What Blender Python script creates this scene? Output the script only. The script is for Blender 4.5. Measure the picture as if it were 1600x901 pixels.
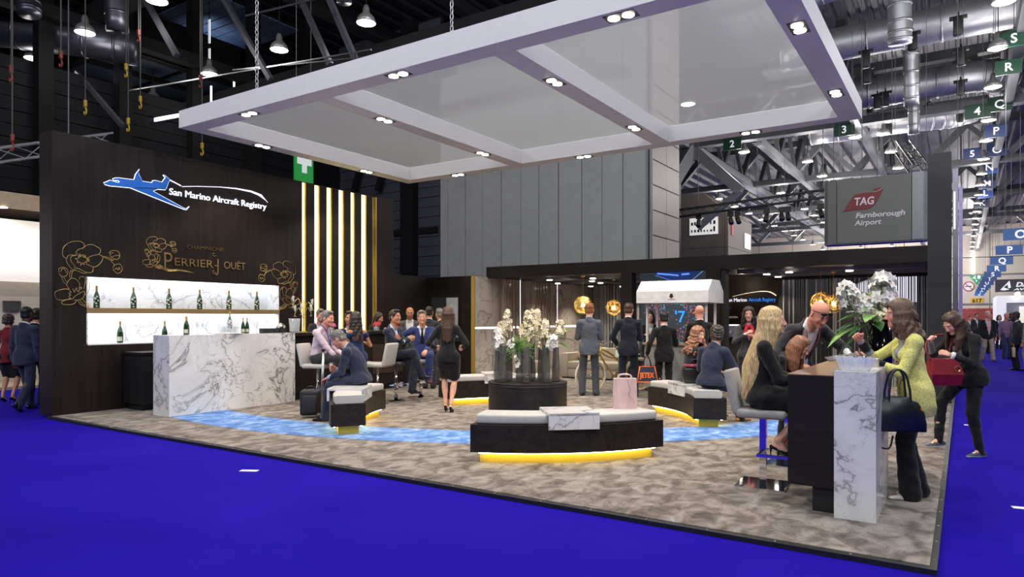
import bpy, bmesh, math, random
import numpy as np
from mathutils import Vector, Matrix, Euler
random.seed(7)
rng = np.random.default_rng(7)
PI = math.pi
scene = bpy.context.scene
for o in list(bpy.data.objects):
    bpy.data.objects.remove(o)
COL = scene.collection

# ------------------------------------------------------------------ camera
cam_d = bpy.data.cameras.new('camera')
cam = bpy.data.objects.new('camera', cam_d)
COL.objects.link(cam)
cam.location = (0, 0, 1.5)
cam.rotation_euler = (PI / 2, 0, math.radians(33.38))
cam_d.sensor_width = 36
cam_d.lens = 36 * 1070 / 1600
cam_d.shift_y = 45.5 / 1600
cam_d.clip_start = 0.05
cam_d.clip_end = 400
scene.camera = cam

# ------------------------------------------------------------------ exposure, world, lights
scene.view_settings.view_transform = 'Standard'
scene.view_settings.look = 'None'
scene.view_settings.gamma = 1
scene.view_settings.exposure = 0.0
scene.cycles.use_denoising = True
scene.cycles.max_bounces = 8
scene.cycles.diffuse_bounces = 4
scene.cycles.glossy_bounces = 4
scene.cycles.transmission_bounces = 6
scene.cycles.transparent_max_bounces = 16
scene.cycles.caustics_reflective = False
scene.cycles.caustics_refractive = False
scene.cycles.sample_clamp_indirect = 6.0
world = bpy.data.worlds.new('world')
scene.world = world
world.use_nodes = True
world.node_tree.nodes['Background'].inputs['Color'].default_value = (0.55, 0.62, 0.8, 1)
world.node_tree.nodes['Background'].inputs['Strength'].default_value = 0.035

HALL_W = 240.0        # one roof lamp of the hall
HALL_NEAR_W = 1000.0   # roof lamps over the aisles behind and beside the stand
CANOPY_W = 225.0      # one twin spot of the canopy
ALCOVE_W = 110.0
CANOPY_TOP_W = 145.0

def spot(name, loc, power, color=(1, 1, 1), angle=150, blend=0.4, radius=0.15, aim=None):
    l = bpy.data.lights.new(name, 'SPOT')
    l.energy = power
    l.color = color
    l.spot_size = math.radians(angle)
    l.spot_blend = blend
    l.shadow_soft_size = radius
    o = bpy.data.objects.new(name, l)
    o.location = loc
    if aim is not None:
        o.rotation_euler = (Vector(aim) - Vector(loc)).to_track_quat('-Z', 'Y').to_euler()
    COL.objects.link(o)
    return o

def point(name, loc, power, color=(1, 1, 1), radius=0.05):
    l = bpy.data.lights.new(name, 'POINT')
    l.energy = power
    l.color = color
    l.shadow_soft_size = radius
    o = bpy.data.objects.new(name, l)
    o.location = loc
    COL.objects.link(o)
    return o

WARM = (1.0, 0.84, 0.66)
COOL = (0.93, 0.95, 1.0)
for gx, gy in ((-10.9, 8.0), (-6.9, 8.0), (-3.0, 8.0), (-10.9, 12.4), (-6.9, 12.4), (-3.0, 12.4)):      # unseen lights added above the canopy to brighten its gauze
    point('hall_lamp_light', (gx, gy, 9.4), CANOPY_TOP_W, COOL, 0.3)
# roof lamps of the hall that hang behind and beside the camera (same grid as those in view)
for gx in (-14.9, -7.0, 0.9, 8.8):
    for gy in (-10.0, -1.5, 5.5):
        if gx < -5 and gy > 5:
            continue
        point('hall_lamp_light', (gx, gy, 10.0), HALL_NEAR_W, COOL, 0.3)
for gx in (8.8,):
    for gy in (14.0, 24.0):
        point('hall_lamp_light', (gx, gy, 10.0), HALL_NEAR_W, COOL, 0.3)
# ------------------------------------------------------------------ materials
MATS = {}
def new_mat(name):
    m = bpy.data.materials.new(name)
    m.use_nodes = True
    nt = m.node_tree
    return m, nt, nt.nodes['Principled BSDF']

def coords(nt, scale=(1, 1, 1)):
    tc = nt.nodes.new('ShaderNodeTexCoord')
    mp = nt.nodes.new('ShaderNodeMapping')
    mp.inputs['Scale'].default_value = scale
    nt.links.new(tc.outputs['Object'], mp.inputs['Vector'])
    return mp.outputs['Vector']

def noise(nt, vec, scale, detail=4, rough=0.55, dist=0.0):
    n = nt.nodes.new('ShaderNodeTexNoise')
    n.inputs['Scale'].default_value = scale
    n.inputs['Detail'].default_value = detail
    n.inputs['Roughness'].default_value = rough
    n.inputs['Distortion'].default_value = dist
    nt.links.new(vec, n.inputs['Vector'])
    return n.outputs['Fac']

def ramp(nt, fac, stops):
    r = nt.nodes.new('ShaderNodeValToRGB')
    e = r.color_ramp.elements
    e[0].position, e[0].color = stops[0][0], (*stops[0][1], 1)
    e[1].position, e[1].color = stops[-1][0], (*stops[-1][1], 1)
    for p, c in stops[1:-1]:
        q = e.new(p)
        q.color = (*c, 1)
    nt.links.new(fac, r.inputs['Fac'])
    return r.outputs['Color']

def math_node(nt, op, a, b=None):
    n = nt.nodes.new('ShaderNodeMath')
    n.operation = op
    for i, x in enumerate((a, b)):
        if x is None:
            continue
        if isinstance(x, (int, float)):
            n.inputs[i].default_value = x
        else:
            nt.links.new(x, n.inputs[i])
    return n.outputs[0]

def bump(nt, bs, height, strength, dist=0.01):
    b = nt.nodes.new('ShaderNodeBump')
    b.inputs['Strength'].default_value = strength
    b.inputs['Distance'].default_value = dist
    nt.links.new(height, b.inputs['Height'])
    nt.links.new(b.outputs['Normal'], bs.inputs['Normal'])

def srgb(r, g, b):
    f = lambda c: ((c / 255 + 0.055) / 1.055) ** 2.4 if c > 10 else c / 255 / 12.92
    return (f(r), f(g), f(b))

def M(name, col, rough=0.6, metal=0.0, var=0.12, scale=8, stretch=(1, 1, 1), bmp=0.0, spec=0.5, sheen=0.0):
    """plain procedural material: base colour broken up by noise"""
    if name in MATS:
        return MATS[name]
    m, nt, bs = new_mat(name)
    v = coords(nt, stretch)
    f = noise(nt, v, scale)
    lo = tuple(max(0, c * (1 - var)) for c in col)
    hi = tuple(min(1, c * (1 + var)) for c in col)
    nt.links.new(ramp(nt, f, [(0.3, lo), (0.7, hi)]), bs.inputs['Base Color'])
    bs.inputs['Roughness'].default_value = rough
    bs.inputs['Metallic'].default_value = metal
    bs.inputs['Specular IOR Level'].default_value = spec
    if sheen:
        bs.inputs['Sheen Weight'].default_value = sheen
    if bmp:
        bump(nt, bs, f, bmp)
    MATS[name] = m
    return m

def EM(name, col, strength):
    if name in MATS:
        return MATS[name]
    m, nt, bs = new_mat(name)
    bs.inputs['Base Color'].default_value = (*[min(1, c) for c in col], 1)
    bs.inputs['Emission Color'].default_value = (*col, 1)
    bs.inputs['Emission Strength'].default_value = strength
    MATS[name] = m
    return m

def GLASS(name, col=(1, 1, 1), rough=0.02, alpha=0.25):
    """thin clear glass: mostly see-through with a glossy coat"""
    if name in MATS:
        return MATS[name]
    m, nt, bs = new_mat(name)
    bs.inputs['Base Color'].default_value = (*col, 1)
    bs.inputs['Roughness'].default_value = rough
    bs.inputs['Alpha'].default_value = alpha
    bs.inputs['Specular IOR Level'].default_value = 0.8
    bs.inputs['Coat Weight'].default_value = 0.6
    MATS[name] = m
    return m

def marble(name, base, vein, rough=0.18, scale=1.0, soft=(0.82, 0.82, 0.82), spec=0.5):
    if name in MATS:
        return MATS[name]
    m, nt, bs = new_mat(name)
    v = coords(nt, (scale, scale, scale))
    rot = nt.nodes.new('ShaderNodeVectorRotate')
    rot.rotation_type = 'EULER_XYZ'
    rot.inputs['Rotation'].default_value = (0.6, 0.5, 0.4)
    nt.links.new(v, rot.inputs['Vector'])
    v = rot.outputs['Vector']
    n1 = noise(nt, v, 0.9, 7, 0.58, 0.7)
    a1 = math_node(nt, 'ABSOLUTE', math_node(nt, 'SUBTRACT', n1, 0.5))
    n2 = noise(nt, v, 2.3, 8, 0.6, 1.1)
    a2 = math_node(nt, 'ABSOLUTE', math_node(nt, 'SUBTRACT', n2, 0.52))
    n3 = noise(nt, v, 0.7, 3, 0.5, 0.0)
    c1 = ramp(nt, a1, [(0.0, (1, 1, 1)), (0.005, (0.5, 0.5, 0.5)), (0.014, (0.13, 0.13, 0.13)), (0.06, (0, 0, 0))])
    c2 = ramp(nt, a2, [(0.0, (0.7, 0.7, 0.7)), (0.01, (0.12, 0.12, 0.12)), (0.03, (0, 0, 0))])
    msk = ramp(nt, n3, [(0.42, (0, 0, 0)), (0.6, (1, 1, 1))])
    k2 = math_node(nt, 'MULTIPLY', c2, msk)
    msk1 = ramp(nt, n3, [(0.3, (0.35, 0.35, 0.35)), (0.6, (1, 1, 1))])
    k = math_node(nt, 'MAXIMUM', math_node(nt, 'MULTIPLY', c1, msk1), k2)
    cloud = ramp(nt, noise(nt, v, 1.4, 5), [(0.35, tuple(b * s for b, s in zip(base, soft))), (0.6, base)])
    mx = nt.nodes.new('ShaderNodeMix')
    mx.data_type = 'RGBA'
    nt.links.new(k, mx.inputs['Factor'])
    nt.links.new(cloud, mx.inputs['A'])
    mx.inputs['B'].default_value = (*vein, 1)
    nt.links.new(mx.outputs['Result'], bs.inputs['Base Color'])
    bs.inputs['Roughness'].default_value = rough
    bs.inputs['Specular IOR Level'].default_value = spec
    MATS[name] = m
    return m

def wood(name, lo, hi, grain='z', rough=0.45, scale=14, spec=0.22):
    if name in MATS:
        return MATS[name]
    m, nt, bs = new_mat(name)
    st = {'z': (1, 1, 0.05), 'x': (0.05, 1, 1), 'y': (1, 0.05, 1)}[grain]
    v = coords(nt, st)
    f = noise(nt, v, scale, 6, 0.65, 0.3)
    nt.links.new(ramp(nt, f, [(0.3, lo), (0.72, hi)]), bs.inputs['Base Color'])
    bs.inputs['Roughness'].default_value = rough
    bs.inputs['Specular IOR Level'].default_value = spec
    bump(nt, bs, f, 0.15, 0.004)
    MATS[name] = m
    return m

def carpet(name, cols, s1=2.2, s2=60, rot=0.0, stretch=(1, 1, 1), bmp=0.4, sheen=0.1, spec=0.15):
    if name in MATS:
        return MATS[name]
    m, nt, bs = new_mat(name)
    v = coords(nt, stretch)
    f1 = noise(nt, v, s1, 7, 0.62, 0.6)
    f2 = noise(nt, v, s2, 2, 0.5)
    f = math_node(nt, 'ADD', math_node(nt, 'MULTIPLY', f1, 0.86), math_node(nt, 'MULTIPLY', f2, 0.14))
    nt.links.new(ramp(nt, f, cols), bs.inputs['Base Color'])
    bs.inputs['Roughness'].default_value = 0.95
    bs.inputs['Specular IOR Level'].default_value = spec
    bs.inputs['Sheen Weight'].default_value = sheen
    bump(nt, bs, f2, bmp, 0.01)
    MATS[name] = m
    return m

def gauze(name, col, alpha):
    """stretched see-through fabric: part clear, part diffusing"""
    m, nt, bs = new_mat(name)
    out = nt.nodes['Material Output']
    tr = nt.nodes.new('ShaderNodeBsdfTransparent')
    df = nt.nodes.new('ShaderNodeBsdfDiffuse')
    tl = nt.nodes.new('ShaderNodeBsdfTranslucent')
    f = noise(nt, coords(nt), 0.7, 3)
    c = ramp(nt, f, [(0.3, tuple(x * 0.95 for x in col)), (0.7, col)])
    nt.links.new(c, df.inputs['Color'])
    nt.links.new(c, tl.inputs['Color'])
    a = nt.nodes.new('ShaderNodeMixShader')
    a.inputs[0].default_value = 0.55
    nt.links.new(df.outputs[0], a.inputs[1])
    nt.links.new(tl.outputs[0], a.inputs[2])
    b = nt.nodes.new('ShaderNodeMixShader')
    b.inputs[0].default_value = alpha
    nt.links.new(tr.outputs[0], b.inputs[1])
    nt.links.new(a.outputs[0], b.inputs[2])
    nt.links.new(b.outputs[0], out.inputs['Surface'])
    MATS[name] = m
    return m

WALLWOOD = wood('dark_wenge', (0.0095, 0.0060, 0.0050), (0.023, 0.0155, 0.0130), 'z', 0.5)
BENCHWOOD = wood('bench_wenge', (0.012, 0.0095, 0.009), (0.034, 0.027, 0.025), 'x', 0.4)
TABLEWOOD = wood('table_wenge', (0.012, 0.009, 0.009), (0.022, 0.017, 0.017), 'x', 0.5)
PORTAL = wood('portal_wenge', (0.012, 0.009, 0.008), (0.022, 0.017, 0.015), 'x', 0.5)
MARBLE = marble('white_marble', (0.82, 0.81, 0.80), (0.09, 0.08, 0.08), 0.15, 1.15, (0.93, 0.93, 0.93))
MARBLE_LIT = marble('niche_marble', (0.80, 0.81, 0.83), (0.12, 0.12, 0.14), 0.2, 1.5, (0.94, 0.94, 0.95))
MARBLE_WARM = marble('alcove_marble', (0.62, 0.56, 0.50), (0.12, 0.09, 0.07), 0.12, 1.3, (0.9, 0.9, 0.9))
GOLD = M('brushed_gold', (0.83, 0.60, 0.22), 0.28, 1.0, 0.06)
GOLDPAINT = M('gold_laminate', (0.60, 0.43, 0.10), 0.35, 0.6, 0.05)
SHELFGOLD = M('shelf_gold', (0.42, 0.29, 0.13), 0.4, 0.6, 0.06)
CHROME = M('chrome', (0.85, 0.86, 0.88), 0.06, 1.0, 0.02)
STEEL = M('satin_steel', (0.55, 0.56, 0.58), 0.3, 1.0, 0.05)
BLACK = M('matt_black', (0.010, 0.010, 0.011), 0.5, 0, 0.1)
BLACKGLOSS = M('gloss_black', (0.006, 0.006, 0.008), 0.1, 0, 0.1)
SEAT = M('light_grey_leatherette', (0.50, 0.49, 0.47), 0.55, 0, 0.06, 30, bmp=0.05)
SEATGREY = M('grey_velvet', (0.33, 0.32, 0.30), 0.8, 0, 0.12, 20, bmp=0.08, sheen=0.3)
SEATDARK = M('dark_seat', (0.05, 0.05, 0.055), 0.5, 0, 0.1)
WHITE = M('white_paint', (0.74, 0.73, 0.74), 0.45, 0, 0.02)
LETTER = EM('white_letter_light', (0.86, 0.86, 1.0), 1.1)
CARPET = carpet('stand_carpet', [(0.34, (0.072, 0.058, 0.048)), (0.45, (0.155, 0.130, 0.111)), (0.54, (0.265, 0.232, 0.204)), (0.68, (0.40, 0.355, 0.318))], 4.6, 70, stretch=(1.25, 0.9, 1))
BLUEINLAY = carpet('blue_inlay_carpet', [(0.34, (0.05, 0.13, 0.40)), (0.46, (0.085, 0.21, 0.52)), (0.56, (0.20, 0.36, 0.68)), (0.70, (0.50, 0.63, 0.82))], 4.6, 70, stretch=(1.25, 0.9, 1))
HALLCARPET = carpet('hall_blue_carpet', [(0.3, (0.013, 0.005, 0.27)), (0.5, (0.016, 0.007, 0.325)), (0.7, (0.021, 0.009, 0.375))], 0.5, 45, bmp=0.15, sheen=0.0, spec=0.03)
# ------------------------------------------------------------------ geometry helpers
def tag(o, label=None, cat=None, group=None, kind=None):
    if label:
        o['label'] = label
    if cat:
        o['category'] = cat
    if group:
        o['group'] = group
    if kind:
        o['kind'] = kind
    return o

def empty(name, loc=(0, 0, 0), rz=0.0, parent=None):
    o = bpy.data.objects.new(name, None)
    o.empty_display_size = 0.1
    o.location = loc
    o.rotation_euler = (0, 0, rz)
    COL.objects.link(o)
    if parent:
        o.parent = parent
    return o

def link_mesh(name, me, parent=None, loc=None, rot=None):
    o = bpy.data.objects.new(name, me)
    COL.objects.link(o)
    if parent:
        o.parent = parent
    if loc is not None:
        o.location = loc
    if rot is not None:
        o.rotation_euler = rot
    return o

def copy_tree(o, parent=None):
    c = o.copy()
    COL.objects.link(c)
    if parent:
        c.parent = parent
    for ch in o.children:
        copy_tree(ch, c)
    return c

class MB:
    """collects shapes, then links them as ONE mesh object"""
    def __init__(self):
        self.v, self.f, self.s, self.mi = [], [], [], []
        self.m = 0
    def raw(self, vs, fs, smooth=False):
        b = len(self.v)
        self.v += [tuple(p) for p in vs]
        self.f += [tuple(i + b for i in f) for f in fs]
        self.s += [smooth] * len(fs)
        self.mi += [self.m] * len(fs)
        return self
    def box(self, x0, x1, y0, y1, z0, z1):
        vs = [(x, y, z) for z in (z0, z1) for y in (y0, y1) for x in (x0, x1)]
        return self.raw(vs, [(0, 2, 3, 1), (4, 5, 7, 6), (0, 1, 5, 4), (2, 6, 7, 3), (0, 4, 6, 2), (1, 3, 7, 5)])
    def cbox(self, c, size, mat=None):
        x, y, z = [s / 2 for s in size]
        vs = [Vector((sx * x, sy * y, sz * z)) for sz in (-1, 1) for sy in (-1, 1) for sx in (-1, 1)]
        if mat is not None:
            vs = [mat @ p for p in vs]
        c = Vector(c)
        return self.raw([p + c for p in vs], [(0, 2, 3, 1), (4, 5, 7, 6), (0, 1, 5, 4), (2, 6, 7, 3), (0, 4, 6, 2), (1, 3, 7, 5)])
    def rbox(self, x0, x1, y0, y1, z0, z1, r=0.02, seg=3):
        """box rounded on all edges"""
        bm = bmesh.new()
        bmesh.ops.create_cube(bm, size=1)
        for p in bm.verts:
            p.co = Vector(((x0 + x1) / 2 + p.co.x * (x1 - x0), (y0 + y1) / 2 + p.co.y * (y1 - y0), (z0 + z1) / 2 + p.co.z * (z1 - z0)))
        bmesh.ops.bevel(bm, geom=list(bm.edges), offset=r, segments=seg, affect='EDGES', profile=0.5)
        bm.verts.index_update()
        self.raw([p.co.copy() for p in bm.verts], [[q.index for q in f.verts] for f in bm.faces], True)
        bm.free()
        return self
    def lathe(self, prof, c=(0, 0, 0), n=20, smooth=True, axis=None, sx=1, sy=1):
        vs, fs = [], []
        k = len(prof)
        for i in range(n):
            a = 2 * PI * i / n
            for r, z in prof:
                vs.append(Vector((math.cos(a) * r * sx, math.sin(a) * r * sy, z)))
        for i in range(n):
            j = (i + 1) % n
            for q in range(k - 1):
                fs.append((i * k + q, j * k + q, j * k + q + 1, i * k + q + 1))
        if prof[0][0] > 1e-6:
            fs.append([i * k for i in range(n)][::-1])
        if prof[-1][0] > 1e-6:
            fs.append([i * k + k - 1 for i in range(n)])
        if axis is not None:
            q = Vector((0, 0, 1)).rotation_difference(Vector(axis).normalized())
            vs = [q @ p for p in vs]
        c = Vector(c)
        return self.raw([p + c for p in vs], fs, smooth)
    def cyl(self, c, r, z0, z1, n=20, sx=1, sy=1):
        return self.lathe([(r, z0), (r, z1)], c, n, True, None, sx, sy)
    def sphere(self, c, r, n=12, m=8, sq=(1, 1, 1)):
        vs, fs = [], []
        for j in range(m + 1):
            t = PI * j / m
            for i in range(n):
                a = 2 * PI * i / n
                vs.append((c[0] + r * sq[0] * math.sin(t) * math.cos(a), c[1] + r * sq[1] * math.sin(t) * math.sin(a), c[2] - r * sq[2] * math.cos(t)))
        for j in range(m):
            for i in range(n):
                k = (i + 1) % n
                fs.append((j * n + i, j * n + k, (j + 1) * n + k, (j + 1) * n + i))
        return self.raw(vs, fs, True)
    def tube(self, pts, r, n=8, caps=True, smooth=True, flat=1.0, closed=False):
        pts = [Vector(p) for p in pts]
        rs = list(r) if hasattr(r, '__len__') else [r] * len(pts)
        vs, fs = [], []
        ref = None
        N = len(pts)
        for i, p in enumerate(pts):
            a = pts[(i - 1) % N] if (closed or i > 0) else p
            b = pts[(i + 1) % N] if (closed or i < N - 1) else p
            t = (b - a)
            t = t.normalized() if t.length > 1e-9 else Vector((0, 0, 1))
            if ref is None:
                ref = Vector((0, 0, 1)) if abs(t.z) < 0.9 else Vector((1, 0, 0))
            u = (ref - t * ref.dot(t)).normalized()
            w = t.cross(u)
            ref = u
            for k in range(n):
                an = 2 * PI * (k + 0.5) / n
                vs.append(p + u * (math.cos(an) * rs[i]) + w * (math.sin(an) * rs[i] * flat))
        for i in range(N if closed else N - 1):
            i2 = (i + 1) % N
            for k in range(n):
                k2 = (k + 1) % n
                fs.append((i * n + k, i * n + k2, i2 * n + k2, i2 * n + k))
        if caps and not closed:
            fs.append(tuple(range(n))[::-1])
            fs.append(tuple((N - 1) * n + k for k in range(n)))
        return self.raw(vs, fs, smooth)
    def beam(self, a, b, w, h=None):
        """square bar between two points"""
        h = h or w
        a, b = Vector(a), Vector(b)
        t = (b - a).normalized()
        up = Vector((0, 0, 1)) if abs(t.z) < 0.95 else Vector((0, 1, 0))
        s = t.cross(up).normalized() * (w / 2)
        u = s.cross(t).normalized() * (h / 2)
        vs = [a - s - u, a + s - u, a + s + u, a - s + u, b - s - u, b + s - u, b + s + u, b - s + u]
        return self.raw(vs, [(0, 1, 2, 3), (7, 6, 5, 4), (0, 4, 5, 1), (1, 5, 6, 2), (2, 6, 7, 3), (3, 7, 4, 0)])
    def prism(self, poly, fn0, fn1):
        """polygon (list of 2-tuples) mapped by two functions to a front and a back face"""
        n = len(poly)
        self.raw([fn0(*p) for p in poly] + [fn1(*p) for p in poly],
                 [tuple(range(n)), tuple(range(2 * n - 1, n - 1, -1))] + [(i, n + i, n + (i + 1) % n, (i + 1) % n) for i in range(n)])
        return self
    def arc(self, c, r0, r1, a0, a1, z0, z1, n=24):
        """solid arc of a ring, angles in degrees"""
        vs, fs = [], []
        for i in range(n + 1):
            a = math.radians(a0 + (a1 - a0) * i / n)
            ca, sa = math.cos(a), math.sin(a)
            for r, z in ((r0, z0), (r1, z0), (r1, z1), (r0, z1)):
                vs.append((c[0] + ca * r, c[1] + sa * r, z))
        for i in range(n):
            p, q = i * 4, i * 4 + 4
            for k in range(4):
                k2 = (k + 1) % 4
                fs.append((p + k, q + k, q + k2, p + k2))
        fs.append((0, 1, 2, 3))
        fs.append((n * 4 + 3, n * 4 + 2, n * 4 + 1, n * 4))
        return self.raw(vs, fs)
    def mesh(self, name, mats, recalc=True):
        me = bpy.data.meshes.new(name)
        me.from_pydata([tuple(p) for p in self.v], [], self.f)
        mats = mats if isinstance(mats, (list, tuple)) else [mats]
        for m in mats:
            me.materials.append(m)
        me.polygons.foreach_set('use_smooth', self.s)
        me.polygons.foreach_set('material_index', self.mi)
        if recalc:
            bm = bmesh.new()
            bm.from_mesh(me)
            bmesh.ops.recalc_face_normals(bm, faces=bm.faces)
            bm.to_mesh(me)
            bm.free()
        me.update()
        return me
    def build(self, name, mats, parent=None, loc=None, rot=None, recalc=True):
        return link_mesh(name, self.mesh(name, mats, recalc), parent, loc, rot)

def box(name, mat, x0, x1, y0, y1, z0, z1, parent=None, bevel=0.0):
    mb = MB()
    if bevel:
        mb.rbox(x0, x1, y0, y1, z0, z1, bevel, 2)
        mb.s = [False] * len(mb.s)
    else:
        mb.box(x0, x1, y0, y1, z0, z1)
    return mb.build(name, mat, parent)

def structure(o):
    o['kind'] = 'structure'
    return o

def catmull(pts, n=4, closed=False):
    P = [Vector(p) for p in pts]
    N = len(P)
    out = []
    for i in range(N if closed else N - 1):
        g = lambda k: P[k % N] if closed else P[min(max(k, 0), N - 1)]
        p0, p1, p2, p3 = g(i - 1), g(i), g(i + 1), g(i + 2)
        for s in range(n):
            t = s / n
            out.append(0.5 * ((2 * p1) + (p2 - p0) * t + (2 * p0 - 5 * p1 + 4 * p2 - p3) * t * t + (3 * p1 - p0 - 3 * p2 + p3) * t ** 3))
    if not closed:
        out.append(P[-1])
    return out

def text(name, body, size, mat, parent, loc, rot, depth=0.008, align='LEFT', shear=0.0, bold=0.0, sx=1.0, spacing=1.0, width=None):
    cu = bpy.data.curves.new(name, 'FONT')
    cu.body = body
    cu.size = size
    cu.extrude = depth / 2
    cu.align_x = align
    cu.shear = shear
    cu.offset = bold
    cu.space_character = spacing
    cu.resolution_u = 3
    t = bpy.data.objects.new(name, cu)
    COL.objects.link(t)
    bpy.context.view_layer.update()
    dg = bpy.context.evaluated_depsgraph_get()
    me = bpy.data.meshes.new_from_object(t.evaluated_get(dg))
    bpy.data.objects.remove(t)
    bpy.data.curves.remove(cu)
    me.name = name
    me.materials.clear()
    me.materials.append(mat)
    if width is not None and len(me.vertices):
        xs = [v.co.x for v in me.vertices]
        sx = width / (max(xs) - min(xs))
    if sx != 1.0:
        for v in me.vertices:
            v.co.x *= sx
    return link_mesh(name, me, parent, loc, rot)
# ------------------------------------------------------------------ the hall: floor, walls, roof
structure(box('floor', HALLCARPET, -45, 30, -25, 125, -0.3, -0.04))
pf = structure(box('trim_1', BLACK, -11.66, -0.13, 4.80, 20.6, -0.04, -0.006))           # black edge of the stand's platform
pf2 = box('floor_2', CARPET, -11.6, -0.17, 4.86, 20.5, -0.03, 0.0)
structure(pf2)
RC = (-8.49, 13.4)
b = MB()
b.arc(RC, 6.82, 7.74, -113, -14, -0.02, 0.004, 60)
structure(b.build('floor_3', BLUEINLAY))
# little studs in the black edge
b = MB()
for i in range(24):
    b.cyl((-0.150, 5.0 + i * 0.42, 0), 0.008, -0.006, -0.003, 6)
    b.cyl((-0.6 - i * 0.46, 4.83, 0), 0.008, -0.006, -0.003, 6)
b.build('stud', STEEL, pf)

CLAD = M('dark_cladding', (0.006, 0.0065, 0.008), 0.7, 0.0, 0.15, 3, spec=0.15)
CLADBLUE = M('blue_grey_cladding', (0.045, 0.048, 0.062), 0.55, 0.1, 0.15, 2)
DARKSTEEL = M('dark_steel', (0.005, 0.005, 0.006), 0.8, 0.0, 0.1, spec=0.2)
GREYSTEEL = M('grey_painted_steel', (0.092, 0.094, 0.102), 0.5, 0.1, 0.08, 4)
LIGHTSTEEL = M('light_painted_steel', (0.19, 0.193, 0.205), 0.5, 0.1, 0.08, 4)
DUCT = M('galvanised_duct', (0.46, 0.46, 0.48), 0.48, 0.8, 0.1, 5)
DUCTDARK = M('shadowed_duct', (0.10, 0.10, 0.12), 0.35, 0.8, 0.1, 5)  # galvanised duct with the dark hall's shade put into its colour
GREYPANEL = M('grey_wall_panel', (0.335, 0.34, 0.322), 0.55, 0, 0.05, 3)
TILE = M('beige_tile', (0.42, 0.35, 0.30), 0.5, 0, 0.05, 3)
CREAM = M('cream_wall', (0.62, 0.57, 0.48), 0.7, 0, 0.05)
WARMWHITE = M('warm_white_wall', (0.80, 0.77, 0.70), 0.7, 0, 0.03)

# left wall of the hall: cladding boards, columns, a window strip
wl = structure(empty('wall_left_hall', (-24, 0, 0)))
bd = MB()
bd.box(0, 0.06, 0, 1, 0.012, 0.398)
bdm = bd.mesh('cladding_board', CLAD)
for i in range(23):
    for (y0, y1) in ((2.0, 9.5), (9.9, 14.5), (14.9, 22.0)):
        o = link_mesh('cladding_board', bdm, wl, (0.02 * (i % 2), y0, i * 0.41 - 0.04))
        o.scale = (1, y1 - y0, 1)
box('backing', DARKSTEEL, -0.2, 0.01, 2, 22, -0.04, 9.4, wl)
for y in (9.5, 11.9, 14.5, 17.0, 19.6):
    box('column', DARKSTEEL, 0.04, 0.45, y, y + 0.42, -0.04, 14.3, wl)
wn = empty('window_1', (-23.9, 12.4, 8.15))
structure(wn)
for i in range(3):
    y0, y1 = 0.85 + i * 0.4, 1.22 + i * 0.4
    b = MB(); b.prism([(y0, 0.26 + 0.42 * (y0 - 0.85)), (y1, 0.26 + 0.42 * (y1 - 0.85)), (y1, 0.40 + 0.42 * (y1 - 0.85)), (y0, 0.40 + 0.42 * (y0 - 0.85))], lambda y, z: (0.12, y, z), lambda y, z: (0.02, y, z)); b.build('pane', EM('daylight_glass', (0.86, 0.93, 1.0), 2.2), wn)
b = MB(); b.beam((0.06, 0.75, 0.20), (0.06, 2.2, 0.81), 0.05); b.beam((0.06, 0.75, 0.46), (0.06, 2.2, 1.07), 0.05); b.build('frame', DARKSTEEL, wn)
for y, z0, z1 in ((15.35, 10.6, 11.7), (15.35, 11.9, 12.8), (15.42, 9.6, 10.3), (16.4, 10.4, 11.0)):
    wn2 = structure(empty('window_2', (-23.9, y, z0)))
    b = MB(); b.box(0, 0.06, 0, 0.045, 0, z1 - z0); b.build('pane', EM('daylight_glass', (0.86, 0.93, 1.0), 2.2), wn2)
# back wall: dark cladding, then the grey panel partition and the tiled pier
wb = structure(empty('wall_back', (0, 22, 0)))
bd = MB()
bd.box(0, 1, -0.06, 0, 0.012, 0.398)
bdm = bd.mesh('cladding_board', CLADBLUE)
for i in range(34):
    for x0, x1 in ((-24, -20.0), (-19.2, -18.02)):
        o = link_mesh('cladding_board', bdm, wb, (x0, 0.015 * (i % 2), i * 0.41 - 0.04))
        o.scale = (x1 - x0, 1, 1)
box('backing', DARKSTEEL, -24, -18, 0.02, 0.2, -0.04, 14, wb)
box('column', DARKSTEEL, -19.95, -19.25, -0.35, 0.05, -0.04, 14, wb)
box('rail', DARKSTEEL, -24, -18.1, -0.14, -0.07, 5.0, 5.25, wb)
for k, xx in enumerate((-21.3, -22.8)):
    b = MB(); b.beam((xx, -0.3, 7.0), (xx + 1.3, -0.3, 10.5), 0.22)
    b.build('brace', DARKSTEEL, wb)
wp = structure(empty('wall_back_panels', (0, 22, 0)))
us = [-18.0, -17.35, -16.5, -15.75, -14.85, -14.05, -13.2, -12.35, -11.48, -10.62, -9.75, -8.98]
us = [-18.0, -17.60, -16.70, -15.85, -14.95, -14.05, -13.25, -12.40, -11.45, -10.65, -9.85, -8.98]
for i, (x0, x1) in enumerate(zip(us[:-1], us[1:])):
    g = 0.018 if abs(x1 + 12.40) > 0.01 else 0.035
    box('panel', GREYPANEL, x0 + 0.006, x1 - g, -0.05 - 0.012 * (i % 2), 0.06, 0, 13.2, wp)
box('backing', BLACK, -18, -8.9, 0.06, 0.3, 0, 13.2, wp)
for k, x in enumerate((-8.97, -8.87)):
    box('edge_rail', LIGHTSTEEL, x, x + 0.06, -0.11 + 0.03 * k, 0.1, 0, 13.2, wp)
pier = structure(empty('column_tiled', (-8.8, 22, 0)))
for i in range(16):
    for j in range(2):
        box('tile', TILE, -0.12, 0.004 * ((i + j) % 2), 0.02 + j * 1.31, 1.31 + j * 1.31, i * 0.86 + 0.02, i * 0.86 + 0.84, pier)
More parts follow.
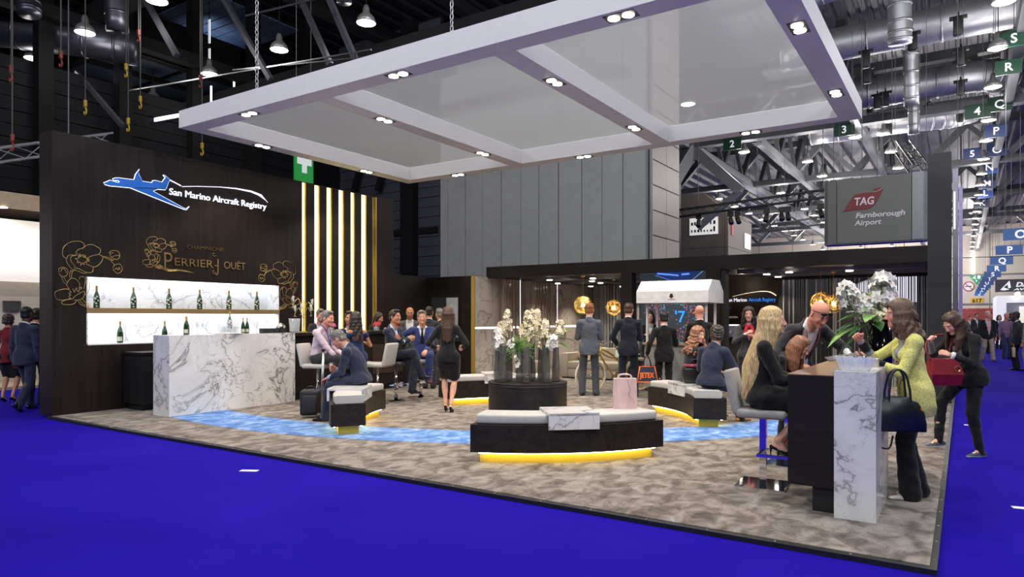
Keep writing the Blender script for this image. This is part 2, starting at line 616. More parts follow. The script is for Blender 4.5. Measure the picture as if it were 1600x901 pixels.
box('core', BLACK, -0.6, -0.03, 0.0, 2.62, 0, 13.8, pier)

# roof deck: corrugated sheet, ribs along Y
def deck(name, x0, x1, y0, y1, z, mat, pitch=0.42, h=0.09):
    n = int((x1 - x0) / pitch)
    vs, fs = [], []
    pr = []
    for i in range(n):
        x = x0 + i * pitch
        pr += [(x, z), (x + pitch * 0.5, z), (x + pitch * 0.6, z + h), (x + pitch * 0.9, z + h)]
    pr.append((x0 + n * pitch, z))
    for x, zz in pr:
        vs += [(x, y0, zz), (x, y1, zz)]
    for i in range(len(pr) - 1):
        fs.append((2 * i, 2 * i + 2, 2 * i + 3, 2 * i + 1))
    m = MB()
    m.raw(vs, fs)
    o = m.build(name, mat)
    return structure(o)
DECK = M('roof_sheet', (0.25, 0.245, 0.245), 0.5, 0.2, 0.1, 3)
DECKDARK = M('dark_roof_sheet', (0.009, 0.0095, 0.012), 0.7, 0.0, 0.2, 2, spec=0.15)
deck('ceiling', -8.5, 26, 14, 50, 13.9, DECK)
deck('ceiling_2', -32, 26, 50, 114, 13.9, DECK, 1.2, 0.25)
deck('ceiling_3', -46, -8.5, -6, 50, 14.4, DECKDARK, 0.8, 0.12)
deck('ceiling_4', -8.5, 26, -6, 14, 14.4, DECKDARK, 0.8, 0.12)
# far end of the hall
FARWALL = M('far_wall_panel', (0.60, 0.54, 0.45), 0.7, 0, 0.05, 0.5)
wf = structure(empty('wall_far', (0, 112, 0)))
for i in range(12):
    x = -32 + i * 5
    for k, (z0, z1) in enumerate(((-0.04, 3.3), (3.4, 7.2), (7.3, 9.6), (9.7, 14))):
        box('panel', FARWALL, x + 0.04, x + 4.96, 0, 0.3, z0, z1, wf)
for k in range(2):
    box('rail', LIGHTSTEEL, -32, 28, -0.15, 0.02, 3.25 + k * 3.95, 3.45 + k * 3.95, wf)
box('strip_light', EM('far_tube', (1, 0.98, 0.92), 3.0), 1.05, 1.3, -0.2, -0.05, 7.4, 10.4, wf)
dr = structure(empty('door_1', (0, 111.7, 0)))
for i in range(4):
    box('leaf', M('red_door', (0.30, 0.035, 0.022), 0.45, 0, 0.1), -2.6 + i * 1.55, -1.1 + i * 1.55, -0.1, 0.1, -0.04, 2.75, dr)
    box('push_bar', EM('door_glow', (1.0, 0.83, 0.45), 1.0), -2.3 + i * 1.55, -1.35 + i * 1.55, -0.16, -0.1, 1.0, 1.16, dr)  # bars are given a warm glow though they are no lamps

# ------------------------------------------------------------------ roof steel of the lit part of the hall
def steel(name, segs, w, mat=GREYSTEEL, label=None, group=None, h=None):
    b = MB()
    for a, c in segs:
        b.beam(a, c, w, h)
    o = b.build(name, mat)
    structure(o)
    return o
gi = 0
for gy in (35.3, 48.0, 61.0, 74.0, 88.0):
    g = structure(empty('girder', (0, gy, 0)))
    b = MB(); b.beam((-34, 0, 10.55), (24, 0, 10.55), 0.55, 0.35); b.build('bottom_chord', GREYSTEEL, g)
    b = MB(); b.beam((-34, 0, 12.9), (24, 0, 12.9), 0.45, 0.4); b.build('top_chord', GREYSTEEL, g)
    x = -33.0
    k = 0
    while x < 22:
        b = MB(); b.beam((x, 0, 10.7), (x + 3.9 / 2, 0, 12.8), 0.38); b.beam((x + 3.9 / 2, 0, 12.8), (x + 3.9, 0, 10.7), 0.28)
        b.build('web_member', LIGHTSTEEL if k % 3 == 0 else GREYSTEEL, g)
        x += 3.9
        k += 1
for bx, ww, y0, y1 in ((-12.2, 0.62, 33.0, 80.0), (-8.75, 0.30, 36.4, 66.0), (-4.1, 0.34, 30.0, 100.0), (1.55, 0.32, 24.0, 110.0), (7.5, 0.4, 16.0, 110.0)):
    g = structure(empty('longitudinal_beam', (bx, 0, 0)))
    b = MB(); b.beam((0, y0, 10.55), (0, y1, 10.55), ww, 0.42); b.build('bottom_chord', LIGHTSTEEL if bx < -5 else GREYSTEEL, g)
    b = MB(); b.beam((0, y0, 13.2), (0, y1, 13.2), 0.35); b.build('top_chord', GREYSTEEL, g)
    y = y0
    k = 0
    while y < min(y1, 78) - 4:
        b = MB(); b.beam((0, y, 10.7), (0, y + 2.2, 13.1), 0.26); b.beam((0, y + 2.2, 13.1), (0, y + 4.4, 10.7), 0.2)
        b.build('web_member', LIGHTSTEEL if (bx == 1.55 and k % 2 == 0) else GREYSTEEL, g)
        y += 4.4
        k += 1
# big diagonal struts in front of the dark lift shaft
for k, (a, c, w) in enumerate((((-11.9, 35.3, 10.4), (-12.9, 33.6, 7.6), 0.62), ((-11.9, 35.3, 10.4), (-9.4, 35.3, 7.9), 0.5), ((-9.4, 35.3, 7.95), (-11.6, 35.3, 6.2), 0.3))):
    steel('strut', [(a, c)], w, LIGHTSTEEL)
# purlins under the deck along X
for y in (17.5, 20.5, 24.2, 27.2, 31.6, 34.0, 38.2, 42.0, 45.5):
    steel('purlin', [((-8.5, y, 13.5), (26, y, 13.5))], 0.16, GREYSTEEL, h=0.32)
# ducts
def duct(pts, r, label, mat=DUCT, n=20, rings=True):
    b = MB()
    b.tube(catmull(pts, 4), r, n)
    root = b.build('air_duct', mat)
    tag(root, label, 'air duct')
    if rings:
        a, c = Vector(pts[0]), Vector(pts[-1])
        P = catmull(pts, 3)
        m = MB()
        L = 0
        for p, q in zip(P[:-1], P[1:]):
            d = (q - p)
            k = max(1, int(d.length / 1.1))
            for i in range(k):
                m.lathe([(r * 0.96, -0.04), (r * 1.045, -0.04), (r * 1.045, 0.04), (r * 0.96, 0.04)], p + d * (i / k), 18, True, d)
        o = m.build('seam_ring', mat, root)
        o['kind'] = 'stuff'
    return root
duct([(-6.0, 28.9, 12.0), (-3, 28.9, 12.0), (6, 28.9, 12.0), (20, 28.9, 12.0)], 0.62, 'fat galvanised duct crossing nearest the canopy, uppermost of the lit roof ducts')
duct([(-6.6, 35.0, 11.7), (-2, 35.0, 11.7), (0.6, 35.0, 11.7), (1.4, 35.6, 11.6), (1.6, 37.2, 11.5)], 0.66, 'galvanised duct with a segmented elbow beside the green R sign')
duct([(-6.8, 39.6, 11.4), (-2, 39.6, 11.4), (-0.6, 39.8, 11.4), (0.4, 40.4, 11.7)], 0.62, 'galvanised duct behind the elbow duct, lowest of the lit roof ducts')
duct([(2.6, 35.0, 11.6), (8, 35.0, 11.6), (20, 35.0, 11.6)], 0.62, 'galvanised duct running off behind the R sign')
duct([(-2.2, 24.4, 13.0), (-1.75, 25.0, 12.6), (-1.7, 25.2, 11.0), (-1.7, 25.3, 10.3)], 0.34, 'upright silver drop duct ending in a round diffuser', rings=True)
duct([(-1.65, 29.6, 12.6), (-1.65, 29.9, 10.8), (-1.65, 30.2, 9.6)], 0.26, 'thin upright silver duct in front of the elbow duct')
duct([(-1.75, 33.6, 10.6), (-1.75, 33.7, 9.3)], 0.22, 'short upright silver duct stub with a flared end')
duct([(-1.8, 26.4, 12.9), (-4.2, 26.4, 12.9), (-4.7, 26.4, 12.6), (-4.75, 26.4, 11.8)], 0.26, 'bent silver branch duct near the canopy corner')

# ------------------------------------------------------------------ high-bay lamps on the hall's grid
LAMPGLOW = EM('lamp_disc', (1.0, 0.93, 0.83), 14.0)
def make_hall_lamp():
    r = empty('high_bay_lamp')
    b = MB(); b.lathe([(0.06, 0.52), (0.09, 0.42), (0.10, 0.30), (0.24, 0.16), (0.29, 0.0)], n=16)
    b.build('shade', M('lamp_shade_grey', (0.32, 0.31, 0.30), 0.4, 0.5), r)
    b = MB(); b.lathe([(0.27, 0.0), (0.0, -0.03)], n=16); b.build('lens', LAMPGLOW, r)
    b = MB(); b.box(-0.012, 0.012, -0.012, 0.012, 0.5, 4.45); b.build('cable', BLACK, r)
    return r
proto = None
def lamp_at(x, y, z=10.0, label='bright high-bay lamp on a thin cable in the long rows under the hall roof', group='roof lamps over the lit hall', light=True, w=None):
    global proto
    if proto is None:
        proto = o = make_hall_lamp()
    else:
        o = copy_tree(proto)
    o.location = (x, y, z)
    tag(o, label, 'lamp', group)
    if light:
        point('hall_lamp_light', (x, y, z - 0.5), w or HALL_W, (1.0, 0.96, 0.92), 0.4)
FARW = {66.5: 350, 71.0: 350, 75.4: 350, 80.0: 450, 86.0: 600, 92.9: 700, 99.0: 800, 105.0: 800}
YS = [22.7, 26.5, 30.9, 36.0, 40.1, 44.7, 49.2, 53.3, 57.5, 61.6, 66.5, 71.0, 75.4, 80.0, 86.0, 92.9, 99.0, 105.0]  # the farthest rows are added to brighten the far wall
for i, y in enumerate(YS):
    for x in (0.92, -3.1, -7.1, -10.4, -14.65):
        if x == -3.1 and (y < 35 or y > 46):
            continue
        if x == -7.1 and y < 40:
            continue
        if x <= -10.4 and y < 45:
            continue
        if x == -14.65 and y < 49:
            continue
        rowname, grp = {0.92: ('high-bay lamp in the long row right of the black tower', 'lamp row over the aisle'), -3.1: ('high-bay lamp just above the grey hanging banner box', 'lamps above the banner box'), -7.1: ('high-bay lamp in the row left of the grey banner box', 'lamp row left of the banner'), -10.4: ('high-bay lamp in the row over the black truss', 'lamp row over the black truss'), -14.65: ('high-bay lamp in the row nearest the brown stand tower', 'lamp row by the brown tower')}[x]
        if x == 0.92 and i < 5:
            rowname, grp = ('first and largest', 'second', 'third', 'fourth', 'fifth')[i] + ' high-bay lamp from the top right corner', None
        lamp_at(x, y, label=rowname, group=grp, light=(i % 2 == 0 or y < 45 or y > 85), w=FARW.get(y))
lamp_at(-9.17, 26.67, label='lone bright lamp seen through the white gauze of the canopy', group=None)
lamp_at(-9.42, 36.0, label='bright lamp just right of the green 2 sign', group=None)
lamp_at(-4.26, 35.9, label='bright lamp beside the green 3 sign', group=None)
for x, y, l in ((-21.9, 10.06, 'lamp high in front of the dark roof box'), (-25.5, 10.14, 'lamp nearest the upper left corner'), (-18.15, 14.1, 'lamp right of the canopy chain'), (-22.0, 14.16, 'lamp left of the canopy chain'), (-26.4, 14.6, 'lamp under the roof box, lowest of the dark roof'), (-14.4, 14.2, 'lamp highest over the canopy middle'), (-18.1, 10.12, 'lamp cut by the top edge above the jet sign')):
    lamp_at(x, y, label='bright round ' + l, group=None, light=True, w=60)
# ------------------------------------------------------------------ bar wall with the lit niche
bw = structure(empty('wall_left', (0, 0, 0)))
XW = -11.6
NY0, NY1, NZ0, NZ1 = 5.35, 9.01, 1.06, 2.15
SL = [(9.59, 9.70), (9.92, 10.07), (10.26, 10.41), (10.60, 10.76), (10.96, 11.09), (11.29, 11.46), (11.64, 11.79)]
b = MB()
b.box(-12.02, XW, 4.86, NY0, 0, 4.36)
b.box(-12.02, XW, NY0, NY1, NZ1, 4.36)
b.box(-12.02, XW, NY0, NY1, 0, NZ0)
b.box(-12.02, XW, NY1, SL[0][0], 0, 4.36)
for (a, c), (d, e) in zip(SL[:-1], SL[1:]):
    b.box(-12.02, XW, c, d, 0, 4.36)
b.box(-12.02, XW, SL[-1][1], 12.36, 0, 4.36)
b.box(-12.02, -11.72, SL[0][0], SL[-1][1], 0, 4.36)
b.build('cladding', WALLWOOD, bw)
LED = EM('warm_led', (1.0, 0.80, 0.36), 3.2)
for i, (a, c) in enumerate(SL):
    s = empty('light_slat', (XW, a, 0), 0, bw)
    if i < 6:
        b = MB(); b.box(-0.11, -0.035, 0.004, c - a - 0.035, 0.02, 4.345); b.build('diffuser', LED, s)
    b = MB(); b.box(-0.115, -0.005, c - a - 0.034, c - a - 0.002, 0.02, 4.345)
    if i == 6:
        b.box(-0.115, -0.06, 0.004, c - a - 0.034, 0.02, 4.345)
    b.build('fin', GOLDPAINT, s)
niche = empty('niche', (0, 0, 0), 0, bw)
b = MB(); b.box(-12.0, -11.95, NY0, NY1, NZ0, NZ1); b.build('back_panel', MARBLE_LIT, niche)
b = MB(); b.box(-11.98, XW, NY1 - 0.02, NY1, NZ0, NZ1); b.box(-11.98, XW, NY0, NY0 + 0.02, NZ0, NZ1); b.build('side_panel', MARBLE_LIT, niche)
b = MB(); b.box(-11.98, XW, NY0, NY1, NZ0, NZ0 + 0.02); b.build('bottom_panel', WHITE, niche)
b = MB(); b.box(-11.96, XW + 0.015, NY0, NY1, 1.57, 1.655); b.build('shelf', SHELFGOLD, niche)
NLED = EM('niche_led', (0.93, 0.96, 1.0), 5.0)
for z in (NZ1 - 0.005, 1.565):
    b = MB(); b.box(-11.93, -11.66, NY0 + 0.05, NY1 - 0.05, z - 0.012, z); b.build('led_strip', NLED, niche)

# gold orchid line art
ART = [
 [(180,305),(150,280),(142,240),(155,180),(210,125),(280,100),(340,97),(375,120),(382,150),(360,180)],
 [(295,265),(292,220),(320,190),(370,170),(400,140),(460,120),(510,135),(560,165),(565,200),(545,230),(480,250),(400,290)],
 [(550,235),(590,255),(585,300),(560,340),(520,375),(480,385),(440,370),(400,355)],
 [(480,390),(475,440),(430,455),(370,440),(320,415),(275,410)],
 [(275,408),(270,380),(240,345),(230,300),(245,275),(290,262),(215,265),(190,300),(185,340),(215,390),(245,425)],
 [(245,425),(300,440),(370,465),(410,455)],
 [(330,250),(345,275),(310,270),(325,290),(280,300),(310,320),(300,345),(340,340),(340,375),(365,345),(380,370),(385,335),(410,340),(400,320),(440,320),(410,305),(440,295),(400,290),(390,262),(370,280),(360,250),(345,270)],
 [(310,235),(320,275),(335,240),(330,275)], [(360,255),(375,250),(395,265),(380,280)],
 [(600,262),(660,280),(700,310),(735,350)], [(598,250),(670,265),(712,298)], [(690,280),(700,295),(740,270)],
 [(665,210),(690,180),(735,170),(775,180),(795,215),(785,260),(750,278),(705,262),(680,240),(690,205),(720,200)], [(700,250),(735,235),(775,225),(790,235)],
 [(712,380),(735,345),(790,330),(820,360),(822,405),(790,440),(765,445),(730,420),(712,395)], [(735,400),(755,380),(775,405),(790,370),(800,400)],
 [(238,435),(220,480),(222,525)], [(285,435),(250,450),(238,525)],
 [(108,470),(105,430),(145,408),(190,425),(200,470),(175,510),(130,510),(108,485)], [(125,460),(140,425),(165,430),(185,470)],
 [(135,515),(150,570),(185,605)], [(155,510),(170,550),(195,582)],
 [(215,650),(190,620),(195,580),(230,535),(270,530),(310,560),(330,600),(325,640)],
 [(325,545),(330,515),(370,505),(395,540),(385,600),(375,650)],
 [(395,510),(435,560),(435,640),(420,690),(380,720)],
 [(245,770),(300,720),(380,675),(375,740),(330,775),(260,780)],
 [(215,660),(160,655),(70,690),(65,740),(90,775),(150,785),(225,765)],
 [(240,770),(180,780),(135,805),(145,830),(220,835),(270,820),(295,785)],
 [(215,670),(235,690),(208,705),(232,720),(212,740),(240,770)],
 [(255,650),(270,690),(285,650),(300,640),(300,670),(320,680),(330,640),(350,630),(345,655)],
 [(310,785),(340,830),(400,855),(448,862)], [(360,770),(400,810),(448,830)], [(335,785),(370,825),(440,848)],
]
def orchid(name, label, y0, y1, z0, z1, r, mirror=False, tail=False):
    b = MB()
    for pl in ART:
        pts = []
        for x, y in pl:
            t = (x - 65) / 760
            if mirror:
                t = 1 - t
            pts.append((XW + 0.006, y0 + t * (y1 - y0), z1 - (y - 95) / 770 * (z1 - z0)))
        b.tube(catmull(pts, 4), r, 5)
    if tail:
        for k in range(4):
            pts = [(XW + 0.006, y0 + (y1 - y0) * (0.38 + 0.03 * k), z0 + 0.04 + 0.012 * k), (XW + 0.006, y0 + (y1 - y0) * 0.75, z0 - 0.03 + 0.012 * k), (XW + 0.006, y1 + 0.05, z0 - 0.01 + 0.02 * (k % 2)), (XW + 0.006, y1 + 0.34 - 0.05 * k, z0 - 0.035 + 0.008 * k)]
            b.tube(catmull(pts, 5), r, 5)
    o = b.build(name, GOLD)
    tag(o, label, 'wall art')
orchid('orchid_line_art', 'large gold orchid outline at the left edge of the lit shelf niche', 4.90, 5.90, 1.66, 2.70, 0.0042)
orchid('orchid_line_art', 'small gold orchid outline beside the champagne lettering', 6.24, 6.84, 2.34, 2.89, 0.0034, tail=True)
orchid('orchid_line_art', 'gold orchid outline on the dark wall between niche and light slats', 8.52, 9.52, 1.66, 2.66, 0.0038, True)
# aircraft registry sign
sg = empty('wall_sign', (XW, 6.0, 3.4))
tag(sg, 'blue jet silhouette sign with white lettering high on the bar wall', 'sign')
PLANE = [(5.6,3.67),(5.7,3.73),(5.75,3.72),(5.82,3.71),(5.85,3.73),(5.83,3.75),(5.75,3.74),(5.74,3.76),(5.78,3.78),(5.83,3.79),(6.08,3.8),(6.11,3.9),(6.17,3.99),(6.16,3.91),(6.22,3.8),(6.38,3.8),(6.4,3.84),(6.44,3.85),(6.56,3.84),(6.62,3.93),(6.58,3.97),(6.6,3.97),(6.7,3.91),(6.67,3.85),(6.64,3.76),(6.62,3.72),(6.48,3.71),(6.4,3.66),(6.97,3.44),(7.01,3.44),(7.06,3.49),(7.01,3.425),(6.97,3.425),(6.02,3.66),(5.84,3.65),(5.7,3.64),(5.62,3.65)]
SWS = [(6.93,3.83),(7.22,3.88),(7.67,3.94),(8.02,3.97),(8.34,3.97),(8.57,3.93),(8.72,3.79),(8.69,3.82),(8.52,3.9),(8.34,3.94),(8.02,3.95),(7.67,3.93),(7.22,3.87),(6.93,3.82)]
SIGNBLUE = EM('sign_blue', (0.006, 0.085, 0.36), 0.75)
b = MB(); b.prism(PLANE, lambda y, z: (0.035, y - 6, z - 3.4), lambda y, z: (0.012, y - 6, z - 3.4)); b.build('jet_silhouette', SIGNBLUE, sg)
b = MB(); b.tube([(0.022, y - 6, z - 3.4) for y, z in PLANE], 0.0085, 6, closed=True); b.build('lit_outline', EM('sign_edge', (0.80, 0.84, 1.0), 2.0), sg)
b = MB(); b.prism(SWS, lambda y, z: (0.03, y - 6, z - 3.4), lambda y, z: (0.012, y - 6, z - 3.4))
b.tube([(0.02, .70, .505), (0.02, .81, .47), (0.02, .91, .435)], 0.010, 6)
b.build('swoosh', LETTER, sg)
b = MB(); b.beam((0.038, 0.1, 0.275), (0.038, 0.6, 0.33), 0.006, 0.01); b.build('window_line', BLACK, sg)
text('lettering', 'San Marino Aircraft Registry', 0.165, LETTER, sg, (0.02, 0.69, 0.25), (PI / 2, 0, PI / 2), 0.02, width=1.99)
cs = empty('wall_sign', (XW, 7.0, 2.4))
tag(cs, 'gold champagne house lettering above the lit shelf niche', 'sign')
text('lettering', 'CHAMPAGNE', 0.10, GOLD, cs, (0.01, 0.02, 0.335), (PI / 2, 0, PI / 2), 0.012, width=0.72, bold=-0.002)
text('lettering', 'P', 0.44, GOLD, cs, (0.01, -0.42, -0.06), (PI / 2, 0, PI / 2), 0.014, sx=0.8, bold=-0.004)
text('lettering', 'ERRIER', 0.20, GOLD, cs, (0.01, -0.22, 0.02), (PI / 2, 0, PI / 2), 0.014, width=0.74)
text('lettering', '-', 0.20, GOLD, cs, (0.01, 0.56, 0.02), (PI / 2, 0, PI / 2), 0.014)
text('lettering', 'J', 0.34, GOLD, cs, (0.01, 0.60, -0.04), (PI / 2, 0, PI / 2), 0.014, sx=0.8, bold=-0.004)
text('lettering', 'OU\u00cbT', 0.20, GOLD, cs, (0.01, 0.75, 0.02), (PI / 2, 0, PI / 2), 0.014, width=0.46)
for dz in (0.0, 0.5):
    b = MB(); b.tube(catmull([(0.01, 0.60, -0.06 + dz * 0.62), (0.01, 0.55, -0.09 + dz * 0.66), (0.01, 0.53, -0.04 + dz * 0.66), (0.01, 0.57, -0.03 + dz * 0.64)], 4), 0.005, 5); b.build('flourish', GOLD, cs)

# low dark walls behind the bar
structure(box('wall_back_low', PORTAL, -11.9, -10.12, 13.65, 13.85, 0, 2.54))
structure(box('wall_left_low', PORTAL, -12.0, -11.62, 12.36, 13.7, 0, 2.56))
# dark door panel ajar with a mirror strip
dp = structure(empty('door_2', (-11.0, 13.6, 0)))
b = MB(); b.box(-0.42, 0.45, -0.03, 0.0, 0.9, 2.02); b.build('panel', M('door_grey_dark', (0.03, 0.032, 0.036), 0.3), dp)
b = MB(); b.box(0.08, 0.44, -0.045, -0.03, 1.0, 2.0); b.build('pane', M('frosted_pane', (0.40, 0.42, 0.44), 0.25), dp)

# ------------------------------------------------------------------ bar counter
bc = empty('bar_counter', (-10.2, 5.78, 0))
tag(bc, 'long white marble bar counter in front of the lit bottle niche', 'counter')
b = MB(); b.box(0.16, 0.20, 0.0, 2.33, 0.0, 1.23); b.build('front_slab', MARBLE, bc)
b = MB(); b.box(-0.24, 0.16, 0.0, 0.04, 0.0, 1.23); b.build('end_slab', MARBLE, bc)
b = MB(); b.box(-0.24, 0.16, 0.04, 2.33, 1.19, 1.228); b.build('top_slab', WHITE, bc)
b = MB(); b.box(-0.24, -0.20, 0.04, 2.33, 0.0, 1.19); b.build('rear_panel', WALLWOOD, bc)
bd2 = empty('bar_counter', (-10.3, 8.11, 0))
tag(bd2, 'dark wood counter running on from the white marble bar', 'counter')
b = MB(); b.box(-0.3, 0.30, 0.0, 3.0, 1.17, 1.225); b.build('worktop', TABLEWOOD, bd2)
b = MB(); b.box(-0.25, 0.22, 0.002, 2.96, 0.12, 1.17); b.build('carcass', WALLWOOD, bd2)
b = MB(); b.box(-0.18, 0.14, 0.02, 2.9, 0.0, 0.12); b.build('plinth', BLACK, bd2)
b = MB(); b.box(0.221, 0.235, 2.0, 2.9, 0.35, 0.95); b.build('front_panel', wood('mid_walnut', (0.03, 0.02, 0.014), (0.07, 0.048, 0.035), 'y', 0.4), bd2)
lc = empty('back_counter', (-11.3, 5.9, 0))
tag(lc, 'low dark back counter below the lit niche, left of the marble bar', 'counter')
b = MB(); b.box(-0.25, 0.32, 0.0, 3.2, 0.10, 0.90); b.build('carcass', BLACK, lc)
b = MB(); b.box(-0.27, 0.34, -0.02, 3.22, 0.90, 0.94); b.build('worktop', WALLWOOD, lc)
b = MB(); b.box(-0.2, 0.25, 0.04, 3.16, 0.0, 0.10); b.build('plinth', BLACK, lc)

# ------------------------------------------------------------------ portal with its alcoves
pw = structure(empty('portal_frame', (0, 14.2, 0)))
b = MB(); b.box(-10.14, -0.535, 0.0, 0.22, 2.50, 2.785); b.build('beam', PORTAL, pw)
b = MB(); b.box(-6.43, -6.16, 0.0, 0.24, 0.0, 2.50); b.build('post', PORTAL, pw)
b = MB(); b.box(-4.50, -4.20, 0.0, 0.24, 0.0, 2.50); b.build('post', PORTAL, pw)
b = MB(); b.box(-4.20, -4.10, 0.05, 0.30, 0.0, 2.50); b.build('return_panel', BLACK, pw)
b = MB(); b.box(-0.53, -0.17, 0.0, 0.40, 0.0, 4.40); b.build('tower', M('tower_laminate', (0.018, 0.016, 0.016), 0.5), pw)
b = MB(); b.box(-10.1, -6.3, 0.22, 5.6, 2.52, 2.60); b.build('ceiling_panel', PORTAL, pw)
b = MB(); b.box(-6.3, -4.2, 0.22, 0.9, 2.52, 2.60); b.build('ceiling_panel', PORTAL, pw)
b = MB(); b.box(-5.5, -0.2, 0.92, 3.3, 2.52, 2.60); b.box(-4.19, -0.2, 0.22, 0.92, 2.52, 2.60); b.build('ceiling_panel', PORTAL, pw)
RAIL = M('rail_grey', (0.22, 0.22, 0.23), 0.35, 0.6)
for x0, x1, y in ((-9.4, -6.4, 1.0), (-9.4, -6.4, 3.0), (-4.1, -0.6, 0.9), (-4.1, -0.6, 2.4)):
    b = MB(); b.box(x0, x1, y, y + 0.10, 2.45, 2.52); b.build('light_rail', RAIL, pw)
for x0, y0, y1 in ((-8.0, 0.3, 5.4), (-3.6, 0.3, 3.2)):
    b = MB(); b.box(x0, x0 + 0.10, y0, y1, 2.44, 2.52); b.build('light_rail', RAIL, pw)
ALED = EM('alcove_spot', (1.0, 0.9, 0.78), 9.0)
for x, y in ((-8.6, 0.55), (-7.4, 0.55), (-8.2, 2.6), (-7.95, 1.6), (-9.3, 2.2), (-9.3, 4.2), (-8.6, 4.9), (-7.0, 4.9), (-3.55, 1.2), (-3.0, 0.75), (-3.55, 2.3), (-1.9, 0.95), (-1.5, 2.45)):  # leftmost and rearmost ones are added to brighten the marble and rib walls
    b = MB(); b.cyl((x, y, 0), 0.07, 2.425, 2.446, 14); b.build('downlight', ALED, pw)
    spot('alcove_light', (x, 14.2 + y, 2.41), ALCOVE_W, WARM, 110, 0.6, 0.05)
# left alcove: marble side wall with LED cross, slat curtain, ribbed rear wall
mw = structure(empty('wall_alcove_left', (-10.1, 13.65, 0)))
AL = EM('cool_led', (0.86, 0.88, 1.0), 2.6)
ys = [0.0, 0.78, 2.09, 4.14, 6.6]
for y0, y1 in zip(ys[:-1], ys[1:]):
    for z0, z1 in ((0, 1.215), (1.265, 2.53)):
        b = MB(); b.box(-0.06, 0.0, y0 + 0.015, y1 - 0.015, z0, z1); b.build('panel', MARBLE_WARM, mw)
b = MB(); b.box(-0.05, -0.01, 0.02, 6.6, 1.217, 1.263); b.build('led_strip', AL, mw)
for y in ys[2:4]:
    b = MB(); b.box(-0.05, -0.008, y - 0.02, y + 0.02, 0.0, 2.53); b.build('led_strip', AL, mw)
b = MB(); b.box(-0.09, 0.012, -0.03, 0.0, 0, 2.53); b.build('edge_trim', GOLDPAINT, mw)
b = MB(); b.box(-0.12, -0.06, 0, 6.6, 0, 2.53); b.build('backing', BLACK, mw)
RIB = M('grey_rib', (0.28, 0.29, 0.30), 0.5, 0.1, 0.15)
rw = structure(empty('wall_alcove_rear', (-10.1, 19.8, 0)))
b = MB()
x = 0.0
while x < 6.0:
    w = random.choice((0.03, 0.05, 0.07))
    b.box(x, x + w, -0.05 - random.random() * 0.04, 0.0, 0, 2.53)
    x += w + random.choice((0.012, 0.03, 0.05))
o = b.build('rib_panel', RIB, rw); o['kind'] = 'stuff'
b = MB(); b.box(0, 6.0, 0.0, 0.1, 0, 2.53); b.build('backing', BLACK, rw)
structure(box('wall_alcove_right', PORTAL, -5.52, -5.42, 15.0, 17.3, 0, 2.52))
def strip_curtain(name, p0, p1, z0, z1, mats, label, pitch=0.06, fill=0.5):
    a, c = Vector(p0), Vector(p1)
    L = (c - a).length
    d = (c - a) / L
    n = Vector((-d.y, d.x, 0))
    b = MB()
    t = 0
    while t < L:
        w = pitch * fill * random.uniform(0.5, 1.5)
        b.m = random.choice(range(len(mats)))
        p, q = a + d * t, a + d * min(L, t + w)
        k = n * 0.003
        vs = [(*(p + k).xy, z0), (*(q + k).xy, z0), (*(q - k).xy, z0), (*(p - k).xy, z0), (*(p + k).xy, z1), (*(q + k).xy, z1), (*(q - k).xy, z1), (*(p - k).xy, z1)]
        b.raw(vs, [(0, 1, 5, 4), (1, 2, 6, 5), (2, 3, 7, 6), (3, 0, 4, 7), (4, 5, 6, 7), (0, 3, 2, 1)])
        t += w + pitch * (1 - fill) * random.uniform(0.5, 1.6)
    o = b.build(name, mats)
    tag(o, label, 'curtain', kind='stuff')
    return o
STR1 = M('string_black', (0.012, 0.011, 0.012), 0.5)
STR2 = M('string_brown', (0.22, 0.165, 0.135), 0.4, 0.2)
STR4 = M('string_taupe', (0.46, 0.39, 0.35), 0.4, 0.2)
STR3 = M('string_silver', (0.45, 0.44, 0.45), 0.3, 0.6)
strip_curtain('string_curtain', (-9.92, 14.45, 0), (-9.92, 17.35, 0), 0, 2.5, [STR2, STR2, STR4], 'brown string curtain hanging in front of the marble alcove wall', 0.13, 0.38)
strip_curtain('string_curtain', (-3.64, 17.0, 0), (-0.5, 17.0, 0), 0, 2.40, [STR1, STR1, STR1, STR3], 'black and silver string curtain behind the bouquet at the high table', 0.042, 0.55)
structure(box('beam_curtain', PORTAL, -3.7, -0.3, 16.95, 17.1, 2.39, 2.53))
# what shows through the curtain: a dark neighbouring stand with lit edges
ns = empty('neighbour_stand', (-2.2, 20.5, 0))
tag(ns, 'pale grey neighbouring stand glimpsed through the string curtain', 'booth')
b = MB(); b.box(-4.0, 1.7, 0.0, 0.1, 0, 3.1); b.build('panel', M('neighbour_grey', (0.07, 0.07, 0.075), 0.6), ns)
b = MB(); b.box(-0.2, 1.2, -0.08, 0, 1.9, 2.6); b.build('screen', EM('neighbour_screen', (0.7, 0.68, 0.75), 0.7), ns)
b = MB(); b.tube(catmull([(-0.9, -0.1, 0.2), (-0.85, -0.1, 1.6), (-0.4, -0.1, 2.4), (0.5, -0.1, 2.75)], 5), 0.12, 8); b.build('arch', BLACK, ns)
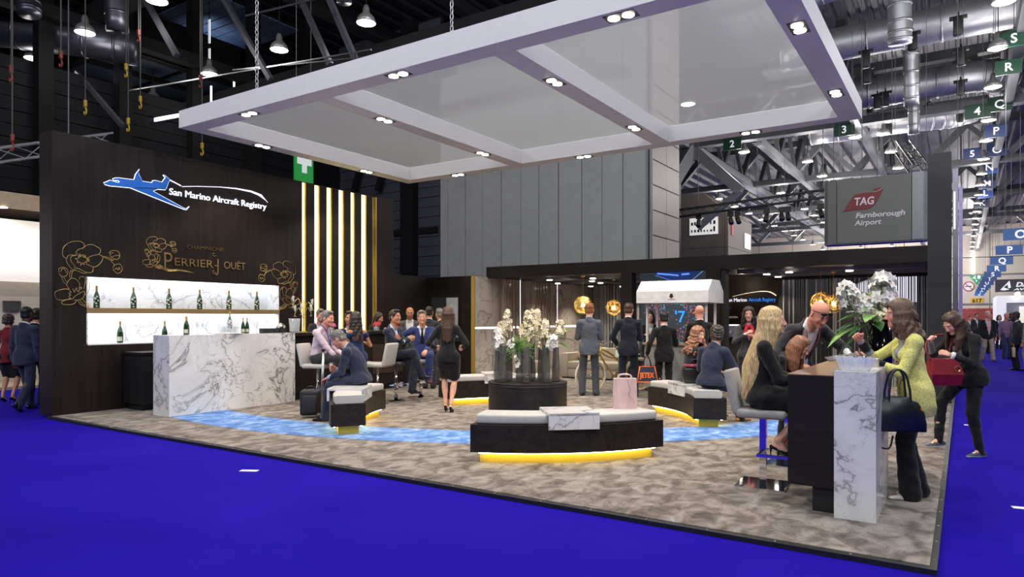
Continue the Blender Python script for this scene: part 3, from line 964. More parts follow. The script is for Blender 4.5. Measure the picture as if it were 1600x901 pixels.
# registry wall in the right alcove
gw = structure(empty('wall_registry', (0, 17.2, 0)))
MIDWOOD = wood('walnut_panel', (0.030, 0.022, 0.017), (0.062, 0.045, 0.035), 'z', 0.45)
b = MB(); b.box(-5.4, -3.62, 0, 0.1, 0, 2.5); b.build('panel', MIDWOOD, gw)
b = MB(); b.box(-5.2, -3.66, -0.46, 0, 1.33, 1.37); b.build('shelf', WALLWOOD, gw)
b = MB(); b.box(-5.2, -3.66, -0.48, 0, 0.92, 1.0); b.build('shelf', WALLWOOD, gw)
b = MB(); b.box(-5.2, -3.66, -0.01, 0.0, 1.02, 1.33); b.build('panel', M('lilac_panel', (0.30, 0.28, 0.34), 0.6), gw)
b = MB(); b.box(-5.15, -3.7, -0.28, -0.24, 1.31, 1.329); b.build('led_strip', EM('shelf_led', (0.9, 0.88, 1.0), 5.0), gw)
b = MB(); b.box(-5.2, -3.66, -0.3, 0.0, 0.02, 0.92); b.build('cabinet_front', M('grey_brown_front', (0.10, 0.088, 0.08), 0.5), gw)
rs = empty('wall_sign', (-5.1, 17.17, 1.85))
tag(rs, 'small aircraft registry sign on the walnut wall of the right alcove', 'sign')
text('lettering', 'San Marino', 0.125, LETTER, rs, (0.17, 0, 0.045), (PI / 2, 0, 0), 0.01, width=0.50)
text('lettering', 'Aircraft Registry', 0.125, EM('sign_blue_text', (0.03, 0.22, 0.80), 1.0), rs, (0.72, 0, 0.045), (PI / 2, 0, 0), 0.01, width=0.63)
b = MB(); b.tube(catmull([(0.33, -0.01, 0.17), (0.65, -0.01, 0.24), (1.0, -0.01, 0.285), (1.22, -0.01, 0.265), (1.36, -0.01, 0.18)], 5), [0.004] * 5 + [0.007] * 5 + [0.011] * 5 + [0.014] * 6, 6); b.build('swoosh', EM('sign_warm', (0.9, 0.8, 0.62), 1.2), rs)
sc = 0.65
b = MB(); b.prism([((y - 7.06) * sc + 0.30, (z - 3.66) * sc + 0.03) for y, z in PLANE], lambda x, z: (x, -0.02, z), lambda x, z: (x, 0, z)); b.build('jet_silhouette', SIGNBLUE, rs)
point('shelf_glow', (-4.4, 16.6, 2.3), 5, WARM)

# ------------------------------------------------------------------ screen wall between the alcoves
sw_ = structure(empty('wall_screen', (0, 14.2, 0)))
b = MB(); b.box(-6.2, -4.48, 0.70, 0.78, 0.0, 2.52); b.build('backing', BLACK, sw_)
vs = empty('video_screen', (-5.35, 14.80, 0.6))
tag(vs, 'large video screen of coloured sparks and a blue seven behind the white kiosk', 'screen')
b = MB(); b.box(-0.87, 0.87, 0.0, 0.06, 0.0, 1.95); b.build('screen_glass', EM('screen_dark', (0.025, 0.032, 0.040), 1.0), vs)
dots = MB()
for k in range(620):
    an = random.uniform(0, 2 * PI)
    rr = max(0.29, random.gauss(0.46, 0.14))
    x, z = -0.05 + math.cos(an) * rr * 1.15, 0.92 + math.sin(an) * rr
    if k > 520:
        x, z = random.uniform(-0.8, 0.8), random.uniform(0.3, 1.4)
    if not (-0.85 < x < 0.85 and 0.05 < z < 1.9):
        continue
    r = random.uniform(0.006, 0.014)
    dots.m = random.choice((0, 0, 0, 1, 1, 2))
    dots.lathe([(r, -0.008), (r, 0.0)], (x, 0, z), 6, False, (0, -1, 0))
for x, z, m in ((-0.62, 1.72, 1), (-0.66, 1.67, 0), (-0.45, 1.69, 0), (-0.40, 1.72, 1), (-0.40, 1.66, 1)):
    dots.m = m
    dots.lathe([(0.022, -0.008), (0.022, 0.0)], (x, 0, z), 10, False, (0, -1, 0))
o = dots.build('sparks', [EM('spark_red', (1.0, 0.16, 0.10), 1.1), EM('spark_cyan', (0.08, 0.62, 0.75), 1.0), EM('spark_blue', (0.10, 0.16, 0.9), 1.2)], vs)
o['kind'] = 'stuff'
b = MB(); b.lathe([(0.27, -0.012), (0.27, -0.005)], (0.04, 0, 0.92), 32, False, (0, -1, 0)); b.build('dark_disc', EM('screen_navy', (0.004, 0.012, 0.05), 1.0), vs)
text('lettering', "'7", 0.36, EM('screen_blue', (0.02, 0.28, 1.0), 1.3), vs, (-0.04, -0.02, 0.80), (PI / 2, 0, 0), 0.006)
b = MB()
for (x0, z0, x1, z1, w) in ((-0.45, 1.90, 0.05, 1.84, 0.035), (0.12, 1.86, 0.30, 1.87, 0.04), (-0.5, 1.86, 0.1, 1.66, 0.008), (0.35, 1.72, 0.6, 1.92, 0.012), (-0.3, 1.94, 0.3, 1.93, 0.01)):
    b.beam((x0, -0.01, z0), (x1, -0.01, z1), 0.006, w)
b.build('engine_glow', EM('screen_cockpit', (0.16, 0.32, 0.9), 1.0), vs)
b = MB(); b.prism([(-0.55, 1.93), (0.5, 1.93), (0.2, 1.66), (-0.2, 1.74)], lambda x, z: (x, -0.006, z), lambda x, z: (x, 0, z)); b.build('cockpit_shape', EM('screen_navy2', (0.012, 0.03, 0.14), 1.0), vs)

# ------------------------------------------------------------------ canopy
cp = empty('ceiling_canopy', (0, 0, 4.6))
tag(cp, 'huge white flat canopy frame with gauze bays hanging over the stand', 'canopy')
X0, X1, Y0, Y1, TH = -10.72, -1.32, 6.36, 11.92, 0.28
CW = M('canopy_white', (0.70, 0.685, 0.655), 0.5, 0, 0.02)
BW_ = 0.30
b = MB(); b.box(X0, X1, Y0, Y0 + BW_, 0, TH); b.build('front_beam', CW, cp)
b = MB(); b.box(X0, X1, Y1 - BW_, Y1, 0, TH); b.build('rear_beam', CW, cp)
for x, nm in ((X0, 'side_beam'), (X1 - BW_, 'side_beam'), (-7.73, 'cross_beam'), (-4.64, 'cross_beam')):
    b = MB(); b.box(x, x + BW_, Y0 + BW_ + 0.002, Y1 - BW_ - 0.002, 0, TH); b.build(nm, CW, cp)
b = MB(); b.box(X0 - 0.004, X0 + 0.02, Y0, Y1, 0.004, 0.012); b.build('edge_trim', GOLDPAINT, cp)
GZ = gauze('canopy_gauze', (0.83, 0.81, 0.78), 0.46)
for x0, x1 in ((X0 + BW_, -7.73), (-7.73 + BW_, -4.64), (-4.64 + BW_, X1 - BW_)):
    b = MB(); b.raw([(x0, Y0 + BW_, TH - 0.01), (x1, Y0 + BW_, TH - 0.01), (x1, Y1 - BW_, TH - 0.01), (x0, Y1 - BW_, TH - 0.01)], [(0, 3, 2, 1)]); b.build('gauze_panel', GZ, cp)
HOLE = M('lamp_recess', (0.02, 0.02, 0.02), 0.5)
CLED = EM('canopy_lamp', (1.0, 0.90, 0.74), 26.0)
DL = [(-9.07, 6.5, 0), (-6.02, 6.5, 0), (-2.94, 6.5, 0), (-10.57, 7.85, 1), (-10.57, 10.43, 1), (-7.58, 7.87, 1), (-4.49, 7.83, 1), (-1.47, 7.8, 1), (-1.47, 10.36, 1), (-9.16, 11.77, 0), (-7.58, 10.5, 1), (-6.1, 11.77, 0), (-4.49, 10.44, 1), (-2.97, 11.77, 0)]
for x, y, v in DL:
    d = empty('downlight', (x, y, 0), PI / 2 if v else 0, cp)
    b = MB(); b.box(-0.17, 0.17, -0.09, 0.09, -0.006, 0.0); b.build('bezel', HOLE, d)
    for s in (-0.08, 0.08):
        b = MB(); b.cyl((s, 0, 0), 0.062, -0.014, -0.006, 16); b.build('bulb', CLED, d)
    spot('canopy_light', (x, y, 4.57), CANOPY_W, WARM, 112, 0.45, 0.07)

def chain(label, x, y, z0, z1, r=0.018, step=0.075, mat=STEEL):
    b = MB()
    z = z0
    k = 0
    while z < z1:
        a = 0 if k % 2 == 0 else PI / 2
        pts = []
        for i in range(8):
            t = 2 * PI * i / 8
            u = math.cos(t) * r
            pts.append((x + u * math.cos(a), y + u * math.sin(a), z + step * 0.65 * math.sin(t)))
        b.tube(pts, 0.006, 4, closed=True)
        z += step
        k += 1
    b.box(x - 0.03, x + 0.03, y - 0.02, y + 0.02, z0 - 0.05, z0 + 0.10)
    o = b.build('hoist_chain', mat)
    tag(o, label, 'chain')
chain('steel chain holding the near left corner of the canopy', -9.05, 6.62, 4.90, 8.6, 0.026)
chain('steel chain holding the canopy further along its front', -5.25, 6.62, 4.90, 8.6, 0.022)
# ------------------------------------------------------------------ people: smooth implicit surfaces
class Field:
    def __init__(self, lo, hi, vox):
        self.vox = vox
        self.lo = np.array(lo, float)
        n = np.maximum(4, np.ceil((np.array(hi) - self.lo) / vox).astype(int) + 1)
        self.n = n
        self.ax = [self.lo[i] + vox * np.arange(n[i]) for i in range(3)]
        self.d = np.full(tuple(n), 0.3, np.float32)
    def sub(self, lo, hi):
        sl = []
        for i in range(3):
            a = int(max(0, math.floor((lo[i] - self.lo[i]) / self.vox)))
            b = int(min(self.n[i], math.ceil((hi[i] - self.lo[i]) / self.vox) + 1))
            if b <= a:
                return None
            sl.append(slice(a, b))
        X = self.ax[0][sl[0]][:, None, None]
        Y = self.ax[1][sl[1]][None, :, None]
        Z = self.ax[2][sl[2]][None, None, :]
        return tuple(sl), X, Y, Z
    def merge(self, sl, dd, k, op):
        d = self.d[sl]
        if op == 'add':
            if k > 0:
                h = np.clip(0.5 + 0.5 * (d - dd) / k, 0, 1)
                self.d[sl] = dd * h + d * (1 - h) - k * h * (1 - h)
            else:
                self.d[sl] = np.minimum(d, dd)
        else:
            if k > 0:
                h = np.clip(0.5 - 0.5 * (d + dd) / k, 0, 1)
                self.d[sl] = d * (1 - h) + (-dd) * h + k * h * (1 - h)
            else:
                self.d[sl] = np.maximum(d, -dd)
    def cone(self, a, b, ra, rb, k=0.03, flat=None, f=1.0, op='add'):
        a = np.array(a, float)
        b = np.array(b, float)
        R = max(ra, rb) + 0.05 + k
        g = self.sub(np.minimum(a, b) - R, np.maximum(a, b) + R)
        if g is None:
            return
        sl, X, Y, Z = g
        ba = b - a
        L2 = float(ba @ ba) + 1e-9
        px, py, pz = X - a[0], Y - a[1], Z - a[2]
        h = np.clip((px * ba[0] + py * ba[1] + pz * ba[2]) / L2, 0, 1)
        qx, qy, qz = px - h * ba[0], py - h * ba[1], pz - h * ba[2]
        if flat is not None and f != 1.0:
            w = np.array(flat, float)
            w = w / (np.linalg.norm(w) + 1e-9)
            c = (qx * w[0] + qy * w[1] + qz * w[2]) * (1 / f - 1)
            qx, qy, qz = qx + c * w[0], qy + c * w[1], qz + c * w[2]
        dd = np.sqrt(qx * qx + qy * qy + qz * qz) - (ra + (rb - ra) * h)
        self.merge(sl, dd.astype(np.float32), k, op)
    def ell(self, c, r, R=None, k=0.02, op='add'):
        c = np.array(c, float)
        m = max(r) + 0.04 + k
        g = self.sub(c - m, c + m)
        if g is None:
            return
        sl, X, Y, Z = g
        px, py, pz = X - c[0], Y - c[1], Z - c[2]
        if R is not None:
            R = np.array(R)
            px, py, pz = (R[0, 0] * px + R[1, 0] * py + R[2, 0] * pz, R[0, 1] * px + R[1, 1] * py + R[2, 1] * pz, R[0, 2] * px + R[1, 2] * py + R[2, 2] * pz)
        k0 = np.sqrt((px / r[0]) ** 2 + (py / r[1]) ** 2 + (pz / r[2]) ** 2)
        k1 = np.sqrt((px / r[0] ** 2) ** 2 + (py / r[1] ** 2) ** 2 + (pz / r[2] ** 2) ** 2) + 1e-6
        self.merge(sl, (k0 * (k0 - 1) / k1).astype(np.float32), k, op)
    def cut(self, n, c):
        """removes the side that n points to"""
        X, Y, Z = self.ax[0][:, None, None], self.ax[1][None, :, None], self.ax[2][None, None, :]
        self.d = np.maximum(self.d, ((X - c[0]) * n[0] + (Y - c[1]) * n[1] + (Z - c[2]) * n[2]).astype(np.float32))
    def fold(self, amp, seed=0.0, fr=1.0):
        X, Y, Z = self.ax[0][:, None, None], self.ax[1][None, :, None], self.ax[2][None, None, :]
        w = np.sin(31 * fr * X + 17 * fr * Z + seed) * np.sin(27 * fr * Y - 21 * fr * Z + 2 * seed) + 0.6 * np.sin(55 * fr * Z + 23 * fr * X - 19 * fr * Y + seed)
        self.d = self.d + (amp * w).astype(np.float32)
    def mesh(self):
        d = self.d
        d[0], d[-1], d[:, 0], d[:, -1], d[:, :, 0], d[:, :, -1] = 0.1, 0.1, 0.1, 0.1, 0.1, 0.1
        s = d < 0
        nx, ny, nz = d.shape
        acc = np.zeros((nx - 1, ny - 1, nz - 1, 3), np.float32)
        cnt = np.zeros((nx - 1, ny - 1, nz - 1), np.int8)
        quads = []
        cr = []
        for ax in range(3):
            a = [slice(None)] * 3
            b = [slice(None)] * 3
            a[ax], b[ax] = slice(0, -1), slice(1, None)
            a, b = tuple(a), tuple(b)
            c = s[a] != s[b]
            t = np.where(c, d[a] / np.where(c, d[a] - d[b], 1), 0)
            cr.append(c)
            o1, o2 = [i for i in range(3) if i != ax]
            for i in (0, 1):
                for j in (0, 1):
                    sl = [slice(None)] * 3
                    n = [nx - 1, ny - 1, nz - 1]
                    sl[o1] = slice(i, i + n[o1])
                    sl[o2] = slice(j, j + n[o2])
                    sl = tuple(sl)
                    cc = c[sl]
                    cnt += cc
                    acc[..., ax] += t[sl]
                    acc[..., o1] += cc * i
                    acc[..., o2] += cc * j
        m = cnt > 0
        idx = np.full(m.shape, -1, np.int64)
        idx[m] = np.arange(int(m.sum()))
        ijk = np.argwhere(m)
        v = self.lo + self.vox * (ijk + acc[m] / cnt[m][:, None])
        for ax in range(3):
            c = cr[ax]
            o1, o2 = [(1, 2), (2, 0), (0, 1)][ax]
            e = np.argwhere(c)
            n = [nx, ny, nz]
            ok = (e[:, o1] > 0) & (e[:, o1] < n[o1] - 1) & (e[:, o2] > 0) & (e[:, o2] < n[o2] - 1)
            e = e[ok]
            def at(d1, d2):
                q = e.copy()
                q[:, o1] -= d1
                q[:, o2] -= d2
                return idx[q[:, 0], q[:, 1], q[:, 2]]
            q = np.stack([at(1, 1), at(0, 1), at(0, 0), at(1, 0)], 1)
            fl = ~s[e[:, 0], e[:, 1], e[:, 2]]
            q[fl] = q[fl][:, ::-1]
            quads.append(q)
        q = np.concatenate(quads)
        q = q[(q >= 0).all(1)]
        return v, q

def relax(v, q, it=2, lam=0.5):
    """a little smoothing so voxel steps do not show"""
    e = np.concatenate([q[:, [0, 1]], q[:, [1, 2]], q[:, [2, 3]], q[:, [3, 0]]])
    n = len(v)
    for _ in range(it):
        acc = np.zeros((n, 3))
        for c in range(3):
            acc[:, c] = np.bincount(e[:, 0], v[e[:, 1], c], n) + np.bincount(e[:, 1], v[e[:, 0], c], n)
        cnt = np.bincount(e[:, 0], minlength=n) + np.bincount(e[:, 1], minlength=n)
        v = v + lam * (acc / np.maximum(cnt, 1)[:, None] - v)
    return v

def np_mesh(name, parts, mats):
    """parts: list of (verts, quads, material index or array)"""
    V, Q, MI = [], [], []
    b = 0
    for v, q, mi in parts:
        V.append(v)
        Q.append(q + b)
        MI.append(np.broadcast_to(np.asarray(mi), (len(q),)))
        b += len(v)
    V, Q, MI = np.concatenate(V), np.concatenate(Q), np.concatenate(MI)
    me = bpy.data.meshes.new(name)
    me.vertices.add(len(V))
    me.vertices.foreach_set('co', V.astype(np.float32).ravel())
    me.loops.add(len(Q) * 4)
    me.loops.foreach_set('vertex_index', Q.astype(np.int32).ravel())
    me.polygons.add(len(Q))
    me.polygons.foreach_set('loop_start', np.arange(0, len(Q) * 4, 4, dtype=np.int32))
    me.polygons.foreach_set('use_smooth', np.ones(len(Q), bool))
    for m in mats:
        me.materials.append(m)
    me.polygons.foreach_set('material_index', MI.astype(np.int32))
    me.update(calc_edges=True)
    return me

def rotm(yaw=0, pitch=0, roll=0):
    """yaw turns to the left, pitch tips forward (nose down), roll tips to the right; degrees"""
    y, p, r = map(math.radians, (yaw, pitch, roll))
    return np.array(Matrix.Rotation(y, 3, 'Z') @ Matrix.Rotation(-p, 3, 'X') @ Matrix.Rotation(r, 3, 'Y'))

HEADS = {}
def head_template(sex, vox, mouth='shut'):
    key = (sex, vox, mouth)
    if key in HEADS:
        return HEADS[key]
    F = Field((-0.11, -0.14, -0.21), (0.11, 0.14, 0.14), vox)
    fem = sex == 'f'
    jw = 0.040 if fem else 0.046
    F.ell((0, -0.015, 0.035), (0.076, 0.094, 0.082))
    F.ell((0, 0.020, -0.020), (0.063, 0.072, 0.088), k=0.02)
    for s in (-1, 1):
        F.cone((s * jw, 0.0, -0.058), (0, 0.066, -0.096), 0.026, 0.020, 0.025)
        F.ell((s * 0.036, 0.060, -0.028), (0.024, 0.022, 0.024), k=0.02)
    F.ell((0, 0.074, -0.098), (0.020, 0.017, 0.015), k=0.015)
    F.cone((-0.034, 0.077, 0.023), (0.034, 0.077, 0.023), 0.011, 0.011, 0.015)
    for s in (-1, 1):
        F.ell((s * 0.031, 0.099, 0.003), (0.019, 0.016, 0.013), k=0.012, op='sub')
    F.cone((0, 0.086, 0.012), (0, 0.108, -0.030), 0.009, 0.0125, 0.012)
    for s in (-1, 1):
        F.ell((s * 0.012, 0.095, -0.035), (0.008, 0.010, 0.008), k=0.006)
    F.cone((-0.020, 0.083, -0.062), (0.020, 0.083, -0.062), 0.006, 0.006, 0.006)
    F.cone((0, 0.090, -0.061), (0, 0.090, -0.061), 0.009, 0.009, 0.008)
    F.cone((-0.016, 0.085, -0.074), (0.016, 0.085, -0.074), 0.007, 0.007, 0.006)
    if mouth == 'open':
        F.ell((0, 0.098, -0.069), (0.022, 0.016, 0.010), k=0.004, op='sub')
    for s in (-1, 1):
        F.ell((s * 0.077, -0.012, -0.005), (0.010, 0.021, 0.031), rotm(s * -18, 0, 0), 0.008)
        F.ell((s * 0.086, -0.008, 0.002), (0.006, 0.010, 0.016), k=0.004, op='sub')
    for s in (-1, 1):
        F.ell((s * 0.031, 0.079, 0.0115), (0.0175, 0.0125, 0.0085), k=0.004)
        F.ell((s * 0.031, 0.078, -0.0085), (0.0165, 0.0115, 0.0065), k=0.004)
    F.cone((0, -0.022, -0.05), (0, -0.034, -0.20), 0.050 if fem else 0.058, 0.050 if fem else 0.060, 0.03)
    v, q = F.mesh()
    v = relax(v, q, 1, 0.4)
    c = v[q].mean(1)
    mi = np.zeros(len(q), int)
    lip = ((c[:, 0] / 0.022) ** 2 + ((c[:, 2] + 0.068) / 0.0105) ** 2 < 1) & (c[:, 1] > 0.080)
    mi[lip] = 1
    if mouth != 'shut':
        teeth = (np.abs(c[:, 0]) < 0.018) & (c[:, 1] > 0.076) & (c[:, 2] < -0.0625) & (c[:, 2] > -0.0735)
        mi[teeth] = 2
    for s in (-1, 1):
        br = (np.abs(c[:, 0] - s * 0.032) < 0.020) & (c[:, 1] > 0.068) & (np.abs(c[:, 2] - 0.024 + 0.08 * np.abs(np.abs(c[:, 0]) - 0.03)) < (0.0045 if fem else 0.0065))
        mi[br] = 4
    parts = [(v, q, mi)]
    def ball(c0, r, m):
        n1, n2 = 10, 7
        vs, qs = [], []
        for j in range(n2 + 1):
            t = PI * j / n2
            for i in range(n1):
                a = 2 * PI * i / n1
                vs.append((c0[0] + r * math.sin(t) * math.cos(a), c0[1] + r * math.sin(t) * math.sin(a), c0[2] - r * math.cos(t)))
        for j in range(n2):
            for i in range(n1):
                k = (i + 1) % n1
                qs.append((j * n1 + i, j * n1 + k, (j + 1) * n1 + k, (j + 1) * n1 + i))
        parts.append((np.array(vs), np.array(qs), m))
    for s in (-1, 1):
        ball((s * 0.031, 0.0762, 0.002), 0.0125, 2)
        ball((s * 0.031, 0.0835, 0.002), 0.0066, 3)
    HEADS[key] = parts
    return parts

HANDS = {}
def hand_template(curl, vox):
    """wrist at the origin, fingers along +X, palm towards -Z, thumb on +Y"""
    key = (curl, vox)
    if key in HANDS:
        return HANDS[key]
    F = Field((-0.05, -0.075, -0.11), (0.21, 0.10, 0.05), vox)
    F.cone((-0.03, 0, 0), (0.01, 0, 0), 0.024, 0.023, 0.012, (0, 0, 1), 0.75)
    ys = (0.030, 0.010, -0.010, -0.028)
    ln = (0.068, 0.076, 0.070, 0.055)
    for y, L in zip(ys, ln):
        base = np.array([0.088 - abs(y - 0.005) * 0.25, y, 0.0])
        F.cone((0.008, y * 0.45, 0), base, 0.016, 0.0125, 0.010)
        p = base
        an = 0.0
        for k, (fr, w) in enumerate(((0.45, 0.75), (0.31, 1.0), (0.24, 0.7))):
            an += math.radians(curl) * w
            q = p + np.array([math.cos(an), y * 0.5, -math.sin(an)]) * (L * fr)
            F.cone(p, q, (0.0098, 0.0088, 0.0080)[k], (0.0088, 0.0080, 0.0068)[k], 0.003)
            p = q
    t1 = np.array([0.045, 0.043, -0.014])
    t2 = t1 + np.array([0.032, 0.010, -0.010 - curl * 0.00022])
    t3 = t2 + np.array([0.022, -0.004 - curl * 0.00018, -0.010 - curl * 0.0001])
    F.cone((0.012, 0.014, -0.004), t1, 0.017, 0.013, 0.010)
    F.cone(t1, t2, 0.012, 0.0105, 0.004)
    F.cone(t2, t3, 0.0105, 0.008, 0.003)
    v, q = F.mesh()
    v = relax(v, q, 1, 0.35)
    HANDS[key] = (v, q)
    return v, q

SHOES = {}
def shoe_mesh(kind, mats, key):
    """ankle joint at the origin, toe along +Y; sole at z = -0.085 (heels: steeper)"""
    if key in SHOES:
        return SHOES[key]
    zs = -0.085
    F = Field((-0.07, -0.12, -0.16), (0.07, 0.24, 0.07), 0.0065)
    if kind == 'heel':
        F.cone((0, -0.045, -0.058), (0, 0.075, -0.112), 0.024, 0.033, 0.02, (0, 0, 1), 0.75)
        F.cone((0, 0.075, -0.122), (0, 0.155, -0.130), 0.032, 0.014, 0.02, (0, 0, 1), 0.5)
        F.cone((0, 0.0, 0.03), (0, 0.02, -0.04), 0.030, 0.024, 0.0, op='sub')
        F.ell((0, 0.03, -0.068), (0.024, 0.062, 0.03), k=0.004, op='sub')
        F.cone((0, -0.058, -0.06), (0, -0.056, -0.142), 0.011, 0.006, 0.006)
        F.cut((0, 0, -1), (0, 0, -0.1445))
    else:
        big = 0.004 if kind == 'sneaker' else 0.0
        F.cone((0, -0.050, -0.055), (0, 0.06, -0.058), 0.036 + big, 0.040 + big, 0.02, (0, 0, 1), 0.85)
        F.cone((0, 0.06, -0.062), (0, 0.160, -0.070), 0.040 + big, 0.024 + big, 0.03, (0, 0, 1), 0.62)
        F.cone((0, -0.015, -0.03), (0, 0.0, 0.012), 0.040, 0.036, 0.02)
        F.cut((0, 0, 1), (0, 0, 0.012))
        F.cut((0, 0, -1), (0, 0, zs))
    v, q = F.mesh()
    v = relax(v, q, 1, 0.3)
    c = v[q].mean(1)
    mi = np.zeros(len(q), int)
    if kind == 'sneaker':
        mi[c[:, 2] < zs + 0.020] = 1
        mi[(c[:, 1] > 0.03) & (c[:, 1] < 0.10) & (np.abs(c[:, 0]) < 0.018) & (c[:, 2] > -0.05)] = 1
    elif kind == 'oxford':
        mi[c[:, 2] < zs + 0.012] = 1
    SHOES[key] = np_mesh('shoe', [(v, q, mi)], mats)
    return SHOES[key]

def bend(a, target, l1, l2, hint):
    a, t = np.array(a, float), np.array(target, float)
    d = t - a
    L = np.linalg.norm(d)
    if L > (l1 + l2) * 0.998:
        t = a + d / L * (l1 + l2) * 0.998
        d = t - a
        L = np.linalg.norm(d)
    L = max(L, abs(l1 - l2) + 0.02)
    u = d / np.linalg.norm(d)
    h = np.array(hint, float)
    h = h - u * (h @ u)
    h = h / (np.linalg.norm(h) + 1e-9)
    x = (l1 * l1 - l2 * l2 + L * L) / (2 * L)
    y = math.sqrt(max(0, l1 * l1 - x * x))
    return a + u * x + h * y, t

SKIN = {k: M('skin_' + k, c, 0.5, 0, 0.06, 30, spec=0.35) for k, c in
        dict(fair=srgb(226, 172, 148), rosy=srgb(218, 152, 126), tan=srgb(196, 140, 108), olive=srgb(186, 132, 100), brown=srgb(96, 62, 46)).items()}
LIPS = M('lips', srgb(190, 112, 98), 0.4)
EYEW = M('eye_white', (0.75, 0.73, 0.70), 0.2, 0, 0.02)
IRIS = M('iris', (0.03, 0.02, 0.015), 0.15)
def hairmat(name, col):
    if 'hair_' + name in MATS:
        return MATS['hair_' + name]
    m, nt, bs = new_mat('hair_' + name)
    f = noise(nt, coords(nt, (1, 1, 0.10)), 130, 3, 0.6)
    nt.links.new(ramp(nt, f, [(0.34, tuple(c * 0.45 for c in col)), (0.5, col), (0.66, tuple(min(1, c * 1.5) for c in col))]), bs.inputs['Base Color'])
    bs.inputs['Roughness'].default_value = 0.42
    bump(nt, bs, f, 0.5, 0.006)
    MATS['hair_' + name] = m
    return m
HAIR = {k: hairmat(k, c) for k, c in dict(black=(0.010, 0.008, 0.007), dark=(0.026, 0.015, 0.010), brown=(0.060, 0.032, 0.017), chestnut=(0.115, 0.066, 0.036), light=(0.13, 0.075, 0.038), grey=(0.17, 0.155, 0.14), white=(0.42, 0.41, 0.39), blonde=(0.62, 0.44, 0.20), ginger=(0.24, 0.085, 0.028), auburn=(0.17, 0.06, 0.025), copper=(0.28, 0.12, 0.06)).items()}
def cloth(name, col, rough=0.85, scale=240, var=0.18, bmp=0.1):
    key = 'cloth_' + name
    if key in MATS:
        return MATS[key]
    m, nt, bs = new_mat(key)
    v = coords(nt)
    f = noise(nt, v, scale)
    nt.links.new(ramp(nt, f, [(0.3, tuple(c * (1 - var) for c in col)), (0.7, tuple(min(1, c * (1 + var)) for c in col))]), bs.inputs['Base Color'])
    bs.inputs['Roughness'].default_value = rough
    bs.inputs['Specular IOR Level'].default_value = 0.25
    bs.inputs['Sheen Weight'].default_value = 0.15
    w = noise(nt, coords(nt, (1, 1, 0.7)), 9, 3, 0.5, 1.4)          # soft creases of worn cloth
    bump(nt, bs, w, 0.7, 0.03)
    MATS[key] = m
    return m

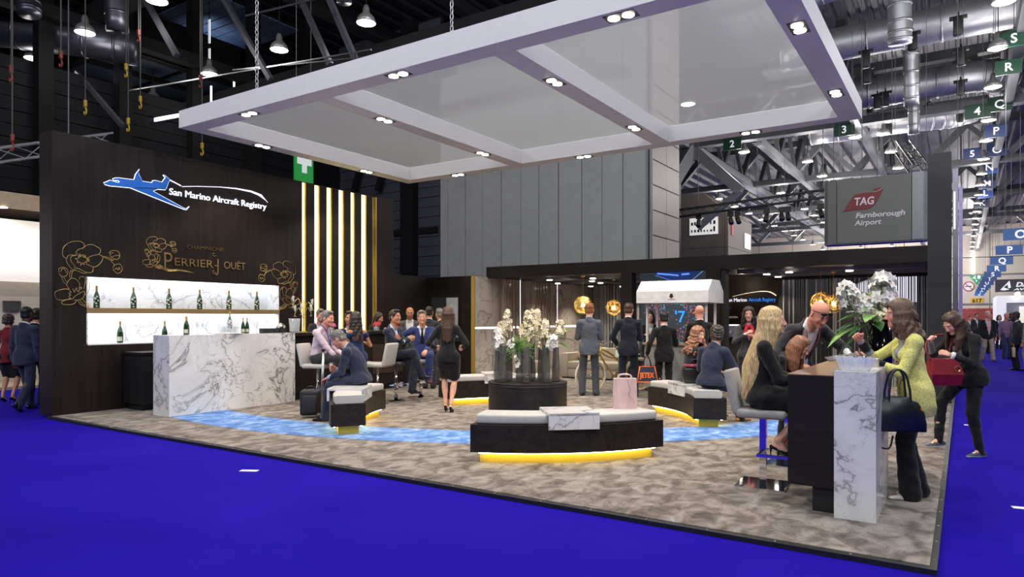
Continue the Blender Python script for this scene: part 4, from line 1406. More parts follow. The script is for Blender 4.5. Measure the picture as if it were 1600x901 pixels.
def person(label, loc, face, h=1.75, sex='m', skin='fair', hair=('short', 'brown'), hz=None, lean=0, hunch=0, side=0, twist=0,
           head=(0, 0, 0), feet=None, hands=None, elbows=None, palms=None, curl=(30, 30), knees=None,
           top=('jacket', None), shirt=None, tie=None, bottom=('trousers', None), shoes=('oxford', None), vox=0.014,
           mouth='shut', beard=None, fat=1.0, group=None, wr=0.0032, hem=None, hlen=0.34, sleeves=1.0, seated=False, hairfwd=0.0, flare=1.0):
    s = h / 1.75
    fem = sex == 'f'
    hz = hz if hz is not None else 0.925 * s
    root = empty('person', loc, math.radians(face - 90))
    tag(root, label, 'person', group)
    X3 = np.array([1.0, 0, 0])
    R1 = rotm(0, lean, side)
    R2 = rotm(0, lean + hunch, side)
    Rt = R2 @ rotm(twist, 0, 0)
    P = np.array([0, 0, hz])
    mid = P + R1 @ np.array([0, 0, 0.24 * s])
    N = mid + R2 @ np.array([0, -0.01, 0.27 * s])
    sw = (0.150 if fem else 0.178) * s * (0.5 + 0.5 * fat)
    SH = [N + Rt @ np.array([sg * sw, 0.0, -0.078 * s]) for sg in (-1, 1)]
    hw = 0.088 * s
    HP = [P + R1 @ np.array([sg * hw, 0, 0]) for sg in (-1, 1)]
    Rh = R2 @ np.eye(3)
    Rh = rotm(0, (lean + hunch) * 0.35, side * 0.3) @ rotm(*head)
    hs = s ** 0.6 * (0.98 if fem else 1.04)
    HC = N + R2 @ np.array([0, 0.015, 0.045 * s]) + Rh @ np.array([0, 0.034, 0.125]) * hs
    # limbs
    la, lf = (0.285 * s, 0.255 * s)
    lt, lc = (0.43 * s, 0.425 * s)
    az = 0.085 * (0.6 + 0.4 * s)
    heel = shoes[0] == 'heel'
    if feet is None:
        feet = [(-0.085, 0.0, 0, 8, 0), (0.085, 0.0, 0, -8, 0)]
    AN, FR = [], []
    for i, ft in enumerate(feet):
        yaw, pit = ft[3], ft[4]
        fr = rotm(yaw, pit, 0)
        AN.append(np.array([ft[0], ft[1], ft[2] + (0.1445 if heel else az)]))
        FR.append(fr)
    KN = []
    for i, sg in enumerate((-1, 1)):
        kh = knees[i] if knees else (sg * 0.12 + 0.0, 1.0, 0.15)
        k, t = bend(HP[i], AN[i], lt, lc, kh)
        KN.append(k)
        AN[i] = t
    if hands is None:
        hands = [(-0.24 * s, 0.03, hz - 0.10 * s), (0.24 * s, 0.03, hz - 0.10 * s)]
    EL, WR = [], []
    for i, sg in enumerate((-1, 1)):
        eh = elbows[i] if elbows else (sg * 0.35, -1.0, -0.25)
        e, t = bend(SH[i], hands[i], la, lf, eh)
        EL.append(e)
        WR.append(t)
    allp = np.array([P, N, HC] + SH + HP + KN + AN + EL + WR)
    lo, hi = allp.min(0) - 0.26, allp.max(0) + 0.26
    lo[2] = max(lo[2], min(a[2] for a in AN) - 0.20)
    fwd = R1 @ np.array([0, 1.0, 0])
    fwd2 = Rt @ np.array([0, 1.0, 0])
    # ---- body (skin): one continuous figure, head and hands included
    bare = bottom[0] in ('skirt', 'dress')
    F = Field(lo, hi, vox)
    F.cone(P, P + R1 @ np.array([0, 0, 0.02]), 0.115 * s, 0.115 * s, 0.03, fwd, 0.75)
    F.cone(P, mid, 0.110 * s, 0.100 * s, 0.04, fwd, 0.72)
    F.cone(mid, N - R2 @ np.array([0, 0, 0.18 * s]), 0.090 * s, 0.088 * s, 0.04, fwd2, 0.70)
    F.cone(SH[0] * 0.85 + SH[1] * 0.15, SH[0] * 0.15 + SH[1] * 0.85, 0.034 * s, 0.034 * s, 0.04)
    F.cone(N - R2 @ np.array([0, 0, 0.03]), HC + Rh @ np.array([0, -0.03, -0.10]) * hs, 0.055 * s, 0.046 * s, 0.03)
    g = 0.9 if fem else 1.0
    for i in (0, 1):
        F.cone(SH[i], EL[i], 0.046 * s * g, 0.036 * s * g, 0.03)
        F.cone(EL[i], WR[i], 0.036 * s * g, 0.024 * s * g, 0.015)
        F.cone(HP[i], KN[i], 0.078 * s, 0.050 * s, 0.04)
        F.cone(KN[i], KN[i] * 0.45 + AN[i] * 0.55, 0.047 * s, 0.045 * s, 0.02)
        cb = KN[i] * 0.68 + AN[i] * 0.32 - FR[i] @ np.array([0, 0.018, 0]) * s
        F.ell(cb, (0.044 * s, 0.046 * s, 0.09 * s), k=0.03)
        F.cone(KN[i] * 0.45 + AN[i] * 0.55, AN[i], 0.042 * s, 0.029 * s, 0.02)
        if heel:
            F.cone(AN[i] + FR[i] @ np.array([0, -0.03, -0.05]), AN[i] + FR[i] @ np.array([0, 0.085, -0.112]), 0.024, 0.026, 0.015)
            F.cone(AN[i], AN[i] + FR[i] @ np.array([0, 0.06, -0.085]), 0.026, 0.022, 0.02)
        else:
            F.cone(AN[i], AN[i] + FR[i] @ np.array([0, 0.06, -0.05]), 0.030, 0.024, 0.02)
    v, q = F.mesh()
    parts = [(relax(v, q, 2, 0.5), q, 0)]
    hv = 0.0045 if vox < 0.012 else 0.0065
    for hvv, hq, hm in head_template(sex, hv, mouth):
        parts.append((HC + (hvv * hs) @ Rh.T, hq, hm))
    for i, sg in enumerate((-1, 1)):
        cu = curl[i]
        tv, tq = hand_template(cu, 0.0045 if vox < 0.012 else 0.006)
        tv = tv * (s * 0.98 if not fem else s * 0.93)
        if sg < 0:      # template thumb is on +Y with palm down: that is a right hand pointing +X; mirror for the left
            tv = tv * np.array([1, 1, 1])
        x = WR[i] - EL[i]
        x = x / np.linalg.norm(x)
        pd = np.array(palms[i] if palms and palms[i] is not None else (-sg * 1.0, 0.15, -0.1), float)
        z = -(pd - x * (pd @ x))
        z = z / np.linalg.norm(z)
        y = np.cross(z, x)
        # right hand palm down pointing forward has its thumb to the left: +Y of the frame; the left hand is mirrored
        if sg > 0:
            m = np.stack([x, y, z], 1)
            parts.append((WR[i] + tv @ m.T, tq, 0))
        else:
            m = np.stack([x, -y, z], 1)
            parts.append((WR[i] + tv @ m.T, tq[:, ::-1], 0))
    bm = hair[1]
    body = link_mesh('body', np_mesh('body', parts, [SKIN[skin], LIPS, EYEW, IRIS, HAIR[bm]]), root)
    # ---- clothes
    def leg_prims(F, r0, r1, r2, k=0.03, t0=0.0):
        for i in (0, 1):
            F.cone(HP[i], KN[i], r0, r1, k)
            F.cone(KN[i], AN[i] + (0, 0, -0.035 if not bare else 0), r1 * 0.98, r2, 0.02)
    if bottom[0] in ('trousers', 'leggings'):
        sk = 0.93 if bottom[0] == 'leggings' else 1.0
        z0 = max(lo[2], min(a[2] for a in AN) - 0.12)
        F = Field((lo[0], lo[1], z0), (hi[0], hi[1], max(P[2], max(k[2] for k in KN)) + 0.22), vox)
        F.cone(P + R1 @ np.array([0, 0, 0.09 * s]), P, 0.112 * s * fat, 0.124 * s * fat, 0.04, fwd, 0.78)
        leg_prims(F, 0.089 * s * sk * (0.5 + 0.5 * fat), 0.071 * s * sk, (0.066 if sk == 1 else 0.045) * s * flare)
        F.fold(wr, len(label) % 7)
        v, q = F.mesh()
        link_mesh(bottom[0], np_mesh(bottom[0], [(relax(v, q, 1, 0.4), q, 0)], [bottom[1]]), root)
    elif bottom[0] in ('skirt', 'dress'):
        F = Field((lo[0], lo[1], min(k[2] for k in KN) - 0.12), (hi[0], hi[1], hi[2] if bottom[0] == 'dress' else P[2] + 0.24), vox)
        F.cone(P + R1 @ np.array([0, 0, 0.12 * s]), P, 0.115 * s, 0.138 * s, 0.04, fwd, 0.78)
        e = hem if hem is not None else 0.86
        st = [(HP[0] + (KN[0] - HP[0]) * t, HP[1] + (KN[1] - HP[1]) * t) for t in (0.1, 0.4, 0.7, e)]
        rr = (0.112, 0.104, 0.092, 0.082)
        for (a, b), r in zip(st, rr):
            F.cone(a, b, r * s, r * s, 0.05)
        for i in (0, 1):
            F.cone(st[0][i], st[3][i], rr[0] * s, rr[3] * s, 0.03)
        ax = (st[3][0] + st[3][1]) - (HP[0] + HP[1])
        ax = ax / np.linalg.norm(ax)
        F.cut(ax, (st[3][0] + st[3][1]) / 2 + ax * 0.05)
        if bottom[0] == 'dress':
            F.cone(P, mid, 0.125 * s, 0.108 * s, 0.04, fwd, 0.74)
            F.cone(mid, N - R2 @ np.array([0, 0, 0.10 * s]), 0.112 * s, 0.122 * s, 0.04, fwd2, 0.72)
            F.cut(R2 @ np.array([0, 0, 1.0]), N - R2 @ np.array([0, 0, 0.075 * s]))
            for i in (0, 1):
                F.cone(SH[i] * 0.8 + EL[i] * 0.2, SH[i] * 0.72 + EL[i] * 0.28, 0.056 * s, 0.055 * s, 0.02)
        F.fold(wr * 0.7, 1.3)
        v, q = F.mesh()
        link_mesh(bottom[0], np_mesh(bottom[0], [(relax(v, q, 1, 0.4), q, 0)], [bottom[1]]), root)
    def torso(F, grow, chest, belly):
        F.cone(P + R1 @ np.array([0, 0, 0.03]), mid, (0.128 * fat + grow) * s, (belly * (0.4 + 0.6 * fat) + grow) * s, 0.05, fwd, 0.78)
        F.cone(mid, N - R2 @ np.array([0, 0, 0.175 * s]), (belly * (0.5 + 0.5 * fat) + grow) * s, (chest + grow) * s, 0.05, fwd2, 0.76)
        F.cone(SH[0] * 0.92 + SH[1] * 0.08, SH[0] * 0.08 + SH[1] * 0.92, (0.046 + grow) * s, (0.046 + grow) * s, 0.05)
        for i in (0, 1):
            F.cone(N - R2 @ np.array([0, 0.0, 0.02 * s]), SH[i], 0.050 * s, 0.038 * s, 0.04)
        if fem:
            for sg in (-1, 1):
                F.ell(N + Rt @ np.array([sg * 0.065, 0.075, -0.175]) * s, ((0.058 + grow) * s, (0.048 + grow) * s, (0.056 + grow) * s), k=0.04)
    g2 = 0.88 if fem else 1.0
    chest, belly = (0.110, 0.088) if fem else (0.138, 0.128)
    if top[0] in ('jacket', 'open_jacket'):
        shm = shirt or cloth('white_shirt', (0.72, 0.72, 0.74), 0.7)
        tz = P[2] - 0.05
        F = Field((lo[0], lo[1], lo[2] if lo[2] > tz else tz), (hi[0], hi[1], N[2] + 0.16), vox)
        torso(F, -0.004, chest, belly)
        F.cone(N - R2 @ np.array([0, -0.006, 0.02]) * s, N + R2 @ np.array([0, 0.006, 0.045]) * s, 0.068 * s, 0.062 * s, 0.015)
        F.cut(R2 @ np.array([0, 0.25, 0.97]), N + R2 @ np.array([0, 0.0, 0.042]) * s)
        for i in (0, 1):
            F.cone(SH[i], EL[i], 0.048 * s, 0.042 * s, 0.03)
            F.cone(EL[i], WR[i] - (WR[i] - EL[i]) * 0.06, 0.040 * s, 0.031 * s, 0.015)
        v, q = F.mesh()
        link_mesh('shirt', np_mesh('shirt', [(relax(v, q, 1, 0.4), q, 0)], [shm]), root)
        F = Field((lo[0], lo[1], min(P[2] - 0.26, lo[2] + 0.3) if not seated else P[2] - 0.16), (hi[0], hi[1], N[2] + 0.16), vox)
        torso(F, 0.014, chest, belly)
        jl = hem if (hem is not None and bottom[0] not in ('skirt', 'dress')) else (0.06 if seated else (0.10 if fem else 0.17))
        F.cone(P + R1 @ np.array([0, 0, 0.06]), P - R1 @ np.array([0, 0, jl - 0.02]), 0.138 * s * fat * g2, 0.153 * s * fat * g2, 0.04, fwd, 0.88)
        F.cone(N - R2 @ np.array([0, 0.01, 0.03]), N + R2 @ np.array([0, -0.010, 0.0]), 0.084 * s, 0.076 * s, 0.02)
        hc0 = P - R1 @ np.array([0, 0, jl * 0.5])
        F.cone(hc0 + R1 @ np.array([-hw, 0, 0]), hc0 + R1 @ np.array([hw, 0, 0]), 0.106 * s * fat * g2, 0.106 * s * fat * g2, 0.05, fwd, 1.12)
        F.cone(HP[0], HP[1], 0.105 * s * fat * g2, 0.105 * s * fat * g2, 0.05, fwd, 1.08)
        for i in (0, 1):
            F.cone(SH[i], EL[i], 0.062 * s * g2, 0.054 * s * g2, 0.035)
            F.cone(EL[i], WR[i] - (WR[i] - EL[i]) * (0.10 + 0.9 * (1 - sleeves)), 0.053 * s * g2, 0.043 * s * g2, 0.02)
        F.fold(wr, len(label) % 5)
        F.cut(-(R1 @ np.array([0, 0, 1.0])), P - R1 @ np.array([0, 0, jl]))
        F.cut(R2 @ np.array([0, 0.5, 0.86]), N + R2 @ np.array([0, 0.0, 0.006]) * s)
        # open front: a wedge above the button, a slit below it
        Xg, Yg, Zg = F.ax[0][:, None, None], F.ax[1][None, :, None], F.ax[2][None, None, :]
        loc3 = [Xg - mid[0], Yg - mid[1], Zg - mid[2]]
        lx = sum(loc3[c] * Rt[c, 0] for c in range(3))
        ly = sum(loc3[c] * Rt[c, 1] for c in range(3))
        lz = sum(loc3[c] * Rt[c, 2] for c in range(3))
        zb = (-0.02 if top[0] == 'jacket' else -0.35) * s
        wedge = np.maximum(np.abs(lx) - np.clip((lz - zb) * (0.24 if top[0] == 'jacket' else 0.16), 0.0, 0.085 * s) - 0.002, 0.035 * s - ly)
        F.d = np.maximum(F.d, -wedge.astype(np.float32))
        v, q = F.mesh()
        link_mesh('jacket', np_mesh('jacket', [(relax(v, q, 1, 0.4), q, 0)], [top[1]]), root)
        if tie is not None:
            mb = MB()
            pts = []
            for k, (zz, w) in enumerate(((0.245, 0.016), (0.225, 0.020), (0.20, 0.014), (0.10, 0.026), (0.0, 0.034), (-0.03, 0.034))):
                yy = (0.084, 0.098, 0.106, 0.122, 0.119, 0.114)[k] * (0.5 + 0.5 * fat) + 0.006
                pts.append((mid + Rt @ (np.array([0, yy, zz]) * s), w * s))
            for (a, wa), (b, wb) in zip(pts[:-1], pts[1:]):
                u = Rt[:, 0]
                n = Rt[:, 1] * 0.006
                vs = [a - u * wa, a + u * wa, b + u * wb, b - u * wb]
                mb.raw([p + n for p in vs] + [p - n for p in vs], [(0, 1, 2, 3), (7, 6, 5, 4), (0, 4, 5, 1), (2, 6, 7, 3), (1, 5, 6, 2), (3, 7, 4, 0)])
            mb.build('tie', tie, root)
    elif top[0] in ('shirt', 'sweater'):
        F = Field((lo[0], lo[1], P[2] - 0.16), (hi[0], hi[1], N[2] + 0.16), vox)
        torso(F, 0.006, chest, belly)
        tl = 0.0 if top[0] == 'shirt' else 0.12
        F.cone(P + R1 @ np.array([0, 0, 0.06]), P - R1 @ np.array([0, 0, tl]), 0.135 * s * fat, 0.145 * s * fat, 0.04, fwd, 0.80)
        F.cone(N - R2 @ np.array([0, -0.006, 0.02]) * s, N + R2 @ np.array([0, 0.006, 0.04]) * s, 0.068 * s, 0.063 * s, 0.015)
        for i in (0, 1):
            F.cone(SH[i], EL[i], 0.060 * s, 0.052 * s, 0.035)
            F.cone(EL[i], WR[i] - (WR[i] - EL[i]) * (0.06 + 0.94 * (1 - sleeves)), 0.050 * s, 0.036 * s, 0.02)
        F.fold(wr * 1.3, 2.0)
        F.cut(R2 @ np.array([0, 0.35, 0.94]), N + R2 @ np.array([0, 0.0, 0.035]) * s)
        F.cut(-(R1 @ np.array([0, 0, 1.0])), P - R1 @ np.array([0, 0, tl + 0.02]))
        v, q = F.mesh()
        link_mesh(top[0], np_mesh(top[0], [(relax(v, q, 1, 0.4), q, 0)], [top[1]]), root)
    # ---- shoes
    for i in (0, 1):
        sm = shoe_mesh(shoes[0], shoes[1], (shoes[0], shoes[1][0].name))
        o = link_mesh('shoe', sm, root)
        sc = 1.0 if fem and heel else (0.9 if fem else 1.02)
        m4 = Matrix.Translation(Vector(AN[i])) @ Matrix([list(r) for r in FR[i]]).to_4x4() @ Matrix.Scale(sc if not heel else 1.0, 4)
        if not heel:
            m4 = Matrix.Translation(Vector((0, 0, 0.085 * sc - az))) @ m4
        o.matrix_local = m4
    # ---- hair
    st, hc = hair
    mh = HAIR[hc]
    hp = lambda x, y, z: HC + Rh @ np.array([x, y, z]) * hs
    if st != 'bald':
        hvx = 0.0065 if vox < 0.012 else 0.009
        lg = st in ('long', 'curly', 'wavy', 'pony')
        ll = hlen if lg else 0.0
        c0 = HC - np.array([0, 0, ll * 0.5])
        F = Field(c0 - np.array([0.21, 0.27, 0.16 + ll * 0.5]), c0 + np.array([0.21, 0.19, 0.17 + ll * 0.5]), hvx)
        vol = {'short': 0.0, 'crop': -0.006, 'bob': 0.010, 'long': 0.004, 'wavy': 0.012, 'curly': 0.016, 'curls': 0.010, 'pony': 0.002, 'fringe': 0.004}[st]
        F.ell(hp(0, -0.018, 0.040), np.array((0.084 + vol, 0.101 + vol, 0.090 + vol)) * hs, Rh, 0.0)
        if st in ('short', 'crop', 'curls', 'fringe'):
            F.ell(hp(0, -0.045, -0.03), np.array((0.076 + vol, 0.068 + vol, 0.07)) * hs, Rh, 0.02)
            if st == 'short':
                F.ell(hp(0.01, 0.04, 0.105), np.array((0.055, 0.05, 0.025)) * hs, Rh, 0.02)
        # hairline: clear the face
        F.ell(hp(0, 0.125, -0.045), np.array((0.090, 0.120, 0.135)) * hs, Rh @ rotm(0, -16, 0), 0.006, op='sub')
        if st in ('short', 'crop', 'curls', 'fringe'):
            F.cut(Rh @ np.array([0, 0.25, -0.97]), hp(0, -0.08, -0.072))
            for sg in (-1, 1):
                F.ell(hp(sg * 0.088, -0.004, -0.022), np.array((0.025, 0.028, 0.040)) * hs, Rh, 0.004, op='sub')
        if st == 'bob':
            for sg in (-1, 1):
                F.cone(hp(sg * 0.072, 0.0, 0.02), hp(sg * 0.080, 0.002, -0.10), 0.034, 0.034, 0.02)
                F.cone(hp(sg * 0.055, -0.06, 0.0), hp(sg * 0.062, -0.06, -0.12), 0.045, 0.045, 0.02)
            F.cone(hp(0, -0.075, 0.0), hp(0, -0.075, -0.12), 0.050, 0.045, 0.02)
        if lg:
            n = 17 if st == 'curly' else 29
            for j in range(n):
                a = math.radians(-128 + 256 * j / (n - 1))
                sa, ca = math.sin(a), math.cos(a)
                L = ll * (1 - 0.10 * abs(sa) + 0.06 * math.sin(j * 2.4))
                if st == 'pony':
                    L *= 0.3
                p0 = hp(0.058 * sa, -0.018 - 0.068 * ca, 0.082)
                p1 = hp(0.084 * sa, -0.018 - 0.094 * ca, 0.0)
                p2 = hp(0.090 * sa, -0.012 - 0.098 * ca, -0.075)
                out = (Rh @ np.array([sa, -ca, 0])) * (1 if st == 'curly' else 0.4)
                out[2] = 0
                dn = np.array([0, -0.10 + hairfwd, -1.0])
                p3 = p2 + dn * (L * 0.45) + out * 0.03
                p4 = p2 + dn * L + out * (0.05 if st == 'curly' else 0.0)
                if st in ('wavy', 'curly'):
                    wv = 0.018 if st == 'curly' else 0.010
                    pts = [p2 + (p4 - p2) * t + out * 0.04 * t + np.array([math.sin(t * 14 + j * 2.1), math.cos(t * 13 + j), 0]) * wv for t in np.linspace(0, 1, 7)]
                else:
                    pts = [p2, p3, p4]
                F.cone(p0, p1, 0.020, 0.021, 0.014)
                F.cone(p1, p2, 0.021, 0.022, 0.012)
                for k in range(len(pts) - 1):
                    t = (k + 1) / (len(pts) - 1)
                    w0 = 0.026 if st == 'curly' else 0.021
                    F.cone(pts[k], pts[k + 1], w0 - 0.010 * (k / (len(pts) - 1)), w0 - (0.012 if st == 'curly' else 0.009) * t, 0.010)
            if st == 'pony':
                a, b = hp(0, -0.12, 0.03), hp(0, -0.135, -0.06)
                F.cone(hp(0, -0.09, 0.05), a, 0.03, 0.022, 0.01)
                F.cone(a, b, 0.024, 0.03, 0.01)
                F.cone(b, b + np.array([0, -0.02, -ll * 0.8]), 0.03, 0.012, 0.01)
        if st in ('curls', 'curly'):
            F.fold(0.009, 1.0, 3.0)
        elif not lg:
            F.fold(0.0022, 0.5, 3.4)
        if st in ('long', 'wavy', 'curly', 'bob', 'pony'):
            F.ell(hp(0, 0.130, -0.070), np.array((0.070, 0.105, 0.120)) * hs, Rh, 0.006, op='sub')
        v, q = F.mesh()
        link_mesh('hair', np_mesh('hair', [(relax(v, q, 1, 0.3), q, 0)], [mh]), root)
    if beard:
        F = Field(HC - 0.16, HC + 0.16, 0.0065)
        for sg in (-1, 1):
            F.cone(hp(sg * 0.056, 0.005, -0.045), hp(0, 0.066, -0.094), 0.027, 0.028, 0.01)
        F.cone(hp(-0.022, 0.084, -0.052), hp(0.022, 0.084, -0.052), 0.007, 0.007, 0.005)
        F.ell(hp(0, 0.092, -0.068), np.array((0.021, 0.02, 0.010)) * hs, Rh, 0.003, op='sub')
        F.cut(Rh @ np.array([0, 0, 1.0]), hp(0, 0, -0.034))
        v, q = F.mesh()
        link_mesh('beard', np_mesh('beard', [(v, q, 0)], [HAIR[beard]]), root)
    J = dict(P=P, N=N, HC=HC, SH=SH, EL=EL, WR=WR, KN=KN, AN=AN, Rh=Rh, Rt=Rt, mid=mid, hs=hs, s=s, R2=R2)
    return root, J
# ------------------------------------------------------------------ furniture and small things on the stand
C = (-5.15, 8.22)
def arc_profile(b, c, prof, a0, a1, n=20, smooth=True):
    k = len(prof)
    vs, fs = [], []
    for i in range(n + 1):
        a = math.radians(a0 + (a1 - a0) * i / n)
        for r, z in prof:
            vs.append((c[0] + math.cos(a) * r, c[1] + math.sin(a) * r, z))
    for i in range(n):
        for q in range(k):
            q2 = (q + 1) % k
            fs.append((i * k + q, (i + 1) * k + q, (i + 1) * k + q2, i * k + q2))
    b.raw(vs, fs, smooth)
    b.raw(vs[:k], [tuple(range(k))])
    b.raw(vs[-k:], [tuple(range(k))[::-1]])
BLED = EM('bench_led', (1.0, 0.80, 0.36), 16.0)
PLG = M('plinth_gold', (0.72, 0.52, 0.06), 0.4, 0.25, 0.05)
def bench(label, a0, a1):
    am = (a0 + a1) / 2
    t = empty('curved_bench', (C[0], C[1], 0))
    tag(t, label, 'bench')
    O = (0, 0)
    b = MB(); b.arc(O, 2.28, 2.72, a0, a1, 0.115, 0.40, 24); b.build('base', BENCHWOOD, t)
    b = MB(); b.arc(O, 2.36, 2.62, a0 + 1.6, a1 - 1.6, 0.0, 0.115, 24); b.build('plinth', PLG, t)
    b = MB(); b.arc(O, 2.655, 2.675, a0 + 1.6, a1 - 1.6, 0.098, 0.112, 24); b.arc(O, 2.315, 2.335, a0 + 1.6, a1 - 1.6, 0.098, 0.112, 24)
    b.box(0, 0, 0, 0, 0, 0)
    b.build('led_strip', BLED, t)
    pr = []
    for cx, cz, s0 in ((2.645, 0.475, 0), (2.315, 0.475, 90), (2.315, 0.425, 180), (2.645, 0.425, 270)):
        for k in range(4):
            an = math.radians(s0 + k * 30)
            pr.append((cx + 0.025 * math.cos(an), cz + 0.025 * math.sin(an)))
    for x0, x1 in ((a0 + 1.2, am - 5.5), (am + 5.5, a1 - 1.2)):
        b = MB(); arc_profile(b, O, pr, x0, x1, 16); b.build('cushion', SEATGREY if False else SEAT, t)
    b = MB()
    vs = []
    M4 = Matrix.Rotation(math.radians(am), 3, 'Z')
    b.cbox(M4 @ Vector((2.50, 0, 0.515)), (0.52, 0.53, 0.03), M4)
    b.cbox(M4 @ Vector((2.745, 0, 0.44)), (0.03, 0.53, 0.16), M4)
    b.cbox(M4 @ Vector((2.255, 0, 0.44)), (0.03, 0.53, 0.16), M4)
    b.build('marble_saddle', MARBLE, t)
    return t
bench('nearest curved bench with a marble saddle and glowing gold plinth, in front of the vases', -70.5, -25.5)
bench('left curved bench where the man with a champagne flute sits', -166, -124)
bench('right curved bench where the curly haired woman sits', 24.5, 65)
bench('rear curved bench behind the plinth of vases, glowing gold below', 112, 157)
pl = empty('round_plinth', (C[0], C[1], 0))
tag(pl, 'round dark wood plinth carrying the tall glass vases', 'plinth')
b = MB(); b.lathe([(0.547, 0.0), (0.555, 0.003), (0.555, 0.03), (0.555, 0.55), (0.555, 0.582), (0.547, 0.585)], n=64); b.build('body', BENCHWOOD, pl)
b = MB(); b.lathe([(0.0, 0.585), (0.556, 0.585), (0.56, 0.588), (0.56, 0.597), (0.556, 0.60), (0.55, 0.60), (0.0, 0.60)], n=64); b.build('top', TABLEWOOD, pl)
b = MB(); b.lathe([(0.52, -0.0), (0.52, 0.01)], n=40); b.build('glide', BLACK, pl)

# flowers -----------------------------------------------------------
IVORY = M('ivory_petal', (0.84, 0.75, 0.54), 0.55, 0, 0.12, 40)
WHITEP = M('white_petal', (0.86, 0.84, 0.78), 0.5, 0, 0.06, 40)
PINKP = M('pink_petal', (0.62, 0.16, 0.34), 0.55, 0, 0.3, 40)
REDP = M('red_petal', (0.50, 0.02, 0.03), 0.55, 0, 0.3, 40)
YELC = M('flower_heart', (0.55, 0.36, 0.05), 0.6)
LEAF = M('leaf_green', (0.035, 0.125, 0.02), 0.4, 0, 0.35, 14)
LEAFL = M('leaf_light', (0.18, 0.34, 0.07), 0.45, 0, 0.3, 14)
STEM = M('stem_green', (0.06, 0.13, 0.03), 0.5, 0, 0.2)
SMOKE = GLASS('smoke_glass', (0.15, 0.14, 0.12), 0.04, 0.48)
CLEAR = GLASS('clear_glass', (0.85, 0.9, 0.92), 0.02, 0.22)
CRYSTAL = GLASS('crystal_glass', (0.8, 0.84, 0.9), 0.03, 0.45)
def blossom(b, p, d, r, m=0, mc=1, n=5):
    d = Vector(d).normalized()
    u = d.orthogonal().normalized()
    u = Matrix.Rotation(random.uniform(0, 6.28), 3, d) @ u
    w = d.cross(u)
    p = Vector(p)
    b.m = m
    for i in range(n):
        a = 2 * PI * i / n
        e = u * math.cos(a) + w * math.sin(a)
        s = d.cross(e)
        vs = [p, p + e * r * 0.5 + s * r * 0.33 + d * r * 0.22, p + e * r + d * r * 0.10, p + e * r * 0.5 - s * r * 0.33 + d * r * 0.22, p + e * r * 0.5 + d * r * 0.08]
        b.raw(vs, [(0, 4, 1), (1, 4, 2), (2, 4, 3), (3, 4, 0)], True)
    b.m = mc
    b.raw([p + d * r * 0.35, p + u * r * 0.16 + d * r * 0.05, p - u * r * 0.08 + w * r * 0.14 + d * r * 0.05, p - u * r * 0.08 - w * r * 0.14 + d * r * 0.05], [(0, 1, 2), (0, 2, 3), (0, 3, 1)], True)
    b.m = 0
def leaf(name, mat, p, d, L, w, parent, droop=0.4, seg=6):
    d = Vector(d).normalized()
    side = d.cross(Vector((0, 0, 1)))
    side = side.normalized() if side.length > 0.1 else Vector((1, 0, 0))
    vs, fs = [], []
    for i in range(seg + 1):
        t = i / seg
        q = Vector(p) + d * (L * t) - Vector((0, 0, 1)) * (droop * L * t * t)
        ww = w * math.sin(PI * min(1, 0.06 + 0.94 * t)) ** 0.8
        up = Vector((0, 0, 0.25 * ww))
        vs += [q - side * ww + up, q, q + side * ww + up]
    for i in range(seg):
        a = i * 3
        fs += [(a, a + 3, a + 4, a + 1), (a + 1, a + 4, a + 5, a + 2)]
    b = MB()
    b.raw(vs, fs, True)
    return b.build(name, mat, parent, recalc=False)
def spike(b, base, tip, n, spread, r, m=0):
    base, tip = Vector(base), Vector(tip)
    for i in range(n):
        t = random.random()
        ax = base.lerp(tip, t)
        dd = Vector((random.gauss(0, 1), random.gauss(0, 1), random.gauss(0, 0.5))).normalized()
        blossom(b, ax + dd * spread * random.uniform(0.5, 1.0) * (1 - 0.55 * t * t), dd + Vector((0, 0, 0.2)), r * random.uniform(0.8, 1.15), m, 2)
RT, FW = Vector((0.835, 0.55, 0)), Vector((-0.55, 0.835, 0))
def vase(label, lat, dep, h=0.50):
    p = Vector((C[0], C[1], 0.60)) + RT * lat + FW * dep
    b = MB()
    b.lathe([(0.050, 0.0), (0.058, 0.012), (0.060, 0.15), (0.047, 0.34), (0.042, h - 0.01), (0.050, h), (0.046, h), (0.038, h - 0.02), (0.043, 0.33), (0.054, 0.15), (0.05, 0.03), (0, 0.03)], n=18)
    o = b.build('glass_vase', SMOKE, None, p)
    tag(o, label, 'vase')
    return p
VS = [(-0.42, -0.05, 0.47, 'leftmost tall smoked glass vase on the round plinth'), (-0.35, -0.17, 0.50, 'second smoked glass vase from the left, front of the left trio'), (-0.27, 0.08, 0.50, 'third smoked glass vase from the left on the plinth'),
      (-0.11, -0.10, 0.46, 'fourth smoked glass vase from the left on the plinth'), (-0.02, -0.26, 0.50, 'smoked glass vase at the very front of the plinth'), (0.06, 0.10, 0.52, 'smoked glass vase in the middle rear of the plinth'),
      (0.20, 0.12, 0.48, 'third smoked glass vase from the right on the plinth'), (0.25, -0.18, 0.52, 'second smoked glass vase from the right, near the plinth front'), (0.40, 0.0, 0.48, 'rightmost tall smoked glass vase on the round plinth')]
VP = [vase(l, a, d, h) for a, d, h, l in VS]
